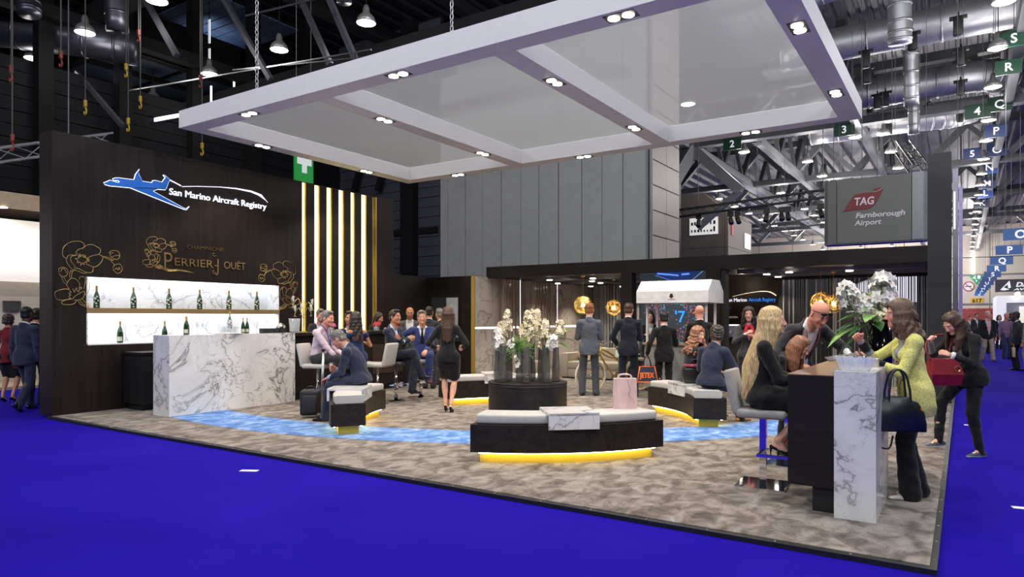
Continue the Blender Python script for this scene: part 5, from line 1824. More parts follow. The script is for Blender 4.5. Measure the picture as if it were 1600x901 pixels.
def bouquet(label, root, stems, leaves, cat='flowers'):
    """stems: (dx, dz0, dz1, n, spread, r, mat) relative to root along the picture's right axis"""
    t = empty('flower_bouquet', root)
    tag(t, label, cat)
    for dx, dd, z0, z1, n, sp, r, m in stems:
        b = MB()
        tip = RT * (dx * 1.12) + FW * dd + Vector((0, 0, z1))
        bs = RT * dx + FW * dd + Vector((0, 0, z0))
        spike(b, bs, tip, n, sp, r, m)
        b.m = 3
        b.tube(catmull([Vector((0, 0, -0.42)), RT * dx * 0.2 + Vector((0, 0, -0.1)), bs, tip], 3), 0.006, 5)
        b.build('flower_spike', [IVORY, WHITEP, YELC, STEM], t)
    for dx, dd, z, L, w, az, el, mt in leaves:
        d = RT * math.cos(az) + FW * math.sin(az)
        d = Vector((d.x, d.y, math.tan(el)))
        leaf('leaf', mt, RT * dx + FW * dd + Vector((0, 0, z)), d, L, w, t)
    return t
top = lambda i: tuple(VP[i] + Vector((0, 0, VS[i][2])))
bouquet('ivory hyacinth-like flowers and white orchids in the left trio of vases', top(1), [(-0.02, 0.1, 0.06, 0.34, 80, 0.085, 0.042, 0), (0.06, 0.15, 0.22, 0.50, 76, 0.07, 0.040, 0), (-0.06, 0, -0.04, 0.22, 50, 0.09, 0.05, 1), (0.11, 0.02, -0.04, 0.10, 16, 0.06, 0.04, 1)], [(0, 0, 0.05, 0.2, 0.03, 2.6, 0.1, LEAFL)])
bouquet('tallest ivory flower spikes above ferny greenery in the middle vases', top(5), [(-0.03, 0, 0.10, 0.46, 120, 0.115, 0.044, 0), (0.07, 0.05, 0.12, 0.47, 96, 0.095, 0.042, 0), (-0.11, -0.05, 0.04, 0.30, 60, 0.08, 0.042, 0), (-0.20, -0.30, -0.30, -0.16, 16, 0.045, 0.032, 1)],
        [(0.02, -0.05, 0.02, 0.22, 0.04, 0.2, 0.5, LEAF), (0.05, -0.1, 0.06, 0.24, 0.045, -0.3, 0.3, LEAF), (-0.05, -0.1, 0.04, 0.2, 0.035, 2.8, 0.2, LEAFL), (0, 0, 0.0, 0.22, 0.04, -1.6, 0.2, LEAF)])
bouquet('ivory blooms, white orchid heads and broad dark leaves in the right vases', top(7), [(0.0, 0.15, 0.08, 0.34, 70, 0.075, 0.042, 0), (0.19, 0.15, 0.06, 0.33, 90, 0.10, 0.044, 0), (0.09, -0.05, 0.00, 0.10, 22, 0.075, 0.065, 1), (-0.10, 0.1, -0.05, 0.12, 18, 0.04, 0.03, 0)],
        [(0.05, 0, 0.10, 0.26, 0.05, 0.1, 0.5, LEAF), (0.18, 0.05, 0.08, 0.26, 0.05, -0.2, 0.2, LEAF), (0.15, 0, 0.02, 0.20, 0.05, -0.7, 0.0, LEAF), (-0.06, 0, 0.12, 0.24, 0.05, 2.9, 0.4, LEAF), (0.0, -0.05, 0.05, 0.2, 0.04, 3.4, 0.3, LEAF), (0.2, 0.1, 0.12, 0.25, 0.045, 0.3, 0.7, LEAFL)])
# ferny tuft
t = empty('fern_tuft', top(3)); tag(t, 'feathery green fern tuft between the left and middle vases', 'plant')
b = MB()
for k in range(90):
    d = Vector((random.gauss(0, 1), random.gauss(0, 1), random.uniform(-0.7, 1.2))).normalized()
    p = Vector((0, 0, random.uniform(-0.05, 0.08)))
    L = random.uniform(0.12, 0.28)
    for i in range(7):
        q = p + d * L * (i / 7) - Vector((0, 0, 0.05 * (i / 7) ** 2))
        for s in (-1, 1):
            e = d.orthogonal().normalized() * s * 0.03 * (1 - i / 9)
            b.raw([q, q + e + d * 0.015, q + e * 0.6 + d * 0.03], [(0, 1, 2)])
o = b.build('fronds', LEAFL, t, recalc=False); o['kind'] = 'stuff'

# stools ------------------------------------------------------------
def stool(label, x, y, face, sz=0.72, mat=SEAT, base='round', back=True, group=None):
    t = empty('bar_stool', (x, y, 0), math.radians(face - 90))
    tag(t, label, 'stool', group)
    b = MB(); b.rbox(-0.21, 0.21, -0.20, 0.22, sz - 0.075, sz, 0.03, 3); b.build('seat', mat, t)
    if back:
        b = MB(); b.rbox(-0.205, 0.205, -0.03, 0.03, 0, 0.40, 0.025, 3); b.build('backrest', mat, t, (0, -0.20, sz - 0.05), (math.radians(12), 0, 0))
    b = MB()
    if base == 'square':
        b.box(-0.028, 0.028, -0.028, 0.028, 0.012, sz - 0.08)
    else:
        b.cyl((0, 0, 0), 0.022, 0.012, sz - 0.08, 12); b.cyl((0, 0, 0), 0.034, 0.012, sz * 0.5, 12)
    b.build('post', CHROME, t)
    b = MB()
    if base == 'square':
        b.box(-0.21, 0.21, -0.21, 0.21, 0.0, 0.012)
    elif base == 'bar':
        b.box(-0.24, 0.24, -0.05, 0.05, 0, 0.014); b.box(-0.05, 0.05, -0.2, 0.2, 0, 0.014)
    else:
        b.lathe([(0.21, 0.0), (0.21, 0.008), (0.05, 0.025)], n=24)
    b.build('foot_plate', CHROME, t)
    b = MB()
    fz = sz * 0.40
    b.box(-0.17, -0.14, 0.0, 0.26, fz, fz + 0.025); b.box(0.14, 0.17, 0.0, 0.26, fz, fz + 0.025); b.box(-0.17, 0.17, 0.235, 0.26, fz, fz + 0.025); b.box(-0.17, 0.17, -0.028, 0.0, fz, fz + 0.025)
    b.build('footrest', CHROME, t)
    return t
stool('grey bar stool with square chrome foot, under the blonde woman', -1.50, 6.38, 3, 0.69, SEATGREY, 'square')
stool('second grey bar stool at the high table, its back behind the blonde woman', -1.50, 7.42, -8, 0.69, SEATGREY, 'square')
stool('white bar stool under the man in the pink shirt', -9.17, 7.92, 20, 0.72, SEAT, 'round')
stool('white bar stool with a tall back beside the crossed-arm man', -8.52, 8.68, 195, 0.72, SEAT, 'bar')
stool('dark backless bar stool under the man with crossed arms', -8.52, 9.14, 10, 0.72, SEATDARK, 'bar', False)
stool('pale bar stool under the man in the bright blue suit', -8.56, 9.86, -52, 0.72, SEAT, 'bar', False)
stool('white bar stool half hidden behind the woman in the blue dress', -9.05, 8.66, 0, 0.72, SEAT, 'round', False)

# high table --------------------------------------------------------
ht = empty('high_table', (-0.83, 5.62, 0))
tag(ht, 'dark high table with a white marble end slab where the women chat', 'table')
b = MB(); b.box(0.02, 0.30, 0.0, 0.97, 0.0, 1.10); b.build('marble_slab', MARBLE, ht)
b = MB(); b.box(-0.32, 0.018, 0.06, 0.97, 0.20, 1.052); b.box(-0.32, 0.30, 0.972, 2.2, 1.0, 1.052); b.build('carcass', TABLEWOOD, ht)
b = MB(); b.box(-0.15, 0.018, 0.12, 0.9, 0.0, 0.20); b.box(-0.15, 0.15, 1.3, 2.0, 0.0, 1.0); b.build('plinth', BLACK, ht)
b = MB(); b.box(-0.325, 0.018, 0.055, 2.2, 1.052, 1.060); b.build('table_top', M('glossy_walnut', (0.16, 0.085, 0.045), 0.28, 0, 0.15), ht)
# crystal bowl with cards and nuts
cb = empty('crystal_bowl', (-0.68, 5.74, 1.10))
tag(cb, 'cut crystal bowl standing on the marble slab of the high table', 'bowl')
b = MB()
n = 32
vs, fs = [], []
for i in range(n):
    a = 2 * PI * i / n
    k = 1.0 + (0.05 if i % 2 else -0.05)
    for r, z in ((0.095, 0.0), (0.11, 0.03), (0.125, 0.07), (0.135, 0.105), (0.12, 0.105), (0.105, 0.06), (0.08, 0.02)):
        vs.append((math.cos(a) * r * k * 1.0, math.sin(a) * r * k * 0.62, z))
for i in range(n):
    j = (i + 1) % n
    for q in range(6):
        fs.append((i * 7 + q, j * 7 + q, j * 7 + q + 1, i * 7 + q + 1))
fs.append([i * 7 for i in range(n)]); fs.append([i * 7 + 6 for i in range(n)])
b.raw(vs, fs); b.build('bowl', CRYSTAL, cb)
for k in range(3):
    c = empty('wrapped_sweet', (-0.68 + (k - 1) * 0.062, 5.74, 1.163)); tag(c, ['silver wrapped sweet at the left of the crystal bowl', 'silver wrapped sweet in the middle of the crystal bowl', 'silver wrapped sweet at the right of the crystal bowl'][k], 'sweet')
    b = MB(); b.sphere((0, 0, 0), 0.028, 10, 8); b.build('wrapper', CHROME, c)
    b = MB(); b.lathe([(0.006, 0), (0.02, 0.03)], (0, 0, 0.02), 8); b.build('twist', CHROME, c)
cd = empty('card_stack', (-0.68, 6.22, 1.10)); tag(cd, 'small stack of cream cards behind the crystal bowl', 'cards')
for k in range(6):
    b = MB(); b.box(-0.11, 0.11, -0.06, 0.06, k * 0.012, k * 0.012 + 0.009); b.build('card', CREAM, cd)
tv = empty('tall_vase', (-0.66, 7.36, 1.06))
tag(tv, 'tall black glass vase holding the big orchid bouquet on the high table', 'vase')
b = MB(); b.lathe([(0.10, 0), (0.105, 0.02), (0.105, 0.42), (0.095, 0.42), (0.09, 0.03), (0, 0.03)], n=28); b.build('body', BLACKGLOSS, tv)
fb = bouquet('big bouquet of white orchids and glossy green leaves on the high table', (-0.74, 7.31, 1.44), [(-0.20, 0.0, 0.20, 0.36, 34, 0.11, 0.060, 1), (-0.06, 0.0, 0.10, 0.26, 32, 0.11, 0.058, 1), (0.10, 0.0, 0.24, 0.46, 40, 0.13, 0.062, 1), (0.19, 0.05, 0.20, 0.44, 26, 0.10, 0.06, 1), (0.05, -0.05, 0.00, 0.14, 40, 0.14, 0.032, 0), (0.2, 0.05, 0.06, 0.25, 16, 0.07, 0.055, 1)],
   [(-0.05, -0.1, 0.06, 0.30, 0.035, 2.9, 0.25, LEAF), (-0.08, -0.08, 0.03, 0.32, 0.035, 3.2, 0.0, LEAF), (-0.06, -0.12, 0.0, 0.28, 0.035, 3.5, -0.05, LEAF), (-0.06, -0.06, -0.02, 0.30, 0.035, 3.0, -0.1, LEAF), (-0.08, -0.1, 0.08, 0.32, 0.03, 3.3, 0.2, LEAF), (-0.1, -0.02, 0.12, 0.26, 0.03, 2.8, 0.3, LEAF), (-0.02, -0.14, 0.04, 0.22, 0.04, -2.0, 0.3, LEAF), (0.04, -0.14, 0.06, 0.22, 0.04, -1.4, 0.3, LEAFL), (-0.08, 0, 0.1, 0.30, 0.035, 2.7, 0.4, LEAFL), (0.0, -0.1, 0.02, 0.28, 0.05, -1.9, 0.1, LEAF), (0.06, -0.05, 0.0, 0.24, 0.05, -1.0, 0.2, LEAFL), (-0.1, 0.05, 0.12, 0.30, 0.04, 3.0, 0.6, LEAF), (-0.12, -0.05, 0.02, 0.28, 0.03, 3.05, -0.25, LEAF), (-0.02, -0.1, 0.10, 0.28, 0.03, 2.6, 0.2, LEAFL), (-0.1, -0.1, -0.05, 0.26, 0.03, 3.5, -0.3, LEAF), (0.0, -0.12, 0.14, 0.24, 0.035, -2.7, 0.3, LEAF), (0.12, -0.1, 0.04, 0.2, 0.04, -0.8, 0.2, LEAF), (0.1, 0, 0.12, 0.3, 0.05, 0.4, 0.5, LEAF), (0.05, 0, 0.2, 0.3, 0.05, 1.2, 0.8, LEAFL), (-0.16, -0.1, -0.02, 0.34, 0.04, 3.35, -0.2, LEAFL), (-0.02, -0.14, 0.08, 0.26, 0.06, -2.4, 0.15, LEAFL)])

# champagne bottles ---------------------------------------------------
GREENG = M('bottle_green', (0.010, 0.045, 0.012), 0.08, 0, 0.2, 8, spec=0.7)
FOIL = M('gold_foil', (0.62, 0.44, 0.16), 0.35, 0.8)
LABELW = M('bottle_label', (0.62, 0.60, 0.45), 0.5)
PAINTF = M('painted_petal', (0.62, 0.60, 0.52), 0.5)
def bottle(label, loc, flowers=True, s=1.0, face=None):
    t = empty('champagne_bottle', loc, 0 if face is None else face)
    t.scale = (s, s, s)
    tag(t, label, 'bottle')
    b = MB(); b.lathe([(0.0, 0.0), (0.044, 0.0), (0.047, 0.008), (0.047, 0.15), (0.040, 0.20), (0.022, 0.255), (0.016, 0.275), (0, 0.275)], n=18); b.build('glass', GREENG, t)
    b = MB(); b.lathe([(0.0165, 0.262), (0.0165, 0.335), (0.019, 0.338), (0.019, 0.352), (0.017, 0.365), (0.0, 0.367)], n=14); b.build('foil', FOIL, t)
    b = MB()
    if flowers:
        for k, (an, z, r) in enumerate(((-0.2, 0.155, 0.026), (0.35, 0.185, 0.018), (0.05, 0.075, 0.02), (-0.55, 0.10, 0.02), (0.6, 0.12, 0.016), (0.15, 0.03, 0.018))):
            rr = 0.0485 if z < 0.16 else 0.0455
            p = Vector((math.cos(an) * rr, math.sin(an) * rr, z))
            blossom(b, p, (math.cos(an), math.sin(an), 0.1), r, 0, 0)
        b.build('painted_anemone', PAINTF, t, recalc=False)
    else:
        vs, fs = [], []
        for i in range(9):
            a = -0.8 + 1.6 * i / 8
            vs += [(math.cos(a) * 0.048, math.sin(a) * 0.048, 0.035), (math.cos(a) * 0.048, math.sin(a) * 0.048, 0.105)]
        fs = [(2 * i, 2 * i + 2, 2 * i + 3, 2 * i + 1) for i in range(8)]
        b.raw(vs, fs, True); b.build('label', LABELW, t)
    return t
ORD = ['leftmost', 'second', 'third', 'fourth', 'fifth', 'rightmost']
for i, y in enumerate((5.55, 6.14, 6.76, 7.34, 7.94, 8.56)):
    bottle('green champagne bottle with painted flowers, %s of six on the niche shelf' % (ORD[i] if i in (0, 5) else ORD[i] + ' from the left'), (-11.70, y, 1.655), True, 1.0, -0.6)
bottle('green champagne bottle with a cream label, leftmost on the niche bottom', (-11.70, 5.92, 1.08), False, 1.0, -0.6)
bottle('green champagne bottle on the niche bottom, close to the marble bar end', (-11.70, 6.68, 1.08), False, 1.0, -0.6)
ZC = 1.228
def flute(label, loc, parent=None, s=1.0):
    t = empty('champagne_flute', loc)
    t.scale = (s, s, s)
    tag(t, label, 'glass')
    b = MB(); b.lathe([(0.030, 0), (0.028, 0.004), (0.004, 0.012), (0.004, 0.085), (0.016, 0.105), (0.026, 0.15), (0.024, 0.215), (0.022, 0.215), (0.023, 0.15), (0.0, 0.10)], n=12); b.build('glass', CLEAR, t)
    return t
bottle('small dark champagne bottle standing by the flutes, left end of the bar', (-10.25, 6.20, ZC), False, 0.82, -0.6)
bottle('dark champagne bottle just behind the small one on the bar', (-10.34, 6.27, ZC), False, 0.78, -0.6)
FL = ['flute on the bar left of the small dark bottle', 'first flute right of the small dark bottle on the bar', 'second flute right of the small dark bottle on the bar', 'third flute right of the small dark bottle on the bar']
for l, (x, y) in zip(FL, ((-10.25, 6.08), (-10.2, 6.36), (-10.3, 6.42), (-10.2, 6.46))):
    flute('clear champagne ' + l, (x, y, ZC))
tr = empty('serving_tray', (-10.2, 6.92, ZC)); tag(tr, 'round white serving tray under the ice tub on the bar', 'tray')
b = MB(); b.lathe([(0.22, 0.0), (0.24, 0.012), (0.225, 0.012), (0.21, 0.006), (0, 0.006)], n=28); b.build('plate', WHITE, tr)
it = empty('ice_tub', (-10.2, 6.92, ZC + 0.012)); tag(it, 'clear glass ice tub with a bottle on the bar tray', 'ice bucket')
b = MB(); b.lathe([(0.17, 0.0), (0.185, 0.23), (0.178, 0.23), (0.163, 0.01), (0, 0.01)], n=28); b.build('glass', CLEAR, it)
b = MB()
for k in range(40):
    M3 = Euler((random.random() * 3, random.random() * 3, random.random() * 3)).to_matrix()
    a, r = random.uniform(0, 6.28), 0.13 * math.sqrt(random.random())
    b.cbox((math.cos(a) * r, math.sin(a) * r, random.uniform(0.03, 0.09)), (0.035, 0.035, 0.035), M3)
o = b.build('ice', GLASS('ice_glass', (0.85, 0.9, 0.95), 0.1, 0.4), it); o['kind'] = 'stuff'
bottle('champagne bottle standing in the glass ice tub', (-10.22, 6.95, ZC + 0.06), True, 0.85, -0.6)
for l, (x, y) in zip(('dark bottle right of the ice tub on the bar', 'dark bottle beside the black boxes on the bar'), ((-10.3, 7.26), (-10.3, 7.34))):
    bottle('small ' + l, (x, y, ZC), False, 0.74, -0.6)
for l, y in (('clear flute left of the black boxes on the bar', 7.42), ('clear flute closest to the black boxes on the bar', 7.48)):
    flute(l, (-10.22, y, ZC))
for l, y0, y1, h in (('long black box on the bar beside the potted flowers', 7.52, 7.72, 0.085), ('shorter black box touching the flower pot on the bar', 7.73, 7.84, 0.085)):
    b = MB(); b.rbox(-0.07, 0.07, 0, y1 - y0, 0, h, 0.006, 2); o = b.build('black_box', BLACK, None, (-10.15, y0, ZC)); tag(o, l, 'box')
pp = empty('potted_plant', (-10.15, 7.92, ZC)); tag(pp, 'black pot of white flowers at the far end of the marble bar', 'plant')
b = MB(); b.box(-0.06, 0.06, -0.06, 0.06, 0, 0.10); b.build('pot', BLACK, pp)
b = MB()
for k in range(26):
    d = Vector((random.gauss(0, 1), random.gauss(0, 1), abs(random.gauss(0.5, 0.6)))).normalized()
    blossom(b, Vector((0, 0, 0.10)) + d * 0.07, d, 0.025, 1, 2)
b.build('blossoms', [IVORY, WHITEP, YELC], pp, recalc=False)
for az in (0.3, 1.8, 3.4, 4.8):
    leaf('leaf', LEAFL, (0, 0, 0.1), (math.cos(az), math.sin(az), 0.6), 0.12, 0.02, pp)
gb = empty('glass_bucket', (-10.15, 8.22, ZC - 0.003)); tag(gb, 'empty clear glass bucket where marble and dark counter meet', 'ice bucket')
b = MB(); b.lathe([(0.06, 0.0), (0.085, 0.02), (0.10, 0.20), (0.105, 0.26), (0.098, 0.26), (0.093, 0.20), (0.078, 0.03), (0, 0.02)], n=24); b.build('glass', CLEAR, gb)
ft = empty('flute_tree', (-10.2, 8.46, ZC - 0.003)); tag(ft, 'gold branching stand that carries champagne flutes on the bar', 'glass stand')
b = MB(); b.lathe([(0.09, 0), (0.09, 0.012), (0.012, 0.03)], n=20); b.build('base', GOLD, ft)
b = MB(); b.tube([(0, 0, 0.02), (0, 0.01, 0.25), (0, 0, 0.62)], 0.010, 8); b.build('trunk', GOLD, ft)
k = 0
for az, z, rr in ((0.2, 0.44, 0.20), (1.3, 0.34, 0.15), (2.4, 0.46, 0.19), (3.6, 0.33, 0.16), (4.5, 0.50, 0.20), (5.4, 0.36, 0.17)):
    d = Vector((math.cos(az), math.sin(az), 0))
    b = MB(); b.tube(catmull([Vector((0, 0, z - 0.08)), d * rr * 0.5 + Vector((0, 0, z + 0.12)), d * rr + Vector((0, 0, z + 0.02)), d * rr + Vector((0, 0, z - 0.03))], 5), 0.006, 6)
    b.lathe([(0.02, 0), (0.036, 0.006), (0.03, 0.0)], d * rr + Vector((0, 0, z - 0.036)), 12)
    b.build('branch', GOLD, ft)
    p = Vector((-10.2, 8.46, ZC - 0.003)) + d * rr + Vector((0, 0, z - 0.03))
    flute(('champagne flute on the gold stand, ' + ['topmost toward the room', 'lower on the far side', 'upper at the rear', 'lower toward the wall', 'highest on the bar side', 'lower toward the bar'][k]), p, None, 0.95)
    k += 1
def nosegay(label, loc, pm):
    t = empty('nosegay', loc); tag(t, label, 'flowers')
    b = MB(); b.lathe([(0.055, 0), (0.06, 0.09), (0.054, 0.09), (0.05, 0.01), (0, 0.01)], n=16); b.build('glass', CLEAR, t)
    b = MB()
    for k in range(48):
        d = Vector((random.gauss(0, 1), random.gauss(0, 1), abs(random.gauss(0.4, 0.7)))).normalized()
        blossom(b, Vector((0, 0, 0.11)) + d * 0.085, d, 0.03, 0, 1)
    b.build('blossoms', [pm, YELC], t, recalc=False)
nosegay('pink flowers in a glass on the dark counter beside the pink-shirted man', (-10.15, 9.08, 1.225), PINKP)
nosegay('red and yellow flowers in a glass before the dark haired woman at the counter', (-10.15, 10.3, 1.225), REDP)
nosegay('red flowers in a glass at the far end of the dark counter', (-10.15, 10.9, 1.225), REDP)

# pendant globes ------------------------------------------------------
GWIRE = M('gold_wire', (0.85, 0.60, 0.22), 0.25, 1.0)
BULB = EM('pendant_bulb', (1.0, 0.70, 0.32), 40.0)
def pendant(label, x, y, z, r, zc):
    t = empty('pendant_lamp', (x, y, z)); tag(t, label, 'lamp')
    b = MB()
    for k in range(44):
        n = Vector((random.gauss(0, 1), random.gauss(0, 1), random.gauss(0, 1))).normalized()
        off = random.uniform(-0.72, 0.72) * r
        rr = math.sqrt(max(1e-4, r * r - off * off))
        u = n.orthogonal().normalized(); w = n.cross(u)
        b.tube([n * off + (u * math.cos(2 * PI * i / 22) + w * math.sin(2 * PI * i / 22)) * rr for i in range(22)], 0.0026, 4, closed=True)
    b.build('wire_shade', GWIRE, t)
    b = MB(); b.sphere((0, 0, 0), 0.042, 12, 8); b.build('bulb', BULB, t)
    b = MB(); b.cyl((0, 0, 0), 0.006, 0.04, zc - z, 6); b.cyl((0, 0, 0), 0.02, 0.04, 0.10, 10); b.build('cord', GOLD, t)
    b = MB(); b.cyl((0, 0, 0), 0.05, zc - z - 0.04, zc - z, 14); b.build('ceiling_cup', GOLD, t)
    point('pendant_light', (x, y, z), 9, (1.0, 0.72, 0.40), 0.05)
pendant('left gold wire globe lamp in the marble alcove', -7.65, 14.72, 1.80, 0.215, 2.52)
pendant('gold wire globe lamp deeper in the marble alcove, near the portal post', -7.67, 16.5, 1.76, 0.205, 2.52)
pendant('gold wire globe lamp above the bald man, left of the pair', -2.5, 15.6, 1.82, 0.215, 2.52)
pendant('gold wire globe lamp touching the bouquet side, right of the pair', -2.38, 16.45, 1.80, 0.20, 2.52)

# sofa with cushions --------------------------------------------------
SOFA = M('taupe_leather', (0.30, 0.265, 0.22), 0.5, 0, 0.06, 20, bmp=0.04)
sf = empty('sofa', (-8.42, 14.95, 0)); tag(sf, 'taupe leather sofa with high arms in the left alcove', 'sofa')
b = MB(); b.rbox(0, 0.22, 0, 0.9, 0.03, 0.62, 0.02); b.build('arm', SOFA, sf)
b = MB(); b.rbox(1.75, 1.97, 0, 0.9, 0.03, 0.62, 0.02); b.build('arm', SOFA, sf)
b = MB(); b.rbox(0.22, 1.75, 0.72, 0.95, 0.03, 0.74, 0.02); b.build('backrest', SOFA, sf)
b = MB(); b.rbox(0.225, 1.745, 0.0, 0.72, 0.03, 0.24, 0.02); b.build('base', SOFA, sf)
for x0, x1 in ((0.225, 0.98), (0.99, 1.745)):
    b = MB(); b.rbox(x0, x1, -0.01, 0.72, 0.24, 0.42, 0.03); b.build('seat_cushion', SOFA, sf)
b = MB()
for x in (0.06, 1.9):
    for y in (0.08, 0.82):
        b.cyl((x, y, 0), 0.025, 0, 0.03, 10)
b.build('foot', BLACK, sf)
for l, x, c in (('patterned cushion in teal and cream on the sofa', 1.45, (0.42, 0.52, 0.46)), ('peach patterned cushion on the left of the sofa', 0.42, (0.58, 0.40, 0.25))):
    m = M('cushion_%d' % int(x * 100), c, 0.8, 0, 0.45, 26)
    b = MB(); b.sphere((0, 0, 0), 1.0, 20, 12, (0.22, 0.07, 0.20))
    b.v = [(math.copysign(abs(p[0] / 0.22) ** 0.55, p[0]) * 0.22, p[1], math.copysign(abs(p[2] / 0.2) ** 0.55, p[2]) * 0.2) for p in b.v]
    o = b.build('cushion', m, None, (-8.42 + x, 15.56, 0.62), (math.radians(-14), 0, 0)); tag(o, l, 'cushion')
lt = empty('side_cube', (-8.9, 14.35, 0)); tag(lt, 'taupe cube seat left of the sofa, behind the vases', 'seat')
b = MB(); b.rbox(-0.32, 0.22, 0, 0.55, 0.03, 0.42, 0.02); b.build('body', SOFA, lt)
b = MB(); b.box(-0.28, 0.18, 0.04, 0.5, 0.0, 0.03); b.build('base', BLACK, lt)

# bicycle -------------------------------------------------------------
BGOLD = M('bike_gold', (0.75, 0.52, 0.14), 0.3, 0.7)
TYRE = M('cream_tyre', (0.70, 0.66, 0.55), 0.6)
ang = math.atan2(0.80, 0.60)
bk = empty('bicycle', (-6.22, 12.30, 0), ang)
tag(bk, 'gold cruiser bicycle with cream tyres behind the man in grey', 'bicycle')
def wheel(x):
    w = empty('wheel', (x, 0, 0.345), 0, bk)
    b = MB(); b.tube([(math.cos(2 * PI * i / 40) * 0.318, 0, math.sin(2 * PI * i / 40) * 0.318) for i in range(40)], 0.027, 10, closed=True); b.build('tyre', TYRE, w)
    b = MB(); b.tube([(math.cos(2 * PI * i / 40) * 0.285, 0, math.sin(2 * PI * i / 40) * 0.285) for i in range(40)], 0.012, 6, closed=True); b.build('rim', BGOLD, w)
    b = MB()
    for k in range(18):
        a = 2 * PI * k / 18
        b.tube([(0, 0.025 * (-1) ** k, 0), (math.cos(a) * 0.28, 0, math.sin(a) * 0.28)], 0.0018, 4)
    b.lathe([(0.022, -0.04), (0.022, 0.04)], (0, 0, 0), 12, True, (0, 1, 0))
    b.build('spokes', STEEL, w)
wheel(0.0); wheel(1.10)
b = MB()
b.tube(catmull([(0.22, 0, 0.86), (0.40, 0, 0.80), (0.62, 0, 0.62), (0.80, 0, 0.40)], 6), 0.017, 8)
b.tube(catmull([(0.20, 0, 0.76), (0.34, 0, 0.55), (0.50, 0, 0.34), (0.58, 0, 0.30)], 6), 0.019, 8)
b.tube(catmull([(0.23, 0, 0.80), (0.42, 0, 0.70), (0.68, 0, 0.66), (0.95, 0, 0.52), (1.10, 0, 0.345)], 6), 0.015, 8)
b.tube([(0.58, 0, 0.30), (0.72, 0, 0.82)], 0.017, 8)
b.tube([(0.58, 0.03, 0.30), (1.10, 0.05, 0.345)], 0.012, 8)
b.tube([(0.24, 0, 0.92), (0.19, 0, 0.72)], 0.022, 8)
b.build('frame', BGOLD, bk)
b = MB()
for s in (-0.05, 0.05):
    b.tube(catmull([(0.19, s * 0.7, 0.72), (0.10, s, 0.55), (0.0, s, 0.345)], 5), 0.013, 8)
b.build('fork', BGOLD, bk)
b = MB(); b.tube(catmull([(0.42, -0.30, 0.98), (0.26, -0.26, 1.02), (0.22, -0.08, 0.96), (0.22, 0.08, 0.96), (0.26, 0.26, 1.02), (0.42, 0.30, 0.98)], 5), 0.011, 8); b.build('handlebar', CHROME, bk)
b = MB(); b.rbox(0.60, 0.86, -0.09, 0.09, 0.84, 0.90, 0.025); b.build('saddle', M('saddle_tan', (0.20, 0.09, 0.03), 0.5), bk)
b = MB(); b.lathe([(0.09, -0.005), (0.09, 0.005)], (0.58, 0.05, 0.30), 20, True, (0, 1, 0)); b.box(0.56, 0.60, 0.06, 0.10, 0.13, 0.30); b.build('crank', STEEL, bk)

# kiosk cart ----------------------------------------------------------
kc = empty('kiosk_cart', (-5.18, 12.55, 0)); tag(kc, 'grey sample kiosk on casters with a white gabled canopy', 'cart')
KG = M('kiosk_grey', (0.42, 0.43, 0.44), 0.5)
KW = M('kiosk_canopy', (0.72, 0.72, 0.71), 0.55)
b = MB(); b.box(0.0, 1.24, 0.0, 0.62, 0.16, 0.98); b.build('body', KG, kc)
b = MB(); b.box(-0.03, 1.27, -0.03, 0.65, 0.98, 1.02); b.build('counter', M('kiosk_wood', (0.50, 0.36, 0.22), 0.5), kc)
for x in (0.08, 1.16):
    for y in (0.06, 0.56):
        b = MB(); b.lathe([(0.05, -0.015), (0.05, 0.015)], (x, y, 0.05), 14, True, (1, 0, 0)); b.box(x - 0.025, x + 0.025, y - 0.02, y + 0.02, 0.07, 0.16); b.build('caster', BLACK, kc)
for x in (0.04, 1.20):
    for y in (0.04, 0.58):
        b = MB(); b.box(x - 0.02, x + 0.02, y - 0.02, y + 0.02, 1.02, 1.80); b.build('post', WHITE, kc)
b = MB()
ga = lambda x0, x1: b.prism([(-0.16, 1.78), (-0.16, 2.0), (0.08, 2.21), (0.54, 2.21), (0.78, 2.0), (0.78, 1.78)], lambda y, z: (x0, y, z), lambda y, z: (x1, y, z))
ga(-0.10, 1.30)
b.build('canopy', KW, kc)
b = MB()
for k, (dx, dz, r) in enumerate(((0, 0.02, 0.028), (-0.022, 0.0, 0.02), (0.022, 0.0, 0.02), (0, -0.018, 0.022), (-0.012, 0.035, 0.016), (0.014, 0.04, 0.014))):
    b.lathe([(r, -0.006), (r, 0)], (0.60 + dx, -0.162, 1.90 + dz), 10, False, (0, -1, 0))
b.box(0.53, 0.67, -0.166, -0.161, 1.842, 1.848)
b.build('emblem', M('emblem_maroon', (0.16, 0.03, 0.025), 0.6), kc)
b = MB()
for k, (dx, dz, r) in enumerate(((0, 0.0, 0.10), (-0.05, 0.07, 0.06), (0.05, 0.07, 0.06), (0, -0.08, 0.07))):
    b.lathe([(r, -0.006), (r, 0)], (0.30 + dx, -0.002, 0.74 + dz), 16, False, (0, -1, 0))
b.build('emblem', M('emblem_rose', (0.26, 0.11, 0.10), 0.6), kc)
text('lettering', 'L COLLECTION', 0.06, BLACK, kc, (0.05, -0.006, 0.55), (PI / 2, 0, 0), 0.004, width=0.5)
fr = empty('picture_frame', (-4.98, 12.66, 1.02)); tag(fr, 'small gold frame on the kiosk counter behind the navy suit', 'frame')
b = MB()
for x0, x1, z0, z1 in ((-0.08, 0.08, 0, 0.015), (-0.08, 0.08, 0.205, 0.22), (-0.08, -0.065, 0.015, 0.205), (0.065, 0.08, 0.015, 0.205)):
    b.box(x0, x1, -0.01, 0.01, z0, z1)
b.build('moulding', GOLDPAINT, fr)
b = MB(); b.box(-0.065, 0.065, -0.004, 0.004, 0.015, 0.205); b.build('card', CREAM, fr)

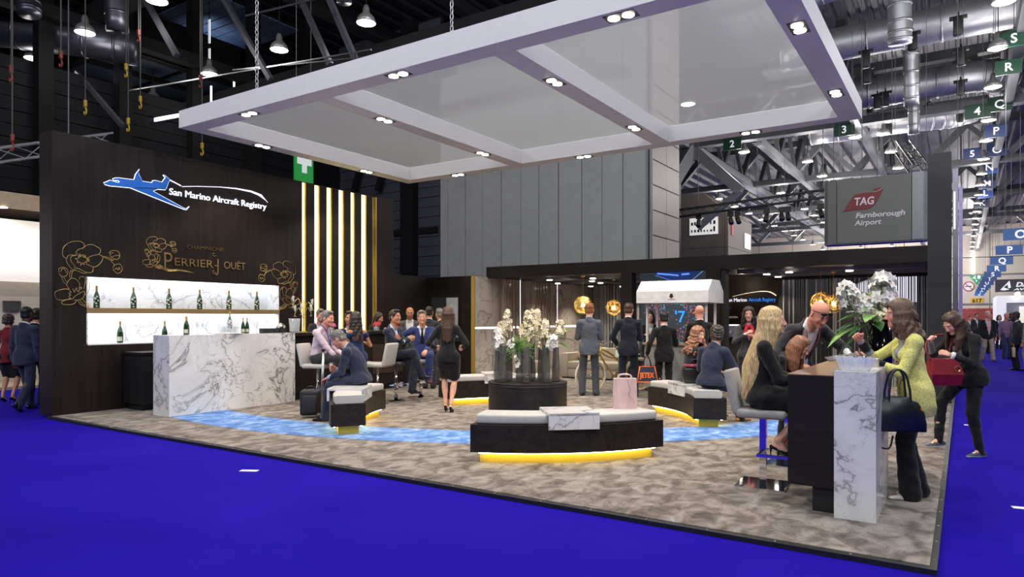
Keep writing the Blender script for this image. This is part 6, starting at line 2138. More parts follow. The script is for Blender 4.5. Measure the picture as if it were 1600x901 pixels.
# bags and luggage ------------------------------------------------------
PINK = M('pink_paper', (0.72, 0.50, 0.47), 0.6, 0, 0.03)
pb = empty('paper_bag', (-3.13, 7.02, 0.50), math.radians(33)); tag(pb, 'pale pink paper carrier bag standing on the nearest bench', 'bag')
b = MB(); b.raw([(-0.13, -0.05, 0), (0.13, -0.05, 0), (0.13, 0.05, 0), (-0.13, 0.05, 0), (-0.12, -0.045, 0.33), (0.125, -0.045, 0.33), (0.125, 0.045, 0.33), (-0.12, 0.045, 0.33)], [(0, 1, 5, 4), (1, 2, 6, 5), (2, 3, 7, 6), (3, 0, 4, 7), (0, 3, 2, 1), (4, 5, 6, 7)]); b.build('bag_body', PINK, pb)
b = MB(); b.raw([(-0.09, -0.0525, 0.0), (0.0, -0.0525, 0.0), (0.07, -0.0485, 0.33), (-0.09, -0.0485, 0.33), (-0.09, -0.05, 0.0), (0.0, -0.05, 0.0), (0.07, -0.046, 0.33), (-0.09, -0.046, 0.33)], [(0, 1, 2, 3), (7, 6, 5, 4), (0, 4, 5, 1), (1, 5, 6, 2), (2, 6, 7, 3), (3, 7, 4, 0)]); b.build('fold_panel', M('pink_paper_light', (0.80, 0.57, 0.53), 0.55), pb)
ROPE = M('bag_cord', (0.72, 0.60, 0.56), 0.7)
for y in (-0.04, 0.04):
    b = MB(); b.tube(catmull([(-0.07, y, 0.30), (-0.065, y, 0.36), (0.0, y * 1.2, 0.375), (0.065, y, 0.36), (0.07, y, 0.30)], 5), 0.006, 6); b.build('handle', ROPE, pb)
b = MB(); b.tube(catmull([(0.02, -0.052, 0.33), (0.05, -0.055, 0.2), (0.03, -0.055, 0.16), (0.08, -0.056, 0.10), (0.10, -0.054, 0.06)], 5), 0.002, 4); b.build('ribbon', M('ribbon_mauve', (0.30, 0.20, 0.20), 0.6), pb)

lg = empty('rolling_suitcase', (-8.20, 6.96, 0), math.radians(40)); tag(lg, 'small black rolling suitcase with raised silver handle by the marble bar', 'suitcase')
b = MB(); b.rbox(-0.16, 0.13, -0.12, 0.12, 0.035, 0.42, 0.045, 4); b.build('shell', M('black_nylon', (0.014, 0.014, 0.016), 0.6), lg)
b = MB(); b.rbox(-0.12, 0.09, -0.14, -0.11, 0.08, 0.34, 0.012, 2); b.build('pocket', M('black_nylon2', (0.02, 0.02, 0.022), 0.55), lg)
for y in (-0.10, 0.10):
    b = MB(); b.lathe([(0.04, -0.014), (0.04, 0.014)], (0.11, y, 0.04), 14, True, (0, 1, 0)); b.build('wheel', M('wheel_grey', (0.10, 0.10, 0.105), 0.4), lg)
b = MB(); b.tube([(0.14, -0.05, 0.06), (0.17, -0.05, 1.0)], 0.012, 6); b.tube([(0.14, 0.05, 0.06), (0.17, 0.05, 1.0)], 0.012, 6); b.build('pull_rod', STEEL, lg)
b = MB(); b.rbox(0.15, 0.19, -0.07, 0.07, 0.99, 1.03, 0.012, 2); b.build('grip', BLACK, lg)
b = MB(); b.tube(catmull([(-0.08, 0, 0.42), (-0.05, 0, 0.46), (0.02, 0, 0.46), (0.05, 0, 0.42)], 4), 0.01, 6); b.build('handle', BLACK, lg)
b = MB(); b.rbox(-0.012, 0.012, -0.13, 0.13, 0.0, 0.26, 0.006, 2); o = b.build('orange_folder', M('orange_card', (0.75, 0.16, 0.03), 0.5), None, (-7.86, 7.02, 0.002), (0, math.radians(6), math.radians(30))); tag(o, 'orange folder standing by the suitcase at the seated man\'s feet', 'folder')
# marble-edged box on the counter end / small bollard behind suitcase left out: hidden

# model aircraft on the registry shelves
MWH = M('model_white', (0.78, 0.78, 0.79), 0.25)
def model_jet(label, x, y, z, s, rz):
    t = empty('model_aircraft', (x, y, z), rz); tag(t, label, 'model')
    t.scale = (s, s, s)
    b = MB(); b.lathe([(0.0, -0.5), (0.03, -0.47), (0.055, -0.36), (0.058, 0.15), (0.04, 0.35), (0.012, 0.5)], (0, 0, 0.28), 14, True, (1, 0, 0)); b.build('fuselage', MWH, t)
    for sy in (-1, 1):
        b = MB(); b.prism([(-0.08, 0.03), (0.12, 0.03), (0.26, 0.48), (0.18, 0.48)], lambda u, v: (u, v * sy, 0.26 + v * 0.08), lambda u, v: (u, v * sy, 0.245 + v * 0.08)); b.build('wing', MWH, t)
        b = MB(); b.prism([(0.42, 0.0), (0.5, 0.0), (0.55, 0.17), (0.49, 0.17)], lambda u, v: (u, v * sy, 0.475), lambda u, v: (u, v * sy, 0.465)); b.build('tailplane', MWH, t)
        b = MB(); b.lathe([(0.03, -0.09), (0.034, 0.0), (0.022, 0.1)], (0.30, 0.09 * sy, 0.31), 10, True, (1, 0, 0)); b.build('engine', MWH, t)
    b = MB(); b.prism([(0.30, 0.30), (0.45, 0.30), (0.52, 0.48), (0.44, 0.48)], lambda u, v: (u, 0.008, v), lambda u, v: (u, -0.008, v)); b.build('fin', MWH, t)
    b = MB(); b.tube([(0, 0, 0.0), (0.03, 0, 0.24)], 0.016, 6); b.cyl((0, 0, 0), 0.08, 0, 0.012, 14); b.build('stand', BLACK, t)
model_jet('white model jet on the upper registry shelf, left one', -4.80, 16.88, 1.37, 0.48, 3.3)
model_jet('white model jet on the upper registry shelf, behind the red scarf woman', -4.22, 16.88, 1.37, 0.48, 3.3)
model_jet('white model jet on the upper registry shelf, right end', -3.90, 16.88, 1.37, 0.40, 3.3)
model_jet('white model jet on the lower registry shelf', -4.38, 16.87, 1.0, 0.46, 3.0)
model_jet('partly hidden white model jet at the left of the lower registry shelf', -4.92, 16.87, 1.0, 0.42, 0.4)
# ------------------------------------------------------------------ the people
NAVY = cloth('navy', (0.022, 0.027, 0.055)); NAVY2 = cloth('dark_navy', (0.014, 0.017, 0.032)); BRIGHTBLUE = cloth('bright_blue', (0.028, 0.045, 0.16))
MIDGREY = cloth('mid_grey', (0.105, 0.12, 0.15)); DKGREY = cloth('dark_grey', (0.030, 0.031, 0.034)); BLK = cloth('black', (0.008, 0.008, 0.009)); GREYTR = cloth('grey_trouser', (0.055, 0.062, 0.075))
PINKSH = cloth('lilac_stripe', (0.60, 0.48, 0.56), 0.75); WHITESH = cloth('white_shirt', (0.72, 0.72, 0.74), 0.7); LBLUE = cloth('light_blue_shirt', (0.42, 0.52, 0.70), 0.7)
YELLOW = M('yellow_tweed', (0.74, 0.71, 0.22), 0.95, 0, 0.35, 110, bmp=0.7); BLUEDR = cloth('blue_dress', (0.012, 0.030, 0.115)); REDTOP = cloth('dark_red', (0.16, 0.012, 0.015))
KHAKI = cloth('khaki', (0.34, 0.28, 0.20)); PURPLE = cloth('plum_shirt', (0.20, 0.12, 0.20)); JEANS = cloth('jeans', (0.03, 0.045, 0.09)); PINKISH = cloth('pink_shirt', (0.58, 0.36, 0.36)); GREYBLZ = cloth('grey_blazer', (0.10, 0.105, 0.10))
OXB = ('oxford', [BLACKGLOSS, BLACK]); OXT = ('oxford', [M('tan_leather', (0.36, 0.17, 0.05), 0.35), M('tan_sole', (0.10, 0.05, 0.02), 0.5)]); OXBR = ('oxford', [M('brown_leather', (0.12, 0.035, 0.015), 0.3), BLACK])
HEELB = ('heel', [BLACKGLOSS]); SNK = ('sneaker', [M('sneaker_navy', (0.05, 0.055, 0.075), 0.7), M('sneaker_white', (0.72, 0.70, 0.66), 0.6)]); SNC = ('sneaker', [M('sneaker_cream', (0.56, 0.53, 0.46), 0.5), M('sneaker_white', (0.72, 0.70, 0.66), 0.6)])
JK = lambda m: ('jacket', m)
TR = lambda m: ('trousers', m)
SIT = dict(seated=True)
# left of the bar wall
person('man in a navy suit walking away past the outer end of the bar wall', (-13.0, 5.05, -0.04), 118, 1.74, skin='brown', hair=('crop', 'black'), feet=[(-0.08, 0.20, 0, 5, 0), (0.08, -0.24, 0.05, -5, 35)], top=JK(NAVY), bottom=TR(NAVY), shoes=OXB, vox=0.013)
person('man in black half hidden by the man walking past the bar wall', (-13.75, 5.5, -0.04), 140, 1.72, skin='tan', hair=('short', 'black'), top=JK(BLK), bottom=TR(BLK), shoes=OXB, vox=0.018)
person('curly haired woman in a dark red top and long black skirt at the left edge', (-14.5, 5.35, -0.04), 130, 1.62, 'f', 'tan', hair=('curls', 'dark'), top=('sweater', REDTOP), bottom=('skirt', BLK), hem=1.0, shoes=HEELB, vox=0.018)
# around the dark counter
r, J = person('grey haired man in a striped lilac shirt on a white bar stool', (-9.17, 7.92, 0), 18, 1.80, skin='rosy', hair=('short', 'grey'), hz=0.81, lean=9, hunch=6, head=(-4, 4, 0), feet=[(-0.12, 0.30, 0.30, 5, 0), (0.12, 0.36, 0.30, -5, 0)], hands=[(-0.10, 0.42, 0.86), (0.14, 0.46, 0.80)], palms=[(0, 0, -1), (0, 0.2, -1)], elbows=[(-0.3, -0.6, -0.5), (0.25, -0.6, -0.6)], top=('shirt', PINKSH), bottom=TR(DKGREY), shoes=OXB, vox=0.011, fat=1.12, seated=True)
LAN = M('lanyard_blue', (0.03, 0.05, 0.30), 0.6)
b = MB(); b.tube(catmull([(-0.085, 0.085, 1.40), (-0.07, 0.185, 1.30), (-0.02, 0.225, 1.12), (0.0, 0.235, 1.0)], 5), 0.008, 5); b.tube(catmull([(0.085, 0.085, 1.40), (0.07, 0.185, 1.30), (0.02, 0.225, 1.12), (0.0, 0.235, 1.0)], 5), 0.008, 5); b.build('lanyard', LAN, r)
person('grey haired man in glasses behind the counter, beside the pink flowers', (-11.0, 9.55, 0), -45, 1.70, skin='rosy', hair=('short', 'grey'), lean=8, head=(25, 8, 0), hands=[(-0.15, 0.35, 1.0), (0.15, 0.35, 1.0)], top=JK(DKGREY), bottom=TR(DKGREY), shoes=OXB)
person('dark bearded man in a dark suit sitting behind the woman in the blue dress', (-9.12, 8.60, 0), -48, 1.76, skin='tan', hair=('short', 'dark'), beard='dark', hz=0.80, lean=3, feet=[(-0.12, 0.30, 0.28, 5, 0), (0.12, 0.34, 0.28, -5, 0)], hands=[(-0.12, 0.36, 0.92), (0.12, 0.36, 0.92)], palms=[(0.3, 0, -1), (-0.3, 0, -1)], top=JK(NAVY2), bottom=TR(NAVY2), shoes=OXB, seated=True)
person('woman with long dark hair in a navy off-shoulder dress at the counter', (-8.60, 8.28, 0), 165, 1.62, 'f', 'tan', hair=('wavy', 'dark'), hlen=0.34, lean=4, head=(10, 5, 0), hands=[(-0.10, 0.27, 1.14), (0.17, 0.22, 1.10)], palms=[(1, 0, 0.3), (-1, 0, 0)], curl=(55, 40), top=('none', None), bottom=('dress', BLUEDR), shoes=('heel', [M('nude_heel', (0.50, 0.28, 0.20), 0.4)]), hem=0.98, vox=0.011)
r, J = person('grey haired man in a navy suit leaning over his champagne flute on the left bench', (-7.32, 7.12, 0), 208, 1.78, skin='rosy', hair=('short', 'grey'), hz=0.60, lean=14, hunch=20, head=(0, 22, 0), feet=[(-0.10, 0.50, 0, 6, 0), (0.12, 0.44, 0, -6, 0)], hands=[(-0.10, 0.46, 0.63), (0.10, 0.40, 0.74)], elbows=[(-0.3, -0.6, -0.2), (0.3, -0.7, -0.3)], palms=[(0.2, 0, -1), (-1, 0.2, 0)], curl=(30, 70), shirt=LBLUE, top=JK(NAVY), bottom=TR(NAVY), shoes=OXB, vox=0.010, seated=True)
hp_ = J['WR'][1]
mw4 = Matrix.Translation(Vector((-7.32, 7.12, 0))) @ Matrix.Rotation(math.radians(208 - 90), 4, 'Z')
q = mw4 @ (Vector(hp_) + Vector((-0.035, 0.075, -0.12)))
flute('champagne flute held by the man leaning on the left bench', tuple(q))
person('dark haired woman in black standing behind the red and yellow flowers', (-10.75, 10.75, 0), 20, 1.66, 'f', 'tan', hair=('bob', 'dark'), lean=12, head=(-5, 15, 0), hands=[(-0.15, 0.35, 1.05), (0.15, 0.38, 1.05)], top=JK(BLK), bottom=TR(BLK), shoes=HEELB)
person('young man in a navy suit with crossed arms and crossed legs on a dark stool', (-8.56, 9.10, 0), 8, 1.80, skin='olive', hair=('short', 'dark'), hz=0.81, lean=-2, hunch=6, head=(-4, -2, 0), feet=[(-0.02, 0.40, 0.16, 0, 0), (-0.16, 0.52, 0.40, 20, -10)], knees=[(-0.05, 1, 0.4), (0.0, 1, 0.9)], hands=[(0.13, 0.24, 1.12), (-0.13, 0.27, 1.10)], elbows=[(-0.7, -0.1, -0.6), (0.7, -0.1, -0.6)], palms=[(0, -1, 0), (0, -1, 0)], shirt=LBLUE, top=JK(NAVY), bottom=TR(NAVY2), shoes=OXB, vox=0.011, seated=True)
person('bald bearded man in a grey blazer and open white shirt at the counter end', (-10.35, 11.55, 0), -52, 1.76, skin='tan', hair=('bald', 'dark'), beard='dark', head=(5, 12, 0), hands=[(-0.15, 0.3, 1.1), (0.15, 0.3, 1.1)], top=('open_jacket', GREYBLZ), bottom=TR(DKGREY), shoes=OXB)
person('smiling grey haired man in a bright blue suit and dark tie on a pale stool', (-8.56, 9.90, 0), -50, 1.80, skin='rosy', hair=('short', 'grey'), hz=0.81, lean=0, hunch=4, head=(6, 3, 4), mouth='smile', feet=[(-0.12, 0.36, 0.30, 8, 0), (0.18, 0.30, 0.12, -8, 0)], hands=[(-0.08, 0.40, 0.90), (0.60, 0.10, 1.26)], elbows=[(-0.5, -0.5, -0.4), (0.1, -0.6, -0.6)], palms=[(0.2, 0, -1), (0, 0, -1)], top=JK(BRIGHTBLUE), tie=BLK, bottom=TR(BRIGHTBLUE), shoes=OXBR, vox=0.011, fat=1.12, seated=True)
person('man in a dark grey suit seen from behind, past the blue-suited man', (-9.45, 11.15, 0), 128, 1.76, skin='tan', hair=('crop', 'dark'), hands=[(-0.15, 0.3, 1.1), (0.15, 0.3, 1.1)], top=JK(DKGREY), bottom=TR(DKGREY), shoes=OXB)
person('grey haired man in dark grey turned away, left of the woman in the skirt suit', (-9.75, 11.9, 0), 150, 1.72, skin='tan', hair=('short', 'grey'), top=JK(DKGREY), bottom=TR(DKGREY), shoes=OXB, head=(15, 5, 0))
person('woman with long brown hair in a black skirt suit and heels walking away', (-6.82, 8.50, 0), 120, 1.70, 'f', 'fair', hair=('long', 'brown'), hlen=0.36, feet=[(-0.05, 0.10, 0, 3, 0), (0.06, -0.06, 0, -3, 0)], hands=[(-0.22, 0.16, 1.02), (0.22, 0.18, 1.02)], elbows=[(-0.5, -0.7, -0.2), (0.5, -0.7, -0.2)], top=JK(BLK), bottom=('skirt', BLK), hem=0.84, shoes=HEELB, vox=0.010)
# centre
person('ginger haired man in a grey suit seen from behind, in front of the bicycle', (-6.02, 11.84, 0), 118, 1.80, skin='fair', hair=('short', 'ginger'), feet=[(-0.13, 0.0, 0, 10, 0), (0.13, 0.02, 0, -14, 0)], hands=[(-0.16, 0.32, 1.12), (0.16, 0.30, 1.10)], elbows=[(-0.3, -0.8, -0.5), (0.3, -0.8, -0.5)], head=(-12, 6, 0), shirt=LBLUE, top=JK(MIDGREY), bottom=TR(GREYTR), shoes=OXB, vox=0.011)
person('brown haired man in a navy suit facing the kiosk, behind the pink bag', (-5.30, 12.05, 0), 112, 1.80, skin='fair', hair=('short', 'brown'), feet=[(-0.12, 0.0, 0, 8, 0), (0.12, 0.0, 0, -10, 0)], hands=[(-0.22, 0.24, 0.98), (0.16, 0.34, 1.08)], elbows=[(-0.6, -0.6, -0.3), (0.3, -0.8, -0.5)], head=(-10, 6, 0), top=JK(NAVY2), bottom=TR(NAVY2), shoes=OXB, vox=0.012)
person('dark haired hostess facing us from behind the white kiosk', (-5.45, 13.5, 0), -62, 1.66, 'f', 'fair', hair=('bob', 'dark'), head=(-10, 4, 0), mouth='smile', hands=[(-0.12, 0.3, 1.12), (0.12, 0.32, 1.15)], top=JK(BLK), bottom=('skirt', BLK), shoes=HEELB)
r, J = person('short man in a black suit at the kiosk holding the orange-trimmed bag', (-4.58, 12.02, 0), 116, 1.62, skin='fair', hair=('short', 'black'), hands=[(-0.30, 0.04, 0.83), (0.15, 0.30, 1.05)], palms=[(1, 0, 0), (-1, 0, 0)], curl=(80, 40), head=(0, 8, 0), top=JK(BLK), bottom=TR(BLK), shoes=OXB, vox=0.012)
mwj = Matrix.Translation(Vector((-4.58, 12.02, 0))) @ Matrix.Rotation(math.radians(116 - 90), 4, 'Z')
hq = mwj @ Vector(J['WR'][0])
jb = empty('tote_bag', (hq.x, hq.y - 0.02, hq.z - 0.52), math.radians(33)); tag(jb, 'navy tote bag with orange trim and lettering hanging from the black suit\'s hand', 'bag')
NVB = M('bag_navy', (0.012, 0.018, 0.05), 0.6); ORG = M('bag_orange', (0.80, 0.17, 0.02), 0.5)
b = MB(); b.raw([(-0.19, -0.07, 0), (0.19, -0.07, 0), (0.19, 0.07, 0), (-0.19, 0.07, 0), (-0.14, -0.03, 0.29), (0.14, -0.03, 0.29), (0.14, 0.03, 0.29), (-0.14, 0.03, 0.29)], [(0, 1, 5, 4), (1, 2, 6, 5), (2, 3, 7, 6), (3, 0, 4, 7), (0, 3, 2, 1), (4, 5, 6, 7)]); b.build('bag_body', NVB, jb)
b = MB()
for s in (-1, 1):
    b.tube([(s * 0.19, -0.072, 0.01), (s * 0.135, -0.034, 0.295)], 0.012, 6)
b.tube([(-0.19, -0.072, 0.01), (0.19, -0.072, 0.01)], 0.012, 6); b.tube([(-0.14, -0.034, 0.29), (0.14, -0.034, 0.29)], 0.008, 6)
b.build('piping', ORG, jb)
text('lettering', 'JETEX', 0.13, ORG, jb, (-0.135, -0.064, 0.09), (math.radians(83), 0, 0), 0.012, width=0.27, bold=0.005)
b = MB()
for s in (-0.05, 0.05):
    b.tube(catmull([(-0.08, s * 0.6, 0.28), (-0.05, s * 0.3, 0.42), (0.0, 0, 0.50), (0.05, s * 0.3, 0.42), (0.08, s * 0.6, 0.28)], 5), 0.010, 6)
b.build('handle', NVB, jb)
person('bald man in a black suit seen from behind, right of the kiosk', (-3.98, 12.22, 0), 122, 1.74, skin='rosy', hair=('bald', 'grey'), hands=[(-0.16, 0.3, 1.1), (0.16, 0.3, 1.1)], elbows=[(-0.3, -0.8, -0.5), (0.3, -0.8, -0.5)], top=JK(BLK), bottom=TR(BLK), shoes=OXB, vox=0.012)
person('curly auburn haired woman in a charcoal suit sitting on the right bench', (-3.50, 10.14, 0), 40, 1.70, 'f', 'fair', hair=('curly', 'copper'), hlen=0.22, hz=0.60, lean=10, hunch=6, head=(-62, 4, 0), feet=[(-0.08, 0.48, 0, 0, 0), (0.08, 0.46, 0, 0, 0)], hands=[(-0.06, 0.40, 0.86), (0.08, 0.42, 0.84)], elbows=[(-0.5, -0.6, -0.3), (0.5, -0.6, -0.3)], palms=[(0.4, 0, -1), (-0.4, 0, -1)], shirt=BLK, top=JK(cloth('charcoal', (0.030, 0.032, 0.038))), bottom=TR(BLK), shoes=HEELB, vox=0.011, seated=True)
person('man with curly dark hair, navy suit and tan shoes sitting on the right bench', (-2.97, 9.58, 0), 78, 1.76, skin='tan', hair=('curls', 'dark'), hz=0.60, lean=8, hunch=14, head=(25, 4, 0), feet=[(-0.12, 0.45, 0, 6, 0), (0.16, 0.58, 0, -22, 0)], hands=[(-0.10, 0.38, 0.72), (0.12, 0.40, 0.72)], elbows=[(-0.6, -0.4, -0.3), (0.6, -0.4, -0.3)], palms=[(0.3, 0, -1), (-0.3, 0, -1)], shirt=LBLUE, top=JK(NAVY), bottom=TR(NAVY2), shoes=OXT, vox=0.010, seated=True)
hb = empty('handbag', (-3.28, 9.98, 0.535), math.radians(32)); tag(hb, 'black handbag with a red and blue scarf on the right bench', 'bag')
b = MB(); b.rbox(-0.22, 0.18, -0.08, 0.08, 0.0, 0.24, 0.04, 3); b.build('bag_body', M('black_leather', (0.012, 0.012, 0.013), 0.35), hb)
b = MB(); b.rbox(-0.21, 0.05, -0.09, 0.06, 0.235, 0.275, 0.015, 2); b.build('scarf', M('scarf_red_blue', (0.30, 0.04, 0.08), 0.7, 0, 0.9, 14), hb)
b = MB(); b.tube(catmull([(-0.14, -0.05, 0.22), (-0.10, -0.06, 0.34), (0.08, -0.06, 0.34), (0.12, -0.05, 0.22)], 6), 0.009, 6); b.build('handle', BLACK, hb)
r, J = person('dark haired woman in a grey blazer and red scarf looking at her hands', (-2.95, 11.55, 0), -70, 1.70, 'f', 'fair', hair=('wavy', 'dark'), hlen=0.18, head=(-4, 4, 0), hands=[(-0.05, 0.26, 1.20), (0.06, 0.27, 1.24)], elbows=[(-0.6, -0.4, -0.5), (0.6, -0.4, -0.5)], palms=[(1, 0, 0), (-1, 0, 0)], curl=(60, 60), top=JK(cloth('heather_grey', (0.055, 0.055, 0.060))), bottom=TR(BLK), shoes=HEELB)
N = J['N']
b = MB(); b.tube([(math.cos(a) * 0.085, 0.005 + math.sin(a) * 0.085, N[2] - 0.01 - 0.03 * math.sin(a)) for a in [2 * PI * i / 16 for i in range(16)]], 0.032, 8, closed=True)
b.tube(catmull([(-0.03, 0.10, N[2] - 0.04), (-0.05, 0.16, N[2] - 0.14), (-0.02, 0.17, N[2] - 0.26)], 4), [0.03] * 8 + [0.02], 8); b.tube(catmull([(0.03, 0.10, N[2] - 0.04), (0.06, 0.15, N[2] - 0.12), (0.05, 0.17, N[2] - 0.22)], 4), [0.03] * 8 + [0.02], 8)
b.build('scarf', M('red_scarf', (0.42, 0.012, 0.03), 0.7, 0, 0.3, 30), r)
# at the high table
r, J = person('woman with very long blonde hair in a black suit on the near bar stool', (-1.52, 6.38, 0), 12, 1.80, 'f', 'fair', hair=('long', 'blonde'), hlen=0.66, hairfwd=-0.26, hz=0.785, lean=4, hunch=3, head=(4, 0, 0), feet=[(-0.02, 0.20, 0.225, 0, 0), (0.07, 0.14, 0.275, 0, 0)], knees=[(0.0, 1, 0.3), (0.02, 1, 0.3)], hands=[(-0.03, 0.40, 0.95), (0.05, 0.39, 0.95)], elbows=[(-0.4, -0.7, -0.4), (0.35, -0.7, -0.4)], palms=[(0.6, 0, -0.6), (-0.6, 0, -0.6)], curl=(45, 45), shirt=BLK, top=JK(BLK), bottom=('skirt', BLK), hem=0.90, shoes=HEELB, vox=0.008, wr=0.0022, seated=True)
b = MB(); b.tube([tuple(Vector(J['WR'][1]) + Vector((math.cos(a) * 0.030, -0.02, math.sin(a) * 0.030))) for a in [2 * PI * i / 14 for i in range(14)]], 0.004, 5, closed=True); b.build('bracelet', BLACK, r)
r, J = person('bald man with sunglasses on his forehead leaning on the high table', (-1.54, 7.96, 0), -46, 1.84, skin='rosy', hair=('bald', 'grey'), lean=26, hunch=12, head=(2, 26, 0), feet=[(-0.12, 0.0, 0, 8, 0), (0.12, -0.05, 0, -8, 0)], hands=[(-0.26, 0.56, 1.10), (0.22, 0.42, 1.02)], elbows=[(-0.6, -0.6, -0.1), (0.6, -0.6, -0.1)], palms=[(0, 0, -1), (-0.5, 0, -1)], top=('open_jacket', DKGREY), bottom=TR(NAVY2), shoes=OXB, vox=0.009)
Rh, HC, hs = J['Rh'], J['HC'], J['hs']
hp2 = lambda x, y, z: tuple(HC + Rh @ np.array([x, y, z]) * hs)
b = MB()
for s in (-1, 1):
    b.tube([hp2(s * 0.055, 0.078, 0.066), hp2(s * 0.035, 0.090, 0.064), hp2(s * 0.014, 0.094, 0.066)], [0.016, 0.021, 0.014], 10)
    b.tube([hp2(s * 0.062, 0.070, 0.068), hp2(s * 0.082, 0.01, 0.045), hp2(s * 0.083, -0.02, 0.03)], 0.004, 5)
b.tube([hp2(-0.014, 0.094, 0.068), hp2(0.014, 0.094, 0.068)], 0.004, 5)
b.build('sunglasses', BLACKGLOSS, r)
tq = lambda x, y, z: tuple(J['mid'] + J['Rt'] @ np.array([x, y, z]) * J['s'])
b = MB(); b.tube([tq(-0.075, 0.06, 0.26), tq(-0.06, 0.125, 0.18), tq(-0.01, 0.145, 0.02), tq(0, 0.15, -0.06)], 0.006, 5); b.tube([tq(0.075, 0.06, 0.26), tq(0.06, 0.125, 0.18), tq(0.01, 0.145, 0.02), tq(0, 0.15, -0.06)], 0.006, 5); b.build('lanyard', M('lanyard_red', (0.25, 0.03, 0.04), 0.6), r)
b = MB(); p = tq(0, 0.155, -0.12); b.cbox(p, (0.095, 0.008, 0.13)); b.build('badge', M('badge_card', (0.55, 0.60, 0.72), 0.5, 0, 0.3, 40), r)
b = MB(); b.lathe([(0.012, 0), (0.012, 0.006)], tq(-0.115, 0.125, 0.14), 12, True, (0, 1, 0.3)); b.build('lapel_pin', CHROME, r)
person('woman with reddish streaked hair bending low on the second bar stool', (-1.72, 7.42, 0), -5, 1.40, 'f', 'fair', hair=('long', 'copper'), hlen=0.20, hz=0.78, lean=24, hunch=22, head=(0, 16, 0), feet=[(-0.05, 0.34, 0.28, 0, 0), (0.07, 0.30, 0.28, 0, 0)], hands=[(-0.08, 0.42, 0.86), (0.08, 0.42, 0.86)], top=('sweater', BLK), bottom=('skirt', BLK), hem=0.8, shoes=('heel', [M('orange_shoe', (0.70, 0.20, 0.06), 0.4)]), vox=0.012, seated=True)
r, J = person('laughing woman in a yellow tweed jacket and wide black trousers at the high table', (-0.33, 6.60, 0), 200, 1.68, 'f', 'rosy', hair=('wavy', 'chestnut'), hlen=0.14, hairfwd=-0.35, lean=6, hunch=4, head=(-4, 2, 0), mouth='open', feet=[(-0.07, 0.06, 0, 4, 0), (0.09, -0.05, 0, -6, 0)], hands=[(-0.10, 0.37, 1.135), (0.10, 0.40, 1.30)], elbows=[(-0.3, -0.4, -0.7), (0.5, -0.3, -0.8)], palms=[(0.4, 0, 1), (-1, 0.1, 0.0)], curl=(25, 75), shirt=cloth('striped_blouse', (0.30, 0.32, 0.42)), top=('open_jacket', YELLOW), sleeves=0.78, bottom=TR(BLK), shoes=SNC, vox=0.008, fat=1.08, wr=0.003, hem=0.20, flare=1.35)
for i in (0, 1):
    a, c = Vector(J['EL'][i]), Vector(J['WR'][i])
    b = MB(); b.tube([a.lerp(c, 0.55), a.lerp(c, 0.78), a.lerp(c, 0.93)], [0.044, 0.041, 0.035], 14); b.build('black_cuff', BLK, r)
# wisps of hair blown back
Rh, HC, hs = J['Rh'], J['HC'], J['hs']
b = MB()
for k in range(26):
    s = random.uniform(-1, 1)
    z = random.uniform(-0.12, 0.06)
    p0 = HC + Rh @ np.array([s * 0.07, -0.07, z]) * hs
    p1 = HC + Rh @ np.array([s * 0.085, -0.115, z - 0.06]) * hs
    p2 = HC + Rh @ np.array([s * 0.09, -0.15 + 0.03 * abs(s), z - 0.07 - 0.04 * random.random()]) * hs
    b.tube(catmull([p0, p1, p2], 4), [0.022, 0.022, 0.021, 0.020, 0.018, 0.015, 0.011, 0.007, 0.003], 6)
b.build('hair_tips', HAIR['chestnut'], r)
mw4 = Matrix.Translation(Vector((-0.33, 6.60, 0))) @ Matrix.Rotation(math.radians(200 - 90), 4, 'Z')
hw_ = mw4 @ Vector(J['WR'][0])
b = MB(); b.cbox((0, 0, 0), (0.26, 0.18, 0.008)); o = b.build('tablet', M('tablet_grey', (0.10, 0.10, 0.11), 0.25), None, (hw_.x - 0.20, hw_.y - 0.03, hw_.z + 0.035), (math.radians(6), math.radians(-10), math.radians(20))); tag(o, 'flat grey tablet held over the crystal bowl by the woman in yellow', 'tablet')
el = mw4 @ Vector(J['EL'][0]).lerp(Vector(J['WR'][0]), 0.30)
bg = empty('handbag', (el.x + 0.05, el.y - 0.22, el.z - 0.46), math.radians(28)); tag(bg, 'black domed leather handbag hanging from the yellow jacket\'s forearm', 'bag')
BLE = M('bag_leather', (0.012, 0.016, 0.018), 0.3, 0, 0.2, 20, bmp=0.06)
b = MB()
prof = [(-0.19, 0), (-0.195, 0.06), (-0.18, 0.15), (-0.14, 0.225), (-0.07, 0.262), (0.0, 0.272), (0.07, 0.262), (0.14, 0.225), (0.18, 0.15), (0.195, 0.06), (0.19, 0)]
layers = [(-0.085, 0.90), (-0.07, 0.98), (0.0, 1.0), (0.07, 0.98), (0.085, 0.90)]
vs, fs = [], []
n = len(prof)
for y, k in layers:
    for x, z in prof:
        vs.append((x * k, y * (1 - 0.5 * z / 0.272), z * (0.5 + 0.5 * k)))
for i in range(len(layers) - 1):
    for j in range(n):
        j2 = (j + 1) % n
        fs.append((i * n + j, i * n + j2, (i + 1) * n + j2, (i + 1) * n + j))
fs.append(tuple(range(n))); fs.append(tuple(range((len(layers) - 1) * n, len(layers) * n))[::-1])
b.raw(vs, fs, True); b.build('bag_body', BLE, bg)
for y in (-0.04, 0.04):
    b = MB(); b.tube(catmull([(-0.08, y, 0.22), (-0.075, y, 0.32), (-0.05, y * 0.6, 0.44), (0.0, y * 0.4, 0.475), (0.05, y * 0.6, 0.44), (0.075, y, 0.32), (0.08, y, 0.22)], 5), 0.009, 8); b.build('handle', BLE, bg)
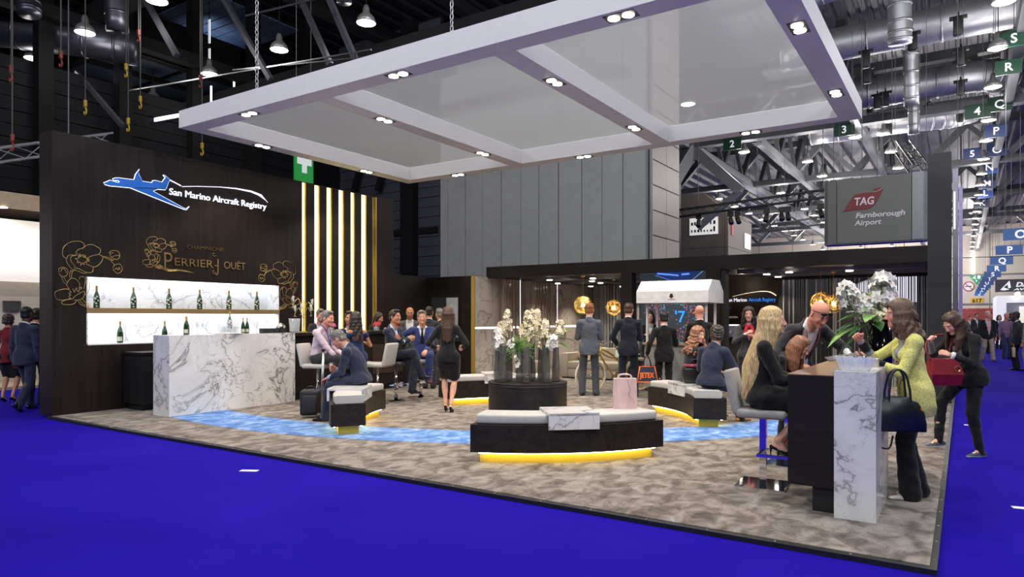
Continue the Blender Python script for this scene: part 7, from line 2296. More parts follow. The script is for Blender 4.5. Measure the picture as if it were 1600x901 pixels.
b = MB(); b.box(0.135, 0.165, -0.055, -0.048, 0.13, 0.18); b.build('tassel', M('orange_tag', (0.75, 0.30, 0.04), 0.5), bg)
b = MB(); b.tube(catmull([(-0.185, -0.02, 0.12), (-0.26, -0.03, -0.02), (-0.20, -0.04, -0.10), (-0.08, -0.03, -0.14), (-0.02, 0.03, -0.05)], 6), 0.007, 6); b.build('long_strap', BLE, bg)
# walking past outside
r, J = person('woman in a black blazer looking down into her red bag as she walks by', (0.06, 9.22, -0.04), 222, 1.68, 'f', 'fair', hair=('long', 'brown'), hlen=0.24, hairfwd=0.22, lean=7, hunch=10, head=(2, 32, 0), feet=[(-0.10, -0.04, 0, 0, 0), (0.06, 0.34, 0.10, 0, 4)], hands=[(-0.10, 0.34, 1.13), (0.08, 0.42, 1.27)], elbows=[(-0.4, -0.4, -0.6), (0.5, -0.4, -0.6)], palms=[(0.8, 0, -0.3), (-0.9, 0, 0)], curl=(60, 80), shirt=cloth('striped_top', (0.25, 0.25, 0.26)), top=('open_jacket', BLK), bottom=('leggings', BLK), shoes=SNK, vox=0.009, fat=1.25)
b = MB(); a, c = Vector(J['EL'][0]), Vector(J['WR'][0]); b.tube([a.lerp(c, 0.80), a.lerp(c, 0.94)], [0.048, 0.046], 12); b.build('cuff', WHITESH, r)
b = MB(); b.tube([a.lerp(c, 0.955), a.lerp(c, 0.985)], [0.034, 0.034], 12); b.build('watch', GOLD, r)
tq = lambda x, y, z: tuple(J['mid'] + J['Rt'] @ np.array([x, y, z]) * J['s'])
b = MB(); b.tube([tq(-0.07, 0.07, 0.24), tq(-0.05, 0.17, 0.10), tq(0.0, 0.19, -0.10)], 0.007, 5); b.tube([tq(0.07, 0.07, 0.24), tq(0.05, 0.17, 0.10), tq(0.0, 0.19, -0.10)], 0.007, 5); b.build('lanyard', M('lanyard_red', (0.25, 0.03, 0.04), 0.6), r)
b = MB(); b.cbox(tq(0, 0.20, -0.16), (0.10, 0.008, 0.12)); b.build('badge', M('badge_card', (0.55, 0.60, 0.72), 0.5, 0, 0.3, 40), r)
mw4 = Matrix.Translation(Vector((0.06, 9.22, -0.04))) @ Matrix.Rotation(math.radians(222 - 90), 4, 'Z')
hp3 = mw4 @ (Vector(J['WR'][0]) * 0.5 + Vector(J['WR'][1]) * 0.5)
rb = empty('shoulder_bag', (hp3.x + 0.03, hp3.y - 0.05, hp3.z - 0.40), math.radians(30)); tag(rb, 'dark red leather bag held open by the woman walking by', 'bag')
RL = M('red_leather', (0.20, 0.010, 0.018), 0.35, 0, 0.2, 20)
b = MB(); b.raw([(-0.15, -0.07, 0.0), (0.15, -0.07, 0.0), (0.15, 0.07, 0.0), (-0.15, 0.07, 0.0), (-0.17, -0.10, 0.12), (0.17, -0.10, 0.12), (0.17, 0.10, 0.12), (-0.17, 0.10, 0.12), (-0.13, -0.06, 0.29), (0.13, -0.06, 0.29), (0.13, 0.06, 0.29), (-0.13, 0.06, 0.29)], [(0, 3, 2, 1), (0, 1, 5, 4), (1, 2, 6, 5), (2, 3, 7, 6), (3, 0, 4, 7), (4, 5, 9, 8), (5, 6, 10, 9), (6, 7, 11, 10), (7, 4, 8, 11), (8, 9, 10, 11)]); b.build('bag_body', RL, rb)
b = MB(); b.tube(catmull([(-0.13, 0, 0.27), (-0.16, 0.05, 0.40), (-0.05, 0.16, 0.52), (0.1, 0.18, 0.55)], 5), 0.010, 6); b.build('handle', RL, rb)
b = MB()
for i in range(1):
    b.tube([(0.10 + math.cos(t) * 0.03, -0.095, 0.18 + math.sin(t) * 0.03) for t in [2 * PI * k / 16 for k in range(16)]], 0.005, 6, closed=True)
b.build('ring', GOLD, rb)
# far down the aisle
far = dict(vox=0.022)
person('white haired man in a black jacket and khaki trousers walking up the aisle', (0.72, 29.6, -0.04), -62, 1.80, skin='rosy', hair=('crop', 'white'), shirt=PINKISH, top=('open_jacket', BLK), bottom=TR(KHAKI), shoes=OXBR, feet=[(-0.1, 0.16, 0, 0, 0), (0.1, -0.16, 0.02, 0, 20)], **far)
person('man in a plum shirt and jeans walking behind the white haired man', (1.34, 31.6, -0.04), -66, 1.74, skin='tan', hair=('bald', 'grey'), top=('sweater', PURPLE), bottom=TR(JEANS), shoes=OXB, **far)
r, J = person('man in a dark suit carrying a tan bag down the aisle', (1.32, 25.0, -0.04), 160, 1.74, skin='brown', hair=('crop', 'black'), top=JK(DKGREY), bottom=TR(BLK), shoes=OXB, vox=0.018)
b = MB(); b.rbox(-0.04, 0.04, -0.16, 0.16, 0.0, 0.30, 0.03, 2); tb = empty('carrier_bag', (1.23, 24.77, 0.34)); tag(tb, 'tan carrier bag hanging beside the dark suit in the aisle', 'bag'); b.build('bag_body', M('tan_bag', (0.55, 0.42, 0.26), 0.6), tb)
b = MB(); b.tube(catmull([(0, -0.08, 0.28), (0, -0.06, 0.38), (0, 0.06, 0.38), (0, 0.08, 0.28)], 4), 0.008, 6); b.build('handle', M('tan_bag2', (0.45, 0.34, 0.2), 0.6), tb)
person('man in khaki at the right edge of the aisle', (1.60, 24.7, -0.04), 140, 1.70, skin='tan', hair=('short', 'dark'), top=('sweater', KHAKI), bottom=TR(KHAKI), shoes=OXB, **far)
CR = [(0.95, 36.0, BLK, 'dark', 'm'), (1.75, 36.5, NAVY2, 'dark', 'f'), (0.55, 42.0, DKGREY, 'dark', 'm'), (1.45, 41.0, BLK, 'black', 'f'), (0.30, 48.0, GREYBLZ, 'brown', 'm'), (1.1, 47.0, NAVY, 'dark', 'm'), (2.3, 44.0, BLK, 'dark', 'm'), (1.9, 30.2, NAVY2, 'black', 'f'), (0.6, 56.0, BLK, 'grey', 'm'), (1.5, 55.0, DKGREY, 'dark', 'm'), (-0.1, 60.0, NAVY, 'dark', 'm')]
CL = ['person in black close behind the white haired man', 'dark haired person in navy behind the plum shirt', 'person in dark grey in the distant aisle, left side', 'black haired person in black under the letter signs', 'brown haired person in a grey blazer far down the aisle', 'person in a navy suit far down the aisle', 'person in black in front of the white lit stand', 'black haired woman in dark navy beside the plum-shirted man', 'grey haired person tiny at the far aisle end', 'dark grey suited person tiny at the far aisle end', 'tiny person in navy by the red doors']
for (x, y, m, hc, sx), l in zip(CR, CL):
    person(l, (x, y, -0.04), random.choice((-60, 120, -70)), random.uniform(1.62, 1.8), sx, random.choice(('fair', 'tan', 'rosy')), hair=('short' if sx == 'm' else 'bob', hc), top=JK(m), bottom=TR(m), shoes=OXB, vox=0.028)
# ------------------------------------------------------------------ signs and hanging things in the hall
HANG = M('hanger_grey', (0.10, 0.10, 0.10), 0.7)
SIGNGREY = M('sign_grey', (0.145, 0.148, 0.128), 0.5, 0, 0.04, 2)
ts = empty('hanging_sign', (-2.5, 26.0, 5.2)); tag(ts, 'big grey hanging banner box with a red flag logo above the portal', 'sign')
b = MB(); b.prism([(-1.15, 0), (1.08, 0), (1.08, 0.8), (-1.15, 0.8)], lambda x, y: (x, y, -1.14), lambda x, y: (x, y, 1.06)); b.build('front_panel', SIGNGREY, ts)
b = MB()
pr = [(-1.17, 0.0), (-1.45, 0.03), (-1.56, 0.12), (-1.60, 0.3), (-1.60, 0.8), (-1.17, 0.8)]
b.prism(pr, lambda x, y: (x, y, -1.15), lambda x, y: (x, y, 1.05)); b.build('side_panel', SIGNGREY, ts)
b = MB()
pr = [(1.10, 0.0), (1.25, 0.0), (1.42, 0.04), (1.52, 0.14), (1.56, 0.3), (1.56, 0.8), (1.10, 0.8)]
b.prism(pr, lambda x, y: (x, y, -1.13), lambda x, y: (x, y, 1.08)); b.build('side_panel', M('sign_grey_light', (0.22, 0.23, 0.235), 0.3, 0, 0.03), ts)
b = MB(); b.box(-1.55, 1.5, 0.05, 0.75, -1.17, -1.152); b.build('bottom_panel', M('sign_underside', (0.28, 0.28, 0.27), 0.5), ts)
TAGP = [(-3.45,5.14),(-3.32,5.37),(-3.16,5.6),(-3.1,5.69),(-2.99,5.72),(-2.52,5.73),(-2.56,5.79),(-2.47,5.85),(-2.21,5.87),(-2.37,5.53),(-2.49,5.3),(-2.6,5.21),(-2.73,5.18),(-3.21,5.17)]
b = MB(); b.prism([(x + 2.5, z - 5.2) for x, z in TAGP], lambda x, z: (x, -0.03, z), lambda x, z: (x, 0, z)); b.build('flag_emblem', M('flag_red', (0.19, 0.008, 0.012), 0.5), ts)
SW_ = M('sign_white', (0.72, 0.72, 0.70), 0.5)
b = MB(); b.tube(catmull([(-0.06, -0.034, 0.545), (0.10, -0.034, 0.555), (0.28, -0.034, 0.655)], 5), 0.010, 5); b.build('flag_stripe', SW_, ts)
text('lettering', 'TAG', 0.36, SW_, ts, (-0.62, -0.034, 0.13), (PI / 2, 0, 0), 0.012, width=0.60, bold=0.008, shear=0.12)
text('lettering', 'Farnborough', 0.24, SW_, ts, (-0.58, -0.006, -0.30), (PI / 2, math.radians(0), 0), 0.012, width=1.47, bold=0.006, shear=0.18)
text('lettering', 'Airport', 0.24, SW_, ts, (-0.60, -0.006, -0.55), (PI / 2, 0, 0), 0.012, width=0.82, bold=0.006, shear=0.18)
b = MB()
for x in (-1.3, -0.4, 0.5, 1.3):
    b.box(x - 0.008, x + 0.008, 0.3, 0.32, 1.05, 5.3)
b.build('suspension_wire', HANG, ts)
SBLUE = M('sign_plate_blue', (0.015, 0.12, 0.40), 0.35, 0, 0.1, 1)
GRN = M('sign_plate_green', (0.004, 0.055, 0.026), 0.4)
NVY = M('sign_plate_navy', (0.008, 0.026, 0.12), 0.4)
LWHITE = EM('plate_white', (0.85, 0.87, 0.9), 0.55)
for i, ch in enumerate('OPQRSTUVWXYZ'):
    y = 31.2 + 7.0 * i
    t = empty('aisle_sign', (1.73, y, 4.56)); tag(t, 'blue hanging aisle sign with the letter %s' % ch, 'sign')
    b = MB(); b.box(-0.50, 0.50, 0, 0.03, -0.21, 0.21); b.build('plate', SBLUE, t)
    text('lettering', ch, 0.42, LWHITE, t, (0.02, -0.01, -0.14), (PI / 2, 0, 0), 0.012, 'CENTER', bold=0.012)
    b = MB(); b.box(-0.42, -0.405, 0.01, 0.02, 0.21, 9.4); b.box(0.405, 0.42, 0.01, 0.02, 0.21, 9.4); b.build('hanger', HANG, t)
PLACE = {'2': 'nearest the tiled pier', '3': 'right of the canopy corner', '4': 'above the aisle, left of the Q sign', '5': 'left of the lamp row, below the 4 sign'}
def plate(ch, x, y, z, m, w=0.62, h=0.40):
    t = empty('grid_sign', (x, y, z)); tag(t, 'small %s roof sign marked %s %s' % ('green' if m is GRN else 'navy', ch, PLACE.get(ch, 'hanging beside the aisle lamp row')), 'sign')
    b = MB(); b.box(-0.01, 0.01, 0.01, 0.03, h / 2, 13.95 - z); b.build('hanger', HANG, t)
    b = MB(); b.box(-w / 2, w / 2, 0, 0.04, -h / 2, h / 2); b.build('sign_plate', m, t)
    text('lettering', ch, h * 0.8, LWHITE, t, (0, -0.01, -h * 0.27), (PI / 2, 0, 0), 0.012, 'CENTER', bold=0.006)
plate('2', -9.72, 34.9, 10.25, GRN, 0.9, 0.6); plate('3', -4.6, 34.9, 10.2, GRN, 0.9, 0.6); plate('4', 0.5, 34.9, 10.2, GRN, 0.9, 0.6)
plate('S', 1.32, 26.4, 10.2, GRN, 0.75, 0.5); plate('R', 1.30, 29.0, 10.1, GRN, 0.75, 0.5); plate('Q', 1.28, 35.0, 10.4, GRN, 0.85, 0.6); plate('P', 1.26, 38.6, 10.1, NVY, 0.85, 0.6)
plate('5', 0.4, 43.8, 10.2, NVY, 0.8, 0.6); plate('O', 1.5, 44.4, 10.4, NVY, 0.9, 0.7); plate('N', 1.3, 49.5, 10.4, NVY, 0.9, 0.7); plate('M', 1.3, 53.9, 10.2, NVY, 0.9, 0.7); plate('L', 1.3, 58.2, 10.2, NVY, 0.9, 0.7); plate('K', 1.2, 62.4, 10.1, NVY, 0.9, 0.7)
# far wall signs
t = empty('wall_sign', (1.55, 111.99, 3.8)); tag(t, 'yellow wall sign reading 617 above the red doors', 'sign')
b = MB(); b.box(-0.75, 0.75, -0.06, 0, -0.36, 0.36); b.build('plate', M('sign_yellow', (0.72, 0.42, 0.02), 0.5), t)
text('lettering', '617', 0.72, BLACK, t, (0, -0.07, -0.25), (PI / 2, 0, 0), 0.02, 'CENTER', bold=0.02)
t = empty('exit_sign', (1.5, 111.99, 6.7)); tag(t, 'green triangular exit sign on the far wall', 'sign')
b = MB(); b.prism([(-0.95, 0.65), (0.95, 0.65), (0, -0.75)], lambda x, z: (x, -0.1, z), lambda x, z: (x, 0, z)); b.build('plate', EM('exit_green', (0.005, 0.22, 0.09), 0.6), t)
b = MB(); b.box(0.12, 0.42, -0.13, -0.1, 0.05, 0.5); b.prism([(-0.09, 0.0), (0.09, 0.0), (0, -0.3)], lambda x, z: (x, -0.13, z - 0.12), lambda x, z: (x, -0.1, z - 0.12)); b.beam((-0.45, -0.12, 0.1), (-0.15, -0.12, 0.4), 0.06); b.beam((-0.3, -0.12, 0.3), (-0.05, -0.12, 0.15), 0.06); b.beam((-0.3, -0.12, 0.25), (-0.1, -0.12, 0.0), 0.06); b.sphere((-0.12, -0.12, 0.46), 0.06, 8, 6); b.build('pictogram', LWHITE, t)
t = empty('no_smoking_sign', (0.62, 111.99, 5.75)); tag(t, 'round no smoking sign on the far wall', 'sign')
b = MB(); b.lathe([(0.62, 0), (0.62, 0.05)], (0, 0, 0), 28, False, (0, -1, 0)); b.build('plate', WHITE, t)
b = MB(); b.tube([(math.cos(2 * PI * k / 28) * 0.6, -0.06, math.sin(2 * PI * k / 28) * 0.6) for k in range(28)], 0.06, 6, closed=True); b.beam((-0.42, -0.08, 0.42), (0.42, -0.08, -0.42), 0.08); b.build('ring', M('sign_red', (0.45, 0.02, 0.03), 0.5), t)
b = MB(); b.box(-0.4, 0.35, -0.07, -0.05, -0.06, 0.06); b.build('cigarette', BLACK, t)
# white lit stand with its maker's sign
t = empty('exhibition_stand', (1.6, 48.0, 0)); tag(t, 'white framed exhibition stand with grey inside far down the aisle', 'booth')
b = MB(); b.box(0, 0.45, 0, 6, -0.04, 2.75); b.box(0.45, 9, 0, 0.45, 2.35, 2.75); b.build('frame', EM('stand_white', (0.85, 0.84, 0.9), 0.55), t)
b = MB(); b.box(0.45, 9, 5.0, 5.2, -0.04, 2.35); b.build('rear_panel', M('stand_grey', (0.28, 0.29, 0.36), 0.6), t)
b = MB(); b.box(0.5, 9, 0.6, 1.2, -0.04, 1.2); b.build('counter', M('stand_navy', (0.03, 0.03, 0.14), 0.5), t)
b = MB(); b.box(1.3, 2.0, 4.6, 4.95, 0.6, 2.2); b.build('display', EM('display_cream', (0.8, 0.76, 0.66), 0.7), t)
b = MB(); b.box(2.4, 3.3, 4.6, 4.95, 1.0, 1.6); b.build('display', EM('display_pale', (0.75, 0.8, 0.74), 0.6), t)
for k in range(3):
    b = MB(); b.lathe([(0.06, 0), (0.16, -0.18)], (1.0 + k * 1.3, -0.2, 2.95), 12, True, (0.3, -0.4, 1)); b.build('spotlight', EM('far_spot', (1, 0.97, 0.9), 4.0), t)
t = empty('hanging_sign', (1.62, 45.0, 3.2)); tag(t, 'grey hanging sign with white aircraft maker lettering at the right edge', 'sign')
b = MB(); b.box(0.0, 4.0, 0, 0.1, -0.32, 0.34); b.box(-0.18, 0.0, 0.02, 0.5, -0.32, 0.34); b.build('panel', M('sign_dark_grey', (0.06, 0.06, 0.068), 0.5), t)
text('lettering', 'DASSAULT', 0.33, LWHITE, t, (0.70, -0.01, -0.06), (PI / 2, 0, 0), 0.01, width=1.9, bold=0.012, shear=0.22)
text('lettering', 'AVIATION', 0.15, LWHITE, t, (0.62, -0.01, -0.25), (PI / 2, 0, 0), 0.01, width=1.6, bold=0.006, shear=0.22)
b = MB(); b.prism([(0.03, -0.22), (0.44, 0.27), (0.50, -0.10), (0.38, -0.14), (0.36, 0.06), (0.18, -0.08), (0.44, -0.2), (0.22, -0.25)], lambda x, z: (x, -0.015, z), lambda x, z: (x, 0, z)); b.build('emblem', LWHITE, t)
# lilac pillar and bright edge just outside the tower
t = empty('neighbour_pillar', (-0.19, 17.5, 0)); tag(t, 'lilac lit pillar with bright edges just right of the black tower', 'pillar')
b = MB(); b.box(0.11, 0.18, 0, 0.5, -0.04, 4.3); b.build('column', M('lilac_panel2', (0.40, 0.36, 0.62), 0.4), t)
b = MB(); b.box(0.0, 0.10, 0.02, 0.4, -0.04, 4.7); b.build('mirror_edge', M('mirror_edge', (0.22, 0.21, 0.24), 0.35, 0.5), t)
b = MB(); b.box(0.02, 0.05, -0.03, 0.02, 3.4, 4.2); b.build('glint_strip', EM('glint_strip', (0.95, 0.93, 1.0), 1.2), t)  # reflection on the pillar edge put in as a glowing strip
# brown panelled stand roof behind the pier
t = empty('brown_stand', (-12.4, 38, 0)); tag(t, 'brown panelled stand tower with a white pictogram board behind the tiled pier', 'booth')
BRN = M('brown_panel', (0.115, 0.095, 0.085), 0.55, 0, 0.05)
for k, (z0, z1) in enumerate(((0, 3.6), (3.62, 5.4), (5.42, 7.2))):
    b = MB(); b.box(-5.0, 1.4, 0, 0.2, z0, z1); b.box(1.42, 1.6, 0, 5.0, z0, z1); b.build('panel', BRN, t)
b = MB(); b.prism([(-5, 7.22), (1.6, 7.22), (0.2, 8.5), (-5, 8.5)], lambda x, z: (x, 0.1, z), lambda x, z: (x, 5, z)); b.build('roof', BRN, t)
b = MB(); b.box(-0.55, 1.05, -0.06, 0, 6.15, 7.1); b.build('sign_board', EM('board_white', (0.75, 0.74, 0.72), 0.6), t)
b = MB()
for k in range(16):
    b.box(-0.45 + 0.18 * (k % 8), -0.45 + 0.18 * (k % 8) + random.uniform(0.05, 0.14), -0.09, -0.06, 6.3 + 0.4 * (k // 8), 6.3 + 0.4 * (k // 8) + random.uniform(0.1, 0.3))
o = b.build('pictogram', BLACK, t); o['kind'] = 'stuff'
b = MB(); b.box(1.6, 1.64, 0.6, 0.9, 6.1, 6.9); b.build('red_board', M('sign_red', (0.45, 0.02, 0.03), 0.5), t)
b = MB(); b.box(1.6, 1.64, 3.4, 4.6, 5.6, 6.5); b.build('sign_board', EM('board_white', (0.75, 0.74, 0.72), 0.6), t)
# dark lift shaft
structure(box('wall_shaft', M('shaft_grey', (0.055, 0.055, 0.052), 0.5, 0, 0.2, 2), -15.5, -12.9, 36.0, 36.4, 0, 12.5))
# black lighting truss with stage lamps
def truss(label, a, c, w=0.30, mat=BLACK, group=None):
    a, c = Vector(a), Vector(c)
    d = (c - a); L = d.length; d.normalize()
    s = d.cross(Vector((0, 0, 1)))
    s = s.normalized() if s.length > 0.1 else Vector((1, 0, 0))
    u = s.cross(d)
    b = MB()
    cs = [a + s * w / 2 + u * w / 2, a - s * w / 2 + u * w / 2, a - s * w / 2 - u * w / 2, a + s * w / 2 - u * w / 2]
    for p in cs:
        b.beam(p, p + d * L, 0.05)
    n = int(L / 0.5)
    for i in range(n):
        if i % 10 == 4:
            b.box((a + d * (i * L / n)).x - 0.012, (a + d * (i * L / n)).x + 0.012, (a + d * (i * L / n)).y - 0.012, (a + d * (i * L / n)).y + 0.012, (a + d * (i * L / n)).z, 13.95 if c.y > 20 else 14.5)
        for k in range(4):
            p, q = cs[k], cs[(k + 1) % 4]
            if i % 2:
                p, q = q, p
            b.beam(p + d * (i * L / n), q + d * ((i + 1) * L / n), 0.022)
    o = b.build('lighting_truss', mat)
    tag(o, label, 'truss', group)
truss('black lighting truss carrying stage lamps over the right alcove', (-11.9, 30.0, 6.15), (-3.7, 30.0, 6.55))
truss('short black truss standing behind the grey banner box', (-4.0, 38.0, 8.0), (-3.0, 35.0, 7.6), 0.5)
truss('tall black truss leg rising above the grey banner box', (-2.2, 34.0, 8.9), (-1.4, 31.0, 7.2), 0.5)
truss('thin black truss low over the far stands', (-12.0, 52.0, 8.0), (-4.4, 52.0, 8.6), 0.5)
truss('silver lighting truss in the dark at the left edge', (-19.0, 6.2, 5.1), (-19.0, 9.4, 6.25), 0.32, M('truss_dull', (0.12, 0.12, 0.13), 0.4, 0.6))
SLN = ('leftmost by the tiled pier', 'second from the tiled pier', 'in front of the white pictogram board', 'left of the pair right of the brown tower', 'right of the pair right of the brown tower', 'alone in the truss middle', 'left of the middle pair', 'right of the middle pair', 'left of the pair beside the banner box', 'closest to the banner box')
for k, x in enumerate((-11.6, -11.1, -9.8, -8.4, -8.1, -6.9, -6.3, -6.05, -4.8, -4.4)):
    t = empty('stage_lamp', (x, 29.95, 5.85)); tag(t, 'black stage lamp under the truss, ' + SLN[k], 'lamp', 'stage lamps on the black truss')
    b = MB(); b.lathe([(0.09, -0.24), (0.11, -0.2), (0.10, 0.05), (0.06, 0.14)], (0, 0, -0.1), 12, True, (random.uniform(-0.5, 0.5), 0.4, 1)); b.build('housing', BLACK, t)
    b = MB(); b.box(-0.13, 0.13, -0.02, 0.02, 0.02, 0.25); b.build('yoke', BLACK, t)
# hoists and cables on the right
HK = M('hook_red', (0.16, 0.02, 0.01), 0.5); HY = M('hook_yellow', (0.40, 0.25, 0.01), 0.5)
def hoist(label, x, y, z, top_z=13.95, kind='black', group=None):
    t = empty('chain_hoist', (x, y, z)); tag(t, label, 'hoist', group)
    b = MB(); b.box(-0.010, 0.010, -0.010, 0.010, 0.1, top_z - z); b.build('cable', M('cable_grey', (0.05, 0.045, 0.04), 0.6, 0.0), t)
    if kind == 'black':
        b = MB(); b.rbox(-0.14, 0.14, -0.10, 0.10, -0.62, 0.0, 0.04, 2); b.rbox(-0.24, 0.24, -0.06, 0.06, -0.10, 0.02, 0.02, 2); b.build('motor', BLACK, t)
        b = MB(); b.tube([(0, 0, 0), (0, 0.04, 0.06), (0, 0, 0.14)], 0.03, 6); b.build('hook', BLACK, t)
    else:
        b = MB(); b.tube(catmull([(0, 0, 0.1), (0.05, 0, 0.02), (0.04, 0, -0.07), (-0.04, 0, -0.07), (-0.05, 0, 0)], 4), 0.02, 6); b.build('hook', HK if kind == 'red' else HY, t)
        b = MB(); b.rbox(-0.04, 0.04, -0.03, 0.03, 0.1, 0.26, 0.01, 2); b.build('clasp', HK if kind == 'red' else HY, t)
for x, y, z, l in ((-1.41, 26.4, 11.0, 'hanging before the upright silver duct'), (-2.9, 27.3, 11.0, 'at the near duct, upper of the pair by the canopy corner'), (-3.04, 29.1, 11.0, 'at the near duct, lower of the pair by the canopy corner'), (-0.13, 25.8, 11.0, 'highest in the column left of the S sign'), (-0.06, 28.9, 11.0, 'second highest in the column left of the S sign'), (-0.09, 32.8, 11.0, 'level with the R sign'), (-3.05, 32.9, 11.0, 'left one of the close pair under the elbow duct'), (-2.75, 32.9, 11.05, 'right one of the close pair under the elbow duct'), (-0.12, 37.2, 11.0, 'lowest in the column left of the Q sign'), (-3.03, 37.8, 11.0, 'lowest, nearest the canopy corner'), (-1.44, 35.3, 11.0, 'before the lowest silver duct')):
    hoist('black motor hoist ' + l, x, y, z, 13.95, 'black', 'motor hoists under the lit roof')
b = MB()
for x, y, z0 in ((-1.0, 26, 4.9), (-1.9, 26.2, 6.3), (-3.2, 26.2, 6.3), (-0.1, 18, 4.5), (0.0, 22, 4.6), (-3.0, 27, 6.3), (-2.6, 30, 6.0), (-4.4, 32, 6.4), (-6.2, 30, 6.5), (-7.3, 30, 6.3), (-11.5, 30, 6.2), (-1.5, 30, 6.0), (0.6, 30, 6), (-0.5, 34, 6)):
    b.box(x - 0.006, x + 0.006, y - 0.006, y + 0.006, z0, 13.8)
o = b.build('suspension_cables', M('cable_light', (0.12, 0.115, 0.11), 0.6, 0.0)); tag(o, 'many thin pale cables dropping from the lit hall roof', 'cable', kind='stuff')
# the dark roof on the left: catwalk box, beams, ducts, chains with coloured hooks
t = empty('roof_catwalk_box', (0, 0, 0)); tag(t, 'large dark suspended roof box with a ribbed blue-black underside', 'roof box')
UB = M('underside_blue', (0.040, 0.055, 0.080), 0.5, 0.1, 0.2, 1.5)
b = MB(); b.box(-35.6, -24.8, 12.3, 12.6, 11.0, 12.6); b.box(-25.1, -24.8, 12.6, 21, 11.0, 12.6); b.box(-35.6, -35.3, 12.6, 21, 11.0, 12.6); b.build('fascia', DARKSTEEL, t)
for i in range(5):
    for j in range(3):
        b = MB(); b.box(-35.3 + i * 2.06, -33.4 + i * 2.06, 12.8 + j * 2.7, 15.2 + j * 2.7, 11.15, 11.22); b.build('panel', UB, t)
b = MB()
for i in range(6):
    b.box(-35.5 + i * 2.06, -35.3 + i * 2.06, 12.6, 21, 10.98, 11.4)
b.build('rib', DARKSTEEL, t)
SKY = M('teal_lit_sheet', (0.20, 0.27, 0.27), 0.4, 0.3, 0.25, 2)  # teal cast of the light on the deck put into the colour
SKYB = M('blue_lit_sheet', (0.12, 0.16, 0.24), 0.4, 0.3, 0.25, 2)  # bluish cast of the light on the deck put into the colour
def sheet(name, x0, x1, y0, y1, z, mat, label):
    r_ = empty(name, (x0, y0, z)); tag(r_, label, 'roof sheet')
    n = max(3, int((y1 - y0) / 0.5))
    for i in range(n):
        w = (y1 - y0) / n
        b = MB(); b.box(0, x1 - x0, i * w + 0.03, (i + 1) * w - 0.03, 0, 0.05 + 0.02 * (i % 2)); b.build('board', mat, r_)
sheet('lit_roof_strip', -36.3, -28.8, 14.3, 17.0, 14.2, SKY, 'teal lit strip of roof sheeting in the dark upper left')
sheet('lit_roof_strip', -32.0, -24.6, 15.8, 20.2, 14.2, SKYB, 'blue lit strip of roof sheeting left of the canopy corner')
spot('added_roof_wash', (-32.0, 15.6, 12.9), 160, (0.7, 0.95, 1.0), 120, 0.6, 0.3, (-32.5, 15.8, 14.2))  # added light without a fixture, brightens the teal strip
spot('added_roof_wash', (-28.0, 18.0, 12.9), 100, (0.6, 0.75, 1.0), 120, 0.6, 0.3, (-28.0, 18.2, 14.2))  # likewise added, brightens the blue strip
for l, a, c, w in (('upper', (-30, 11.0, 11.2), (-8, 11.0, 11.2), 0.5), ('lower', (-30, 16.0, 10.0), (-9, 16.0, 10.0), 0.4), ('long', (-17.4, 2, 11.6), (-17.4, 22, 11.6), 0.5), ('near', (-13.4, 4, 11.4), (-13.4, 22, 11.4), 0.35), ('left', (-23.3, 4, 10.8), (-23.3, 22, 10.8), 0.4)):
    g = steel('roof_beam', [(a, c)], w, DARKSTEEL)
for a, c in (((-21.0, 10.5, 12.5), (-17.8, 10.5, 8.6)), ((-19.2, 12.0, 12.4), (-15.8, 12.0, 8.0)), ((-16.2, 12.5, 12.0), (-14.0, 12.5, 8.2)), ((-14.5, 12.0, 11.5), (-12.5, 12.0, 7.8)), ((-12.2, 11.0, 12.0), (-10.2, 11.0, 8.6)), ((-24.5, 11, 9.6), (-21.6, 11, 7.4))):
    steel('roof_brace', [(a, c)], 0.13, M('brace_grey', (0.07, 0.07, 0.085), 0.4, 0.4))
for k, (a, c) in enumerate((((-26, 12, 9.3), (-12, 12.0, 8.0)), ((-17.5, 12, 8.6), (-9, 12.5, 7.6)), ((-15.5, 11, 9.3), (-8, 11.5, 8.9)))):
    steel('tension_rod', [(a, c)], 0.035, STEEL)
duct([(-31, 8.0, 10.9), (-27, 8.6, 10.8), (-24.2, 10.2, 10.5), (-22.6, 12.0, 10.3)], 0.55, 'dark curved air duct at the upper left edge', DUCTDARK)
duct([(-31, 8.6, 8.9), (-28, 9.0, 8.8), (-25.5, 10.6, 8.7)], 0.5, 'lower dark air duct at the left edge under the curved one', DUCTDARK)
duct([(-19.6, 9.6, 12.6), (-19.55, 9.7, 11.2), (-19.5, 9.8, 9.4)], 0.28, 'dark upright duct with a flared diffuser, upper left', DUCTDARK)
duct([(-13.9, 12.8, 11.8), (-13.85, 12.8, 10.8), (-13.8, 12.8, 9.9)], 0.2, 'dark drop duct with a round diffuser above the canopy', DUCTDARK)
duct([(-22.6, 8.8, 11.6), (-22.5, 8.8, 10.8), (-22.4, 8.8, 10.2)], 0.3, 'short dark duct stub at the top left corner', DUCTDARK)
CH = [((-16.1, 6.0), 6.35, 'red', 'red hook on a cable above the outer end of the bar wall'), ((-16.05, 6.0), 4.95, 'red', 'low red hook with blue clamp left of the bar wall'), ((-16.3, 7.0), 7.0, 'red', 'red hook above the left third of the bar wall'), ((-17.4, 8.0), 6.4, 'yellow', 'yellow hook low over the jet sign'), ((-17.5, 9.0), 7.6, 'yellow', 'yellow hook on a cable over the middle of the bar wall'), ((-17.5, 9.05), 6.25, 'yellow', 'lowest yellow hook right above the wall edge'), ((-18.8, 10.0), 9.1, 'red', 'red hook high over the middle of the bar wall'), ((-18.8, 10.05), 7.3, 'yellow', 'yellow hook beside the daylight window'), ((-17.5, 11.0), 7.9, 'red', 'red hook close to the near canopy corner'), ((-17.5, 11.05), 6.05, 'yellow', 'round yellow hook hanging under the canopy edge')]
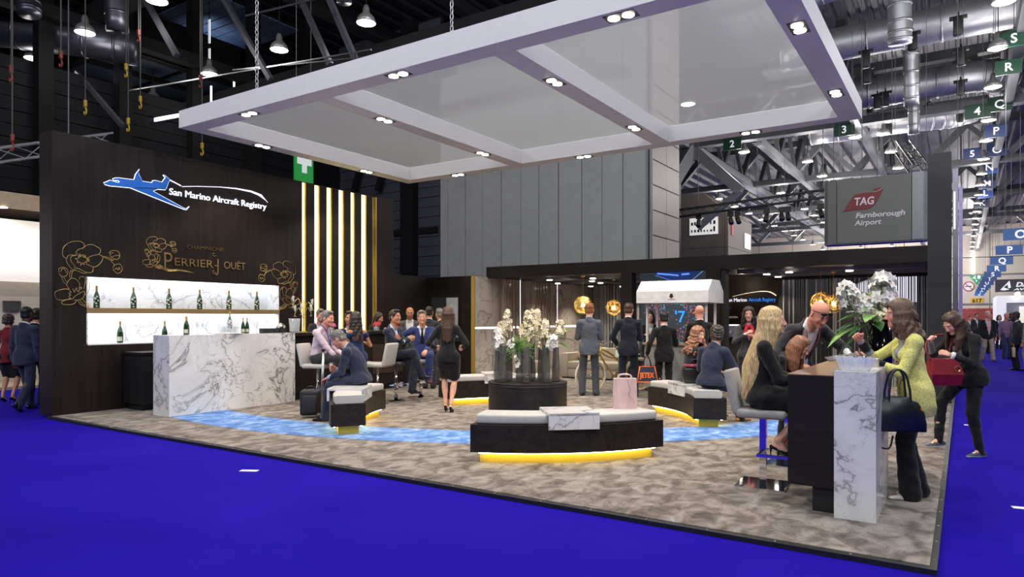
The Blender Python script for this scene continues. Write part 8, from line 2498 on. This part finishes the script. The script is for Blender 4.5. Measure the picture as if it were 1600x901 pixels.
for (x, y), z, k, l in CH:
    hoist(l, x, y, z, 14.5, k)
# first aid sign
t = empty('first_aid_sign', (-15.0, 12.45, 5.55), 0); tag(t, 'green hanging sign with a white cross half hidden by the canopy', 'sign')
b = MB(); b.box(-0.03, 0.03, -0.31, 0.31, -0.45, 0.65); b.build('plate', EM('aid_green', (0.0, 0.16, 0.02), 0.7), t)
b = MB(); b.box(0.03, 0.045, -0.08, 0.08, -0.12, 0.5); b.box(0.03, 0.045, -0.24, 0.24, 0.10, 0.28); b.build('cross', EM('aid_white', (0.45, 0.48, 0.47), 0.7), t)
b = MB(); b.box(-0.01, 0.01, -0.25, -0.24, 0.65, 6); b.box(-0.01, 0.01, 0.24, 0.25, 0.65, 6); b.build('hanger', HANG, t)
# pale stand on the left beyond the aisle
t = empty('pale_stand', (-17, 2.0, 0)); tag(t, 'cream stand with a glowing white arch at the left edge', 'booth')
b = MB(); b.box(-3.0, 0, 0.0, 7.0, -0.04, 0.02); b.build('floor_plate', M('stand_beige_floor', (0.42, 0.34, 0.24), 0.7), t)
b = MB(); b.box(-0.12, 0, -1.0, 7.0, 3.85, 4.18); b.build('fascia', M('fascia_tan', (0.40, 0.28, 0.17), 0.5), t)
b = MB(); b.box(-3.0, -0.12, -1, 7.0, 4.05, 4.18); b.build('roof', M('fascia_brown', (0.10, 0.07, 0.05), 0.5), t)
b = MB(); b.box(-2.2, -2.0, -1, 8.0, 0, 2.45); b.build('rear_panel', CREAM, t)
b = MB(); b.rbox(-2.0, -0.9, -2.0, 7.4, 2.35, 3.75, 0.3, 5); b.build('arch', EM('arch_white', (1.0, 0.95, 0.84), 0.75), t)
b = MB(); b.box(-1.98, -1.9, 3.5, 4.3, 1.35, 1.85); b.build('tv_screen', EM('tv_blue', (0.22, 0.24, 0.36), 0.8), t)
b = MB(); b.box(-1.98, -1.9, 4.9, 5.25, 1.65, 1.9); b.build('picture', M('picture_dark', (0.06, 0.06, 0.06), 0.4), t)
b = MB(); b.cyl((-0.5, 4.55, 0), 0.09, 4.03, 4.05, 14); b.cyl((-0.06, 4.2, 0), 0.09, 3.835, 3.85, 14); b.build('downlight', EM('far_down', (1, 0.95, 0.85), 8.0), t)
spot('pale_stand_light', (-17.8, 6.2, 4.0), 120, WARM, 130, 0.5, 0.1)
spot('pale_stand_light', (-18.0, 3.5, 2.3), 60, WARM, 140, 0.5, 0.1)
# tape marks on the blue carpet
for l, x, y, rz in (('white tape mark on the blue carpet left of the platform corner', -6.0, 4.30, 0.5), ('tiny white tape mark beside the black platform edge at right', 0.42, 6.9, 0.2), ('white tape mark under the walking woman', 0.10, 11.8, 0.1)):
    b = MB(); b.box(-0.09, 0.09, -0.035, 0.035, 0, 0.003); o = b.build('tape_mark', WHITE, None, (x, y, -0.04), (0, 0, rz)); tag(o, l, 'tape')
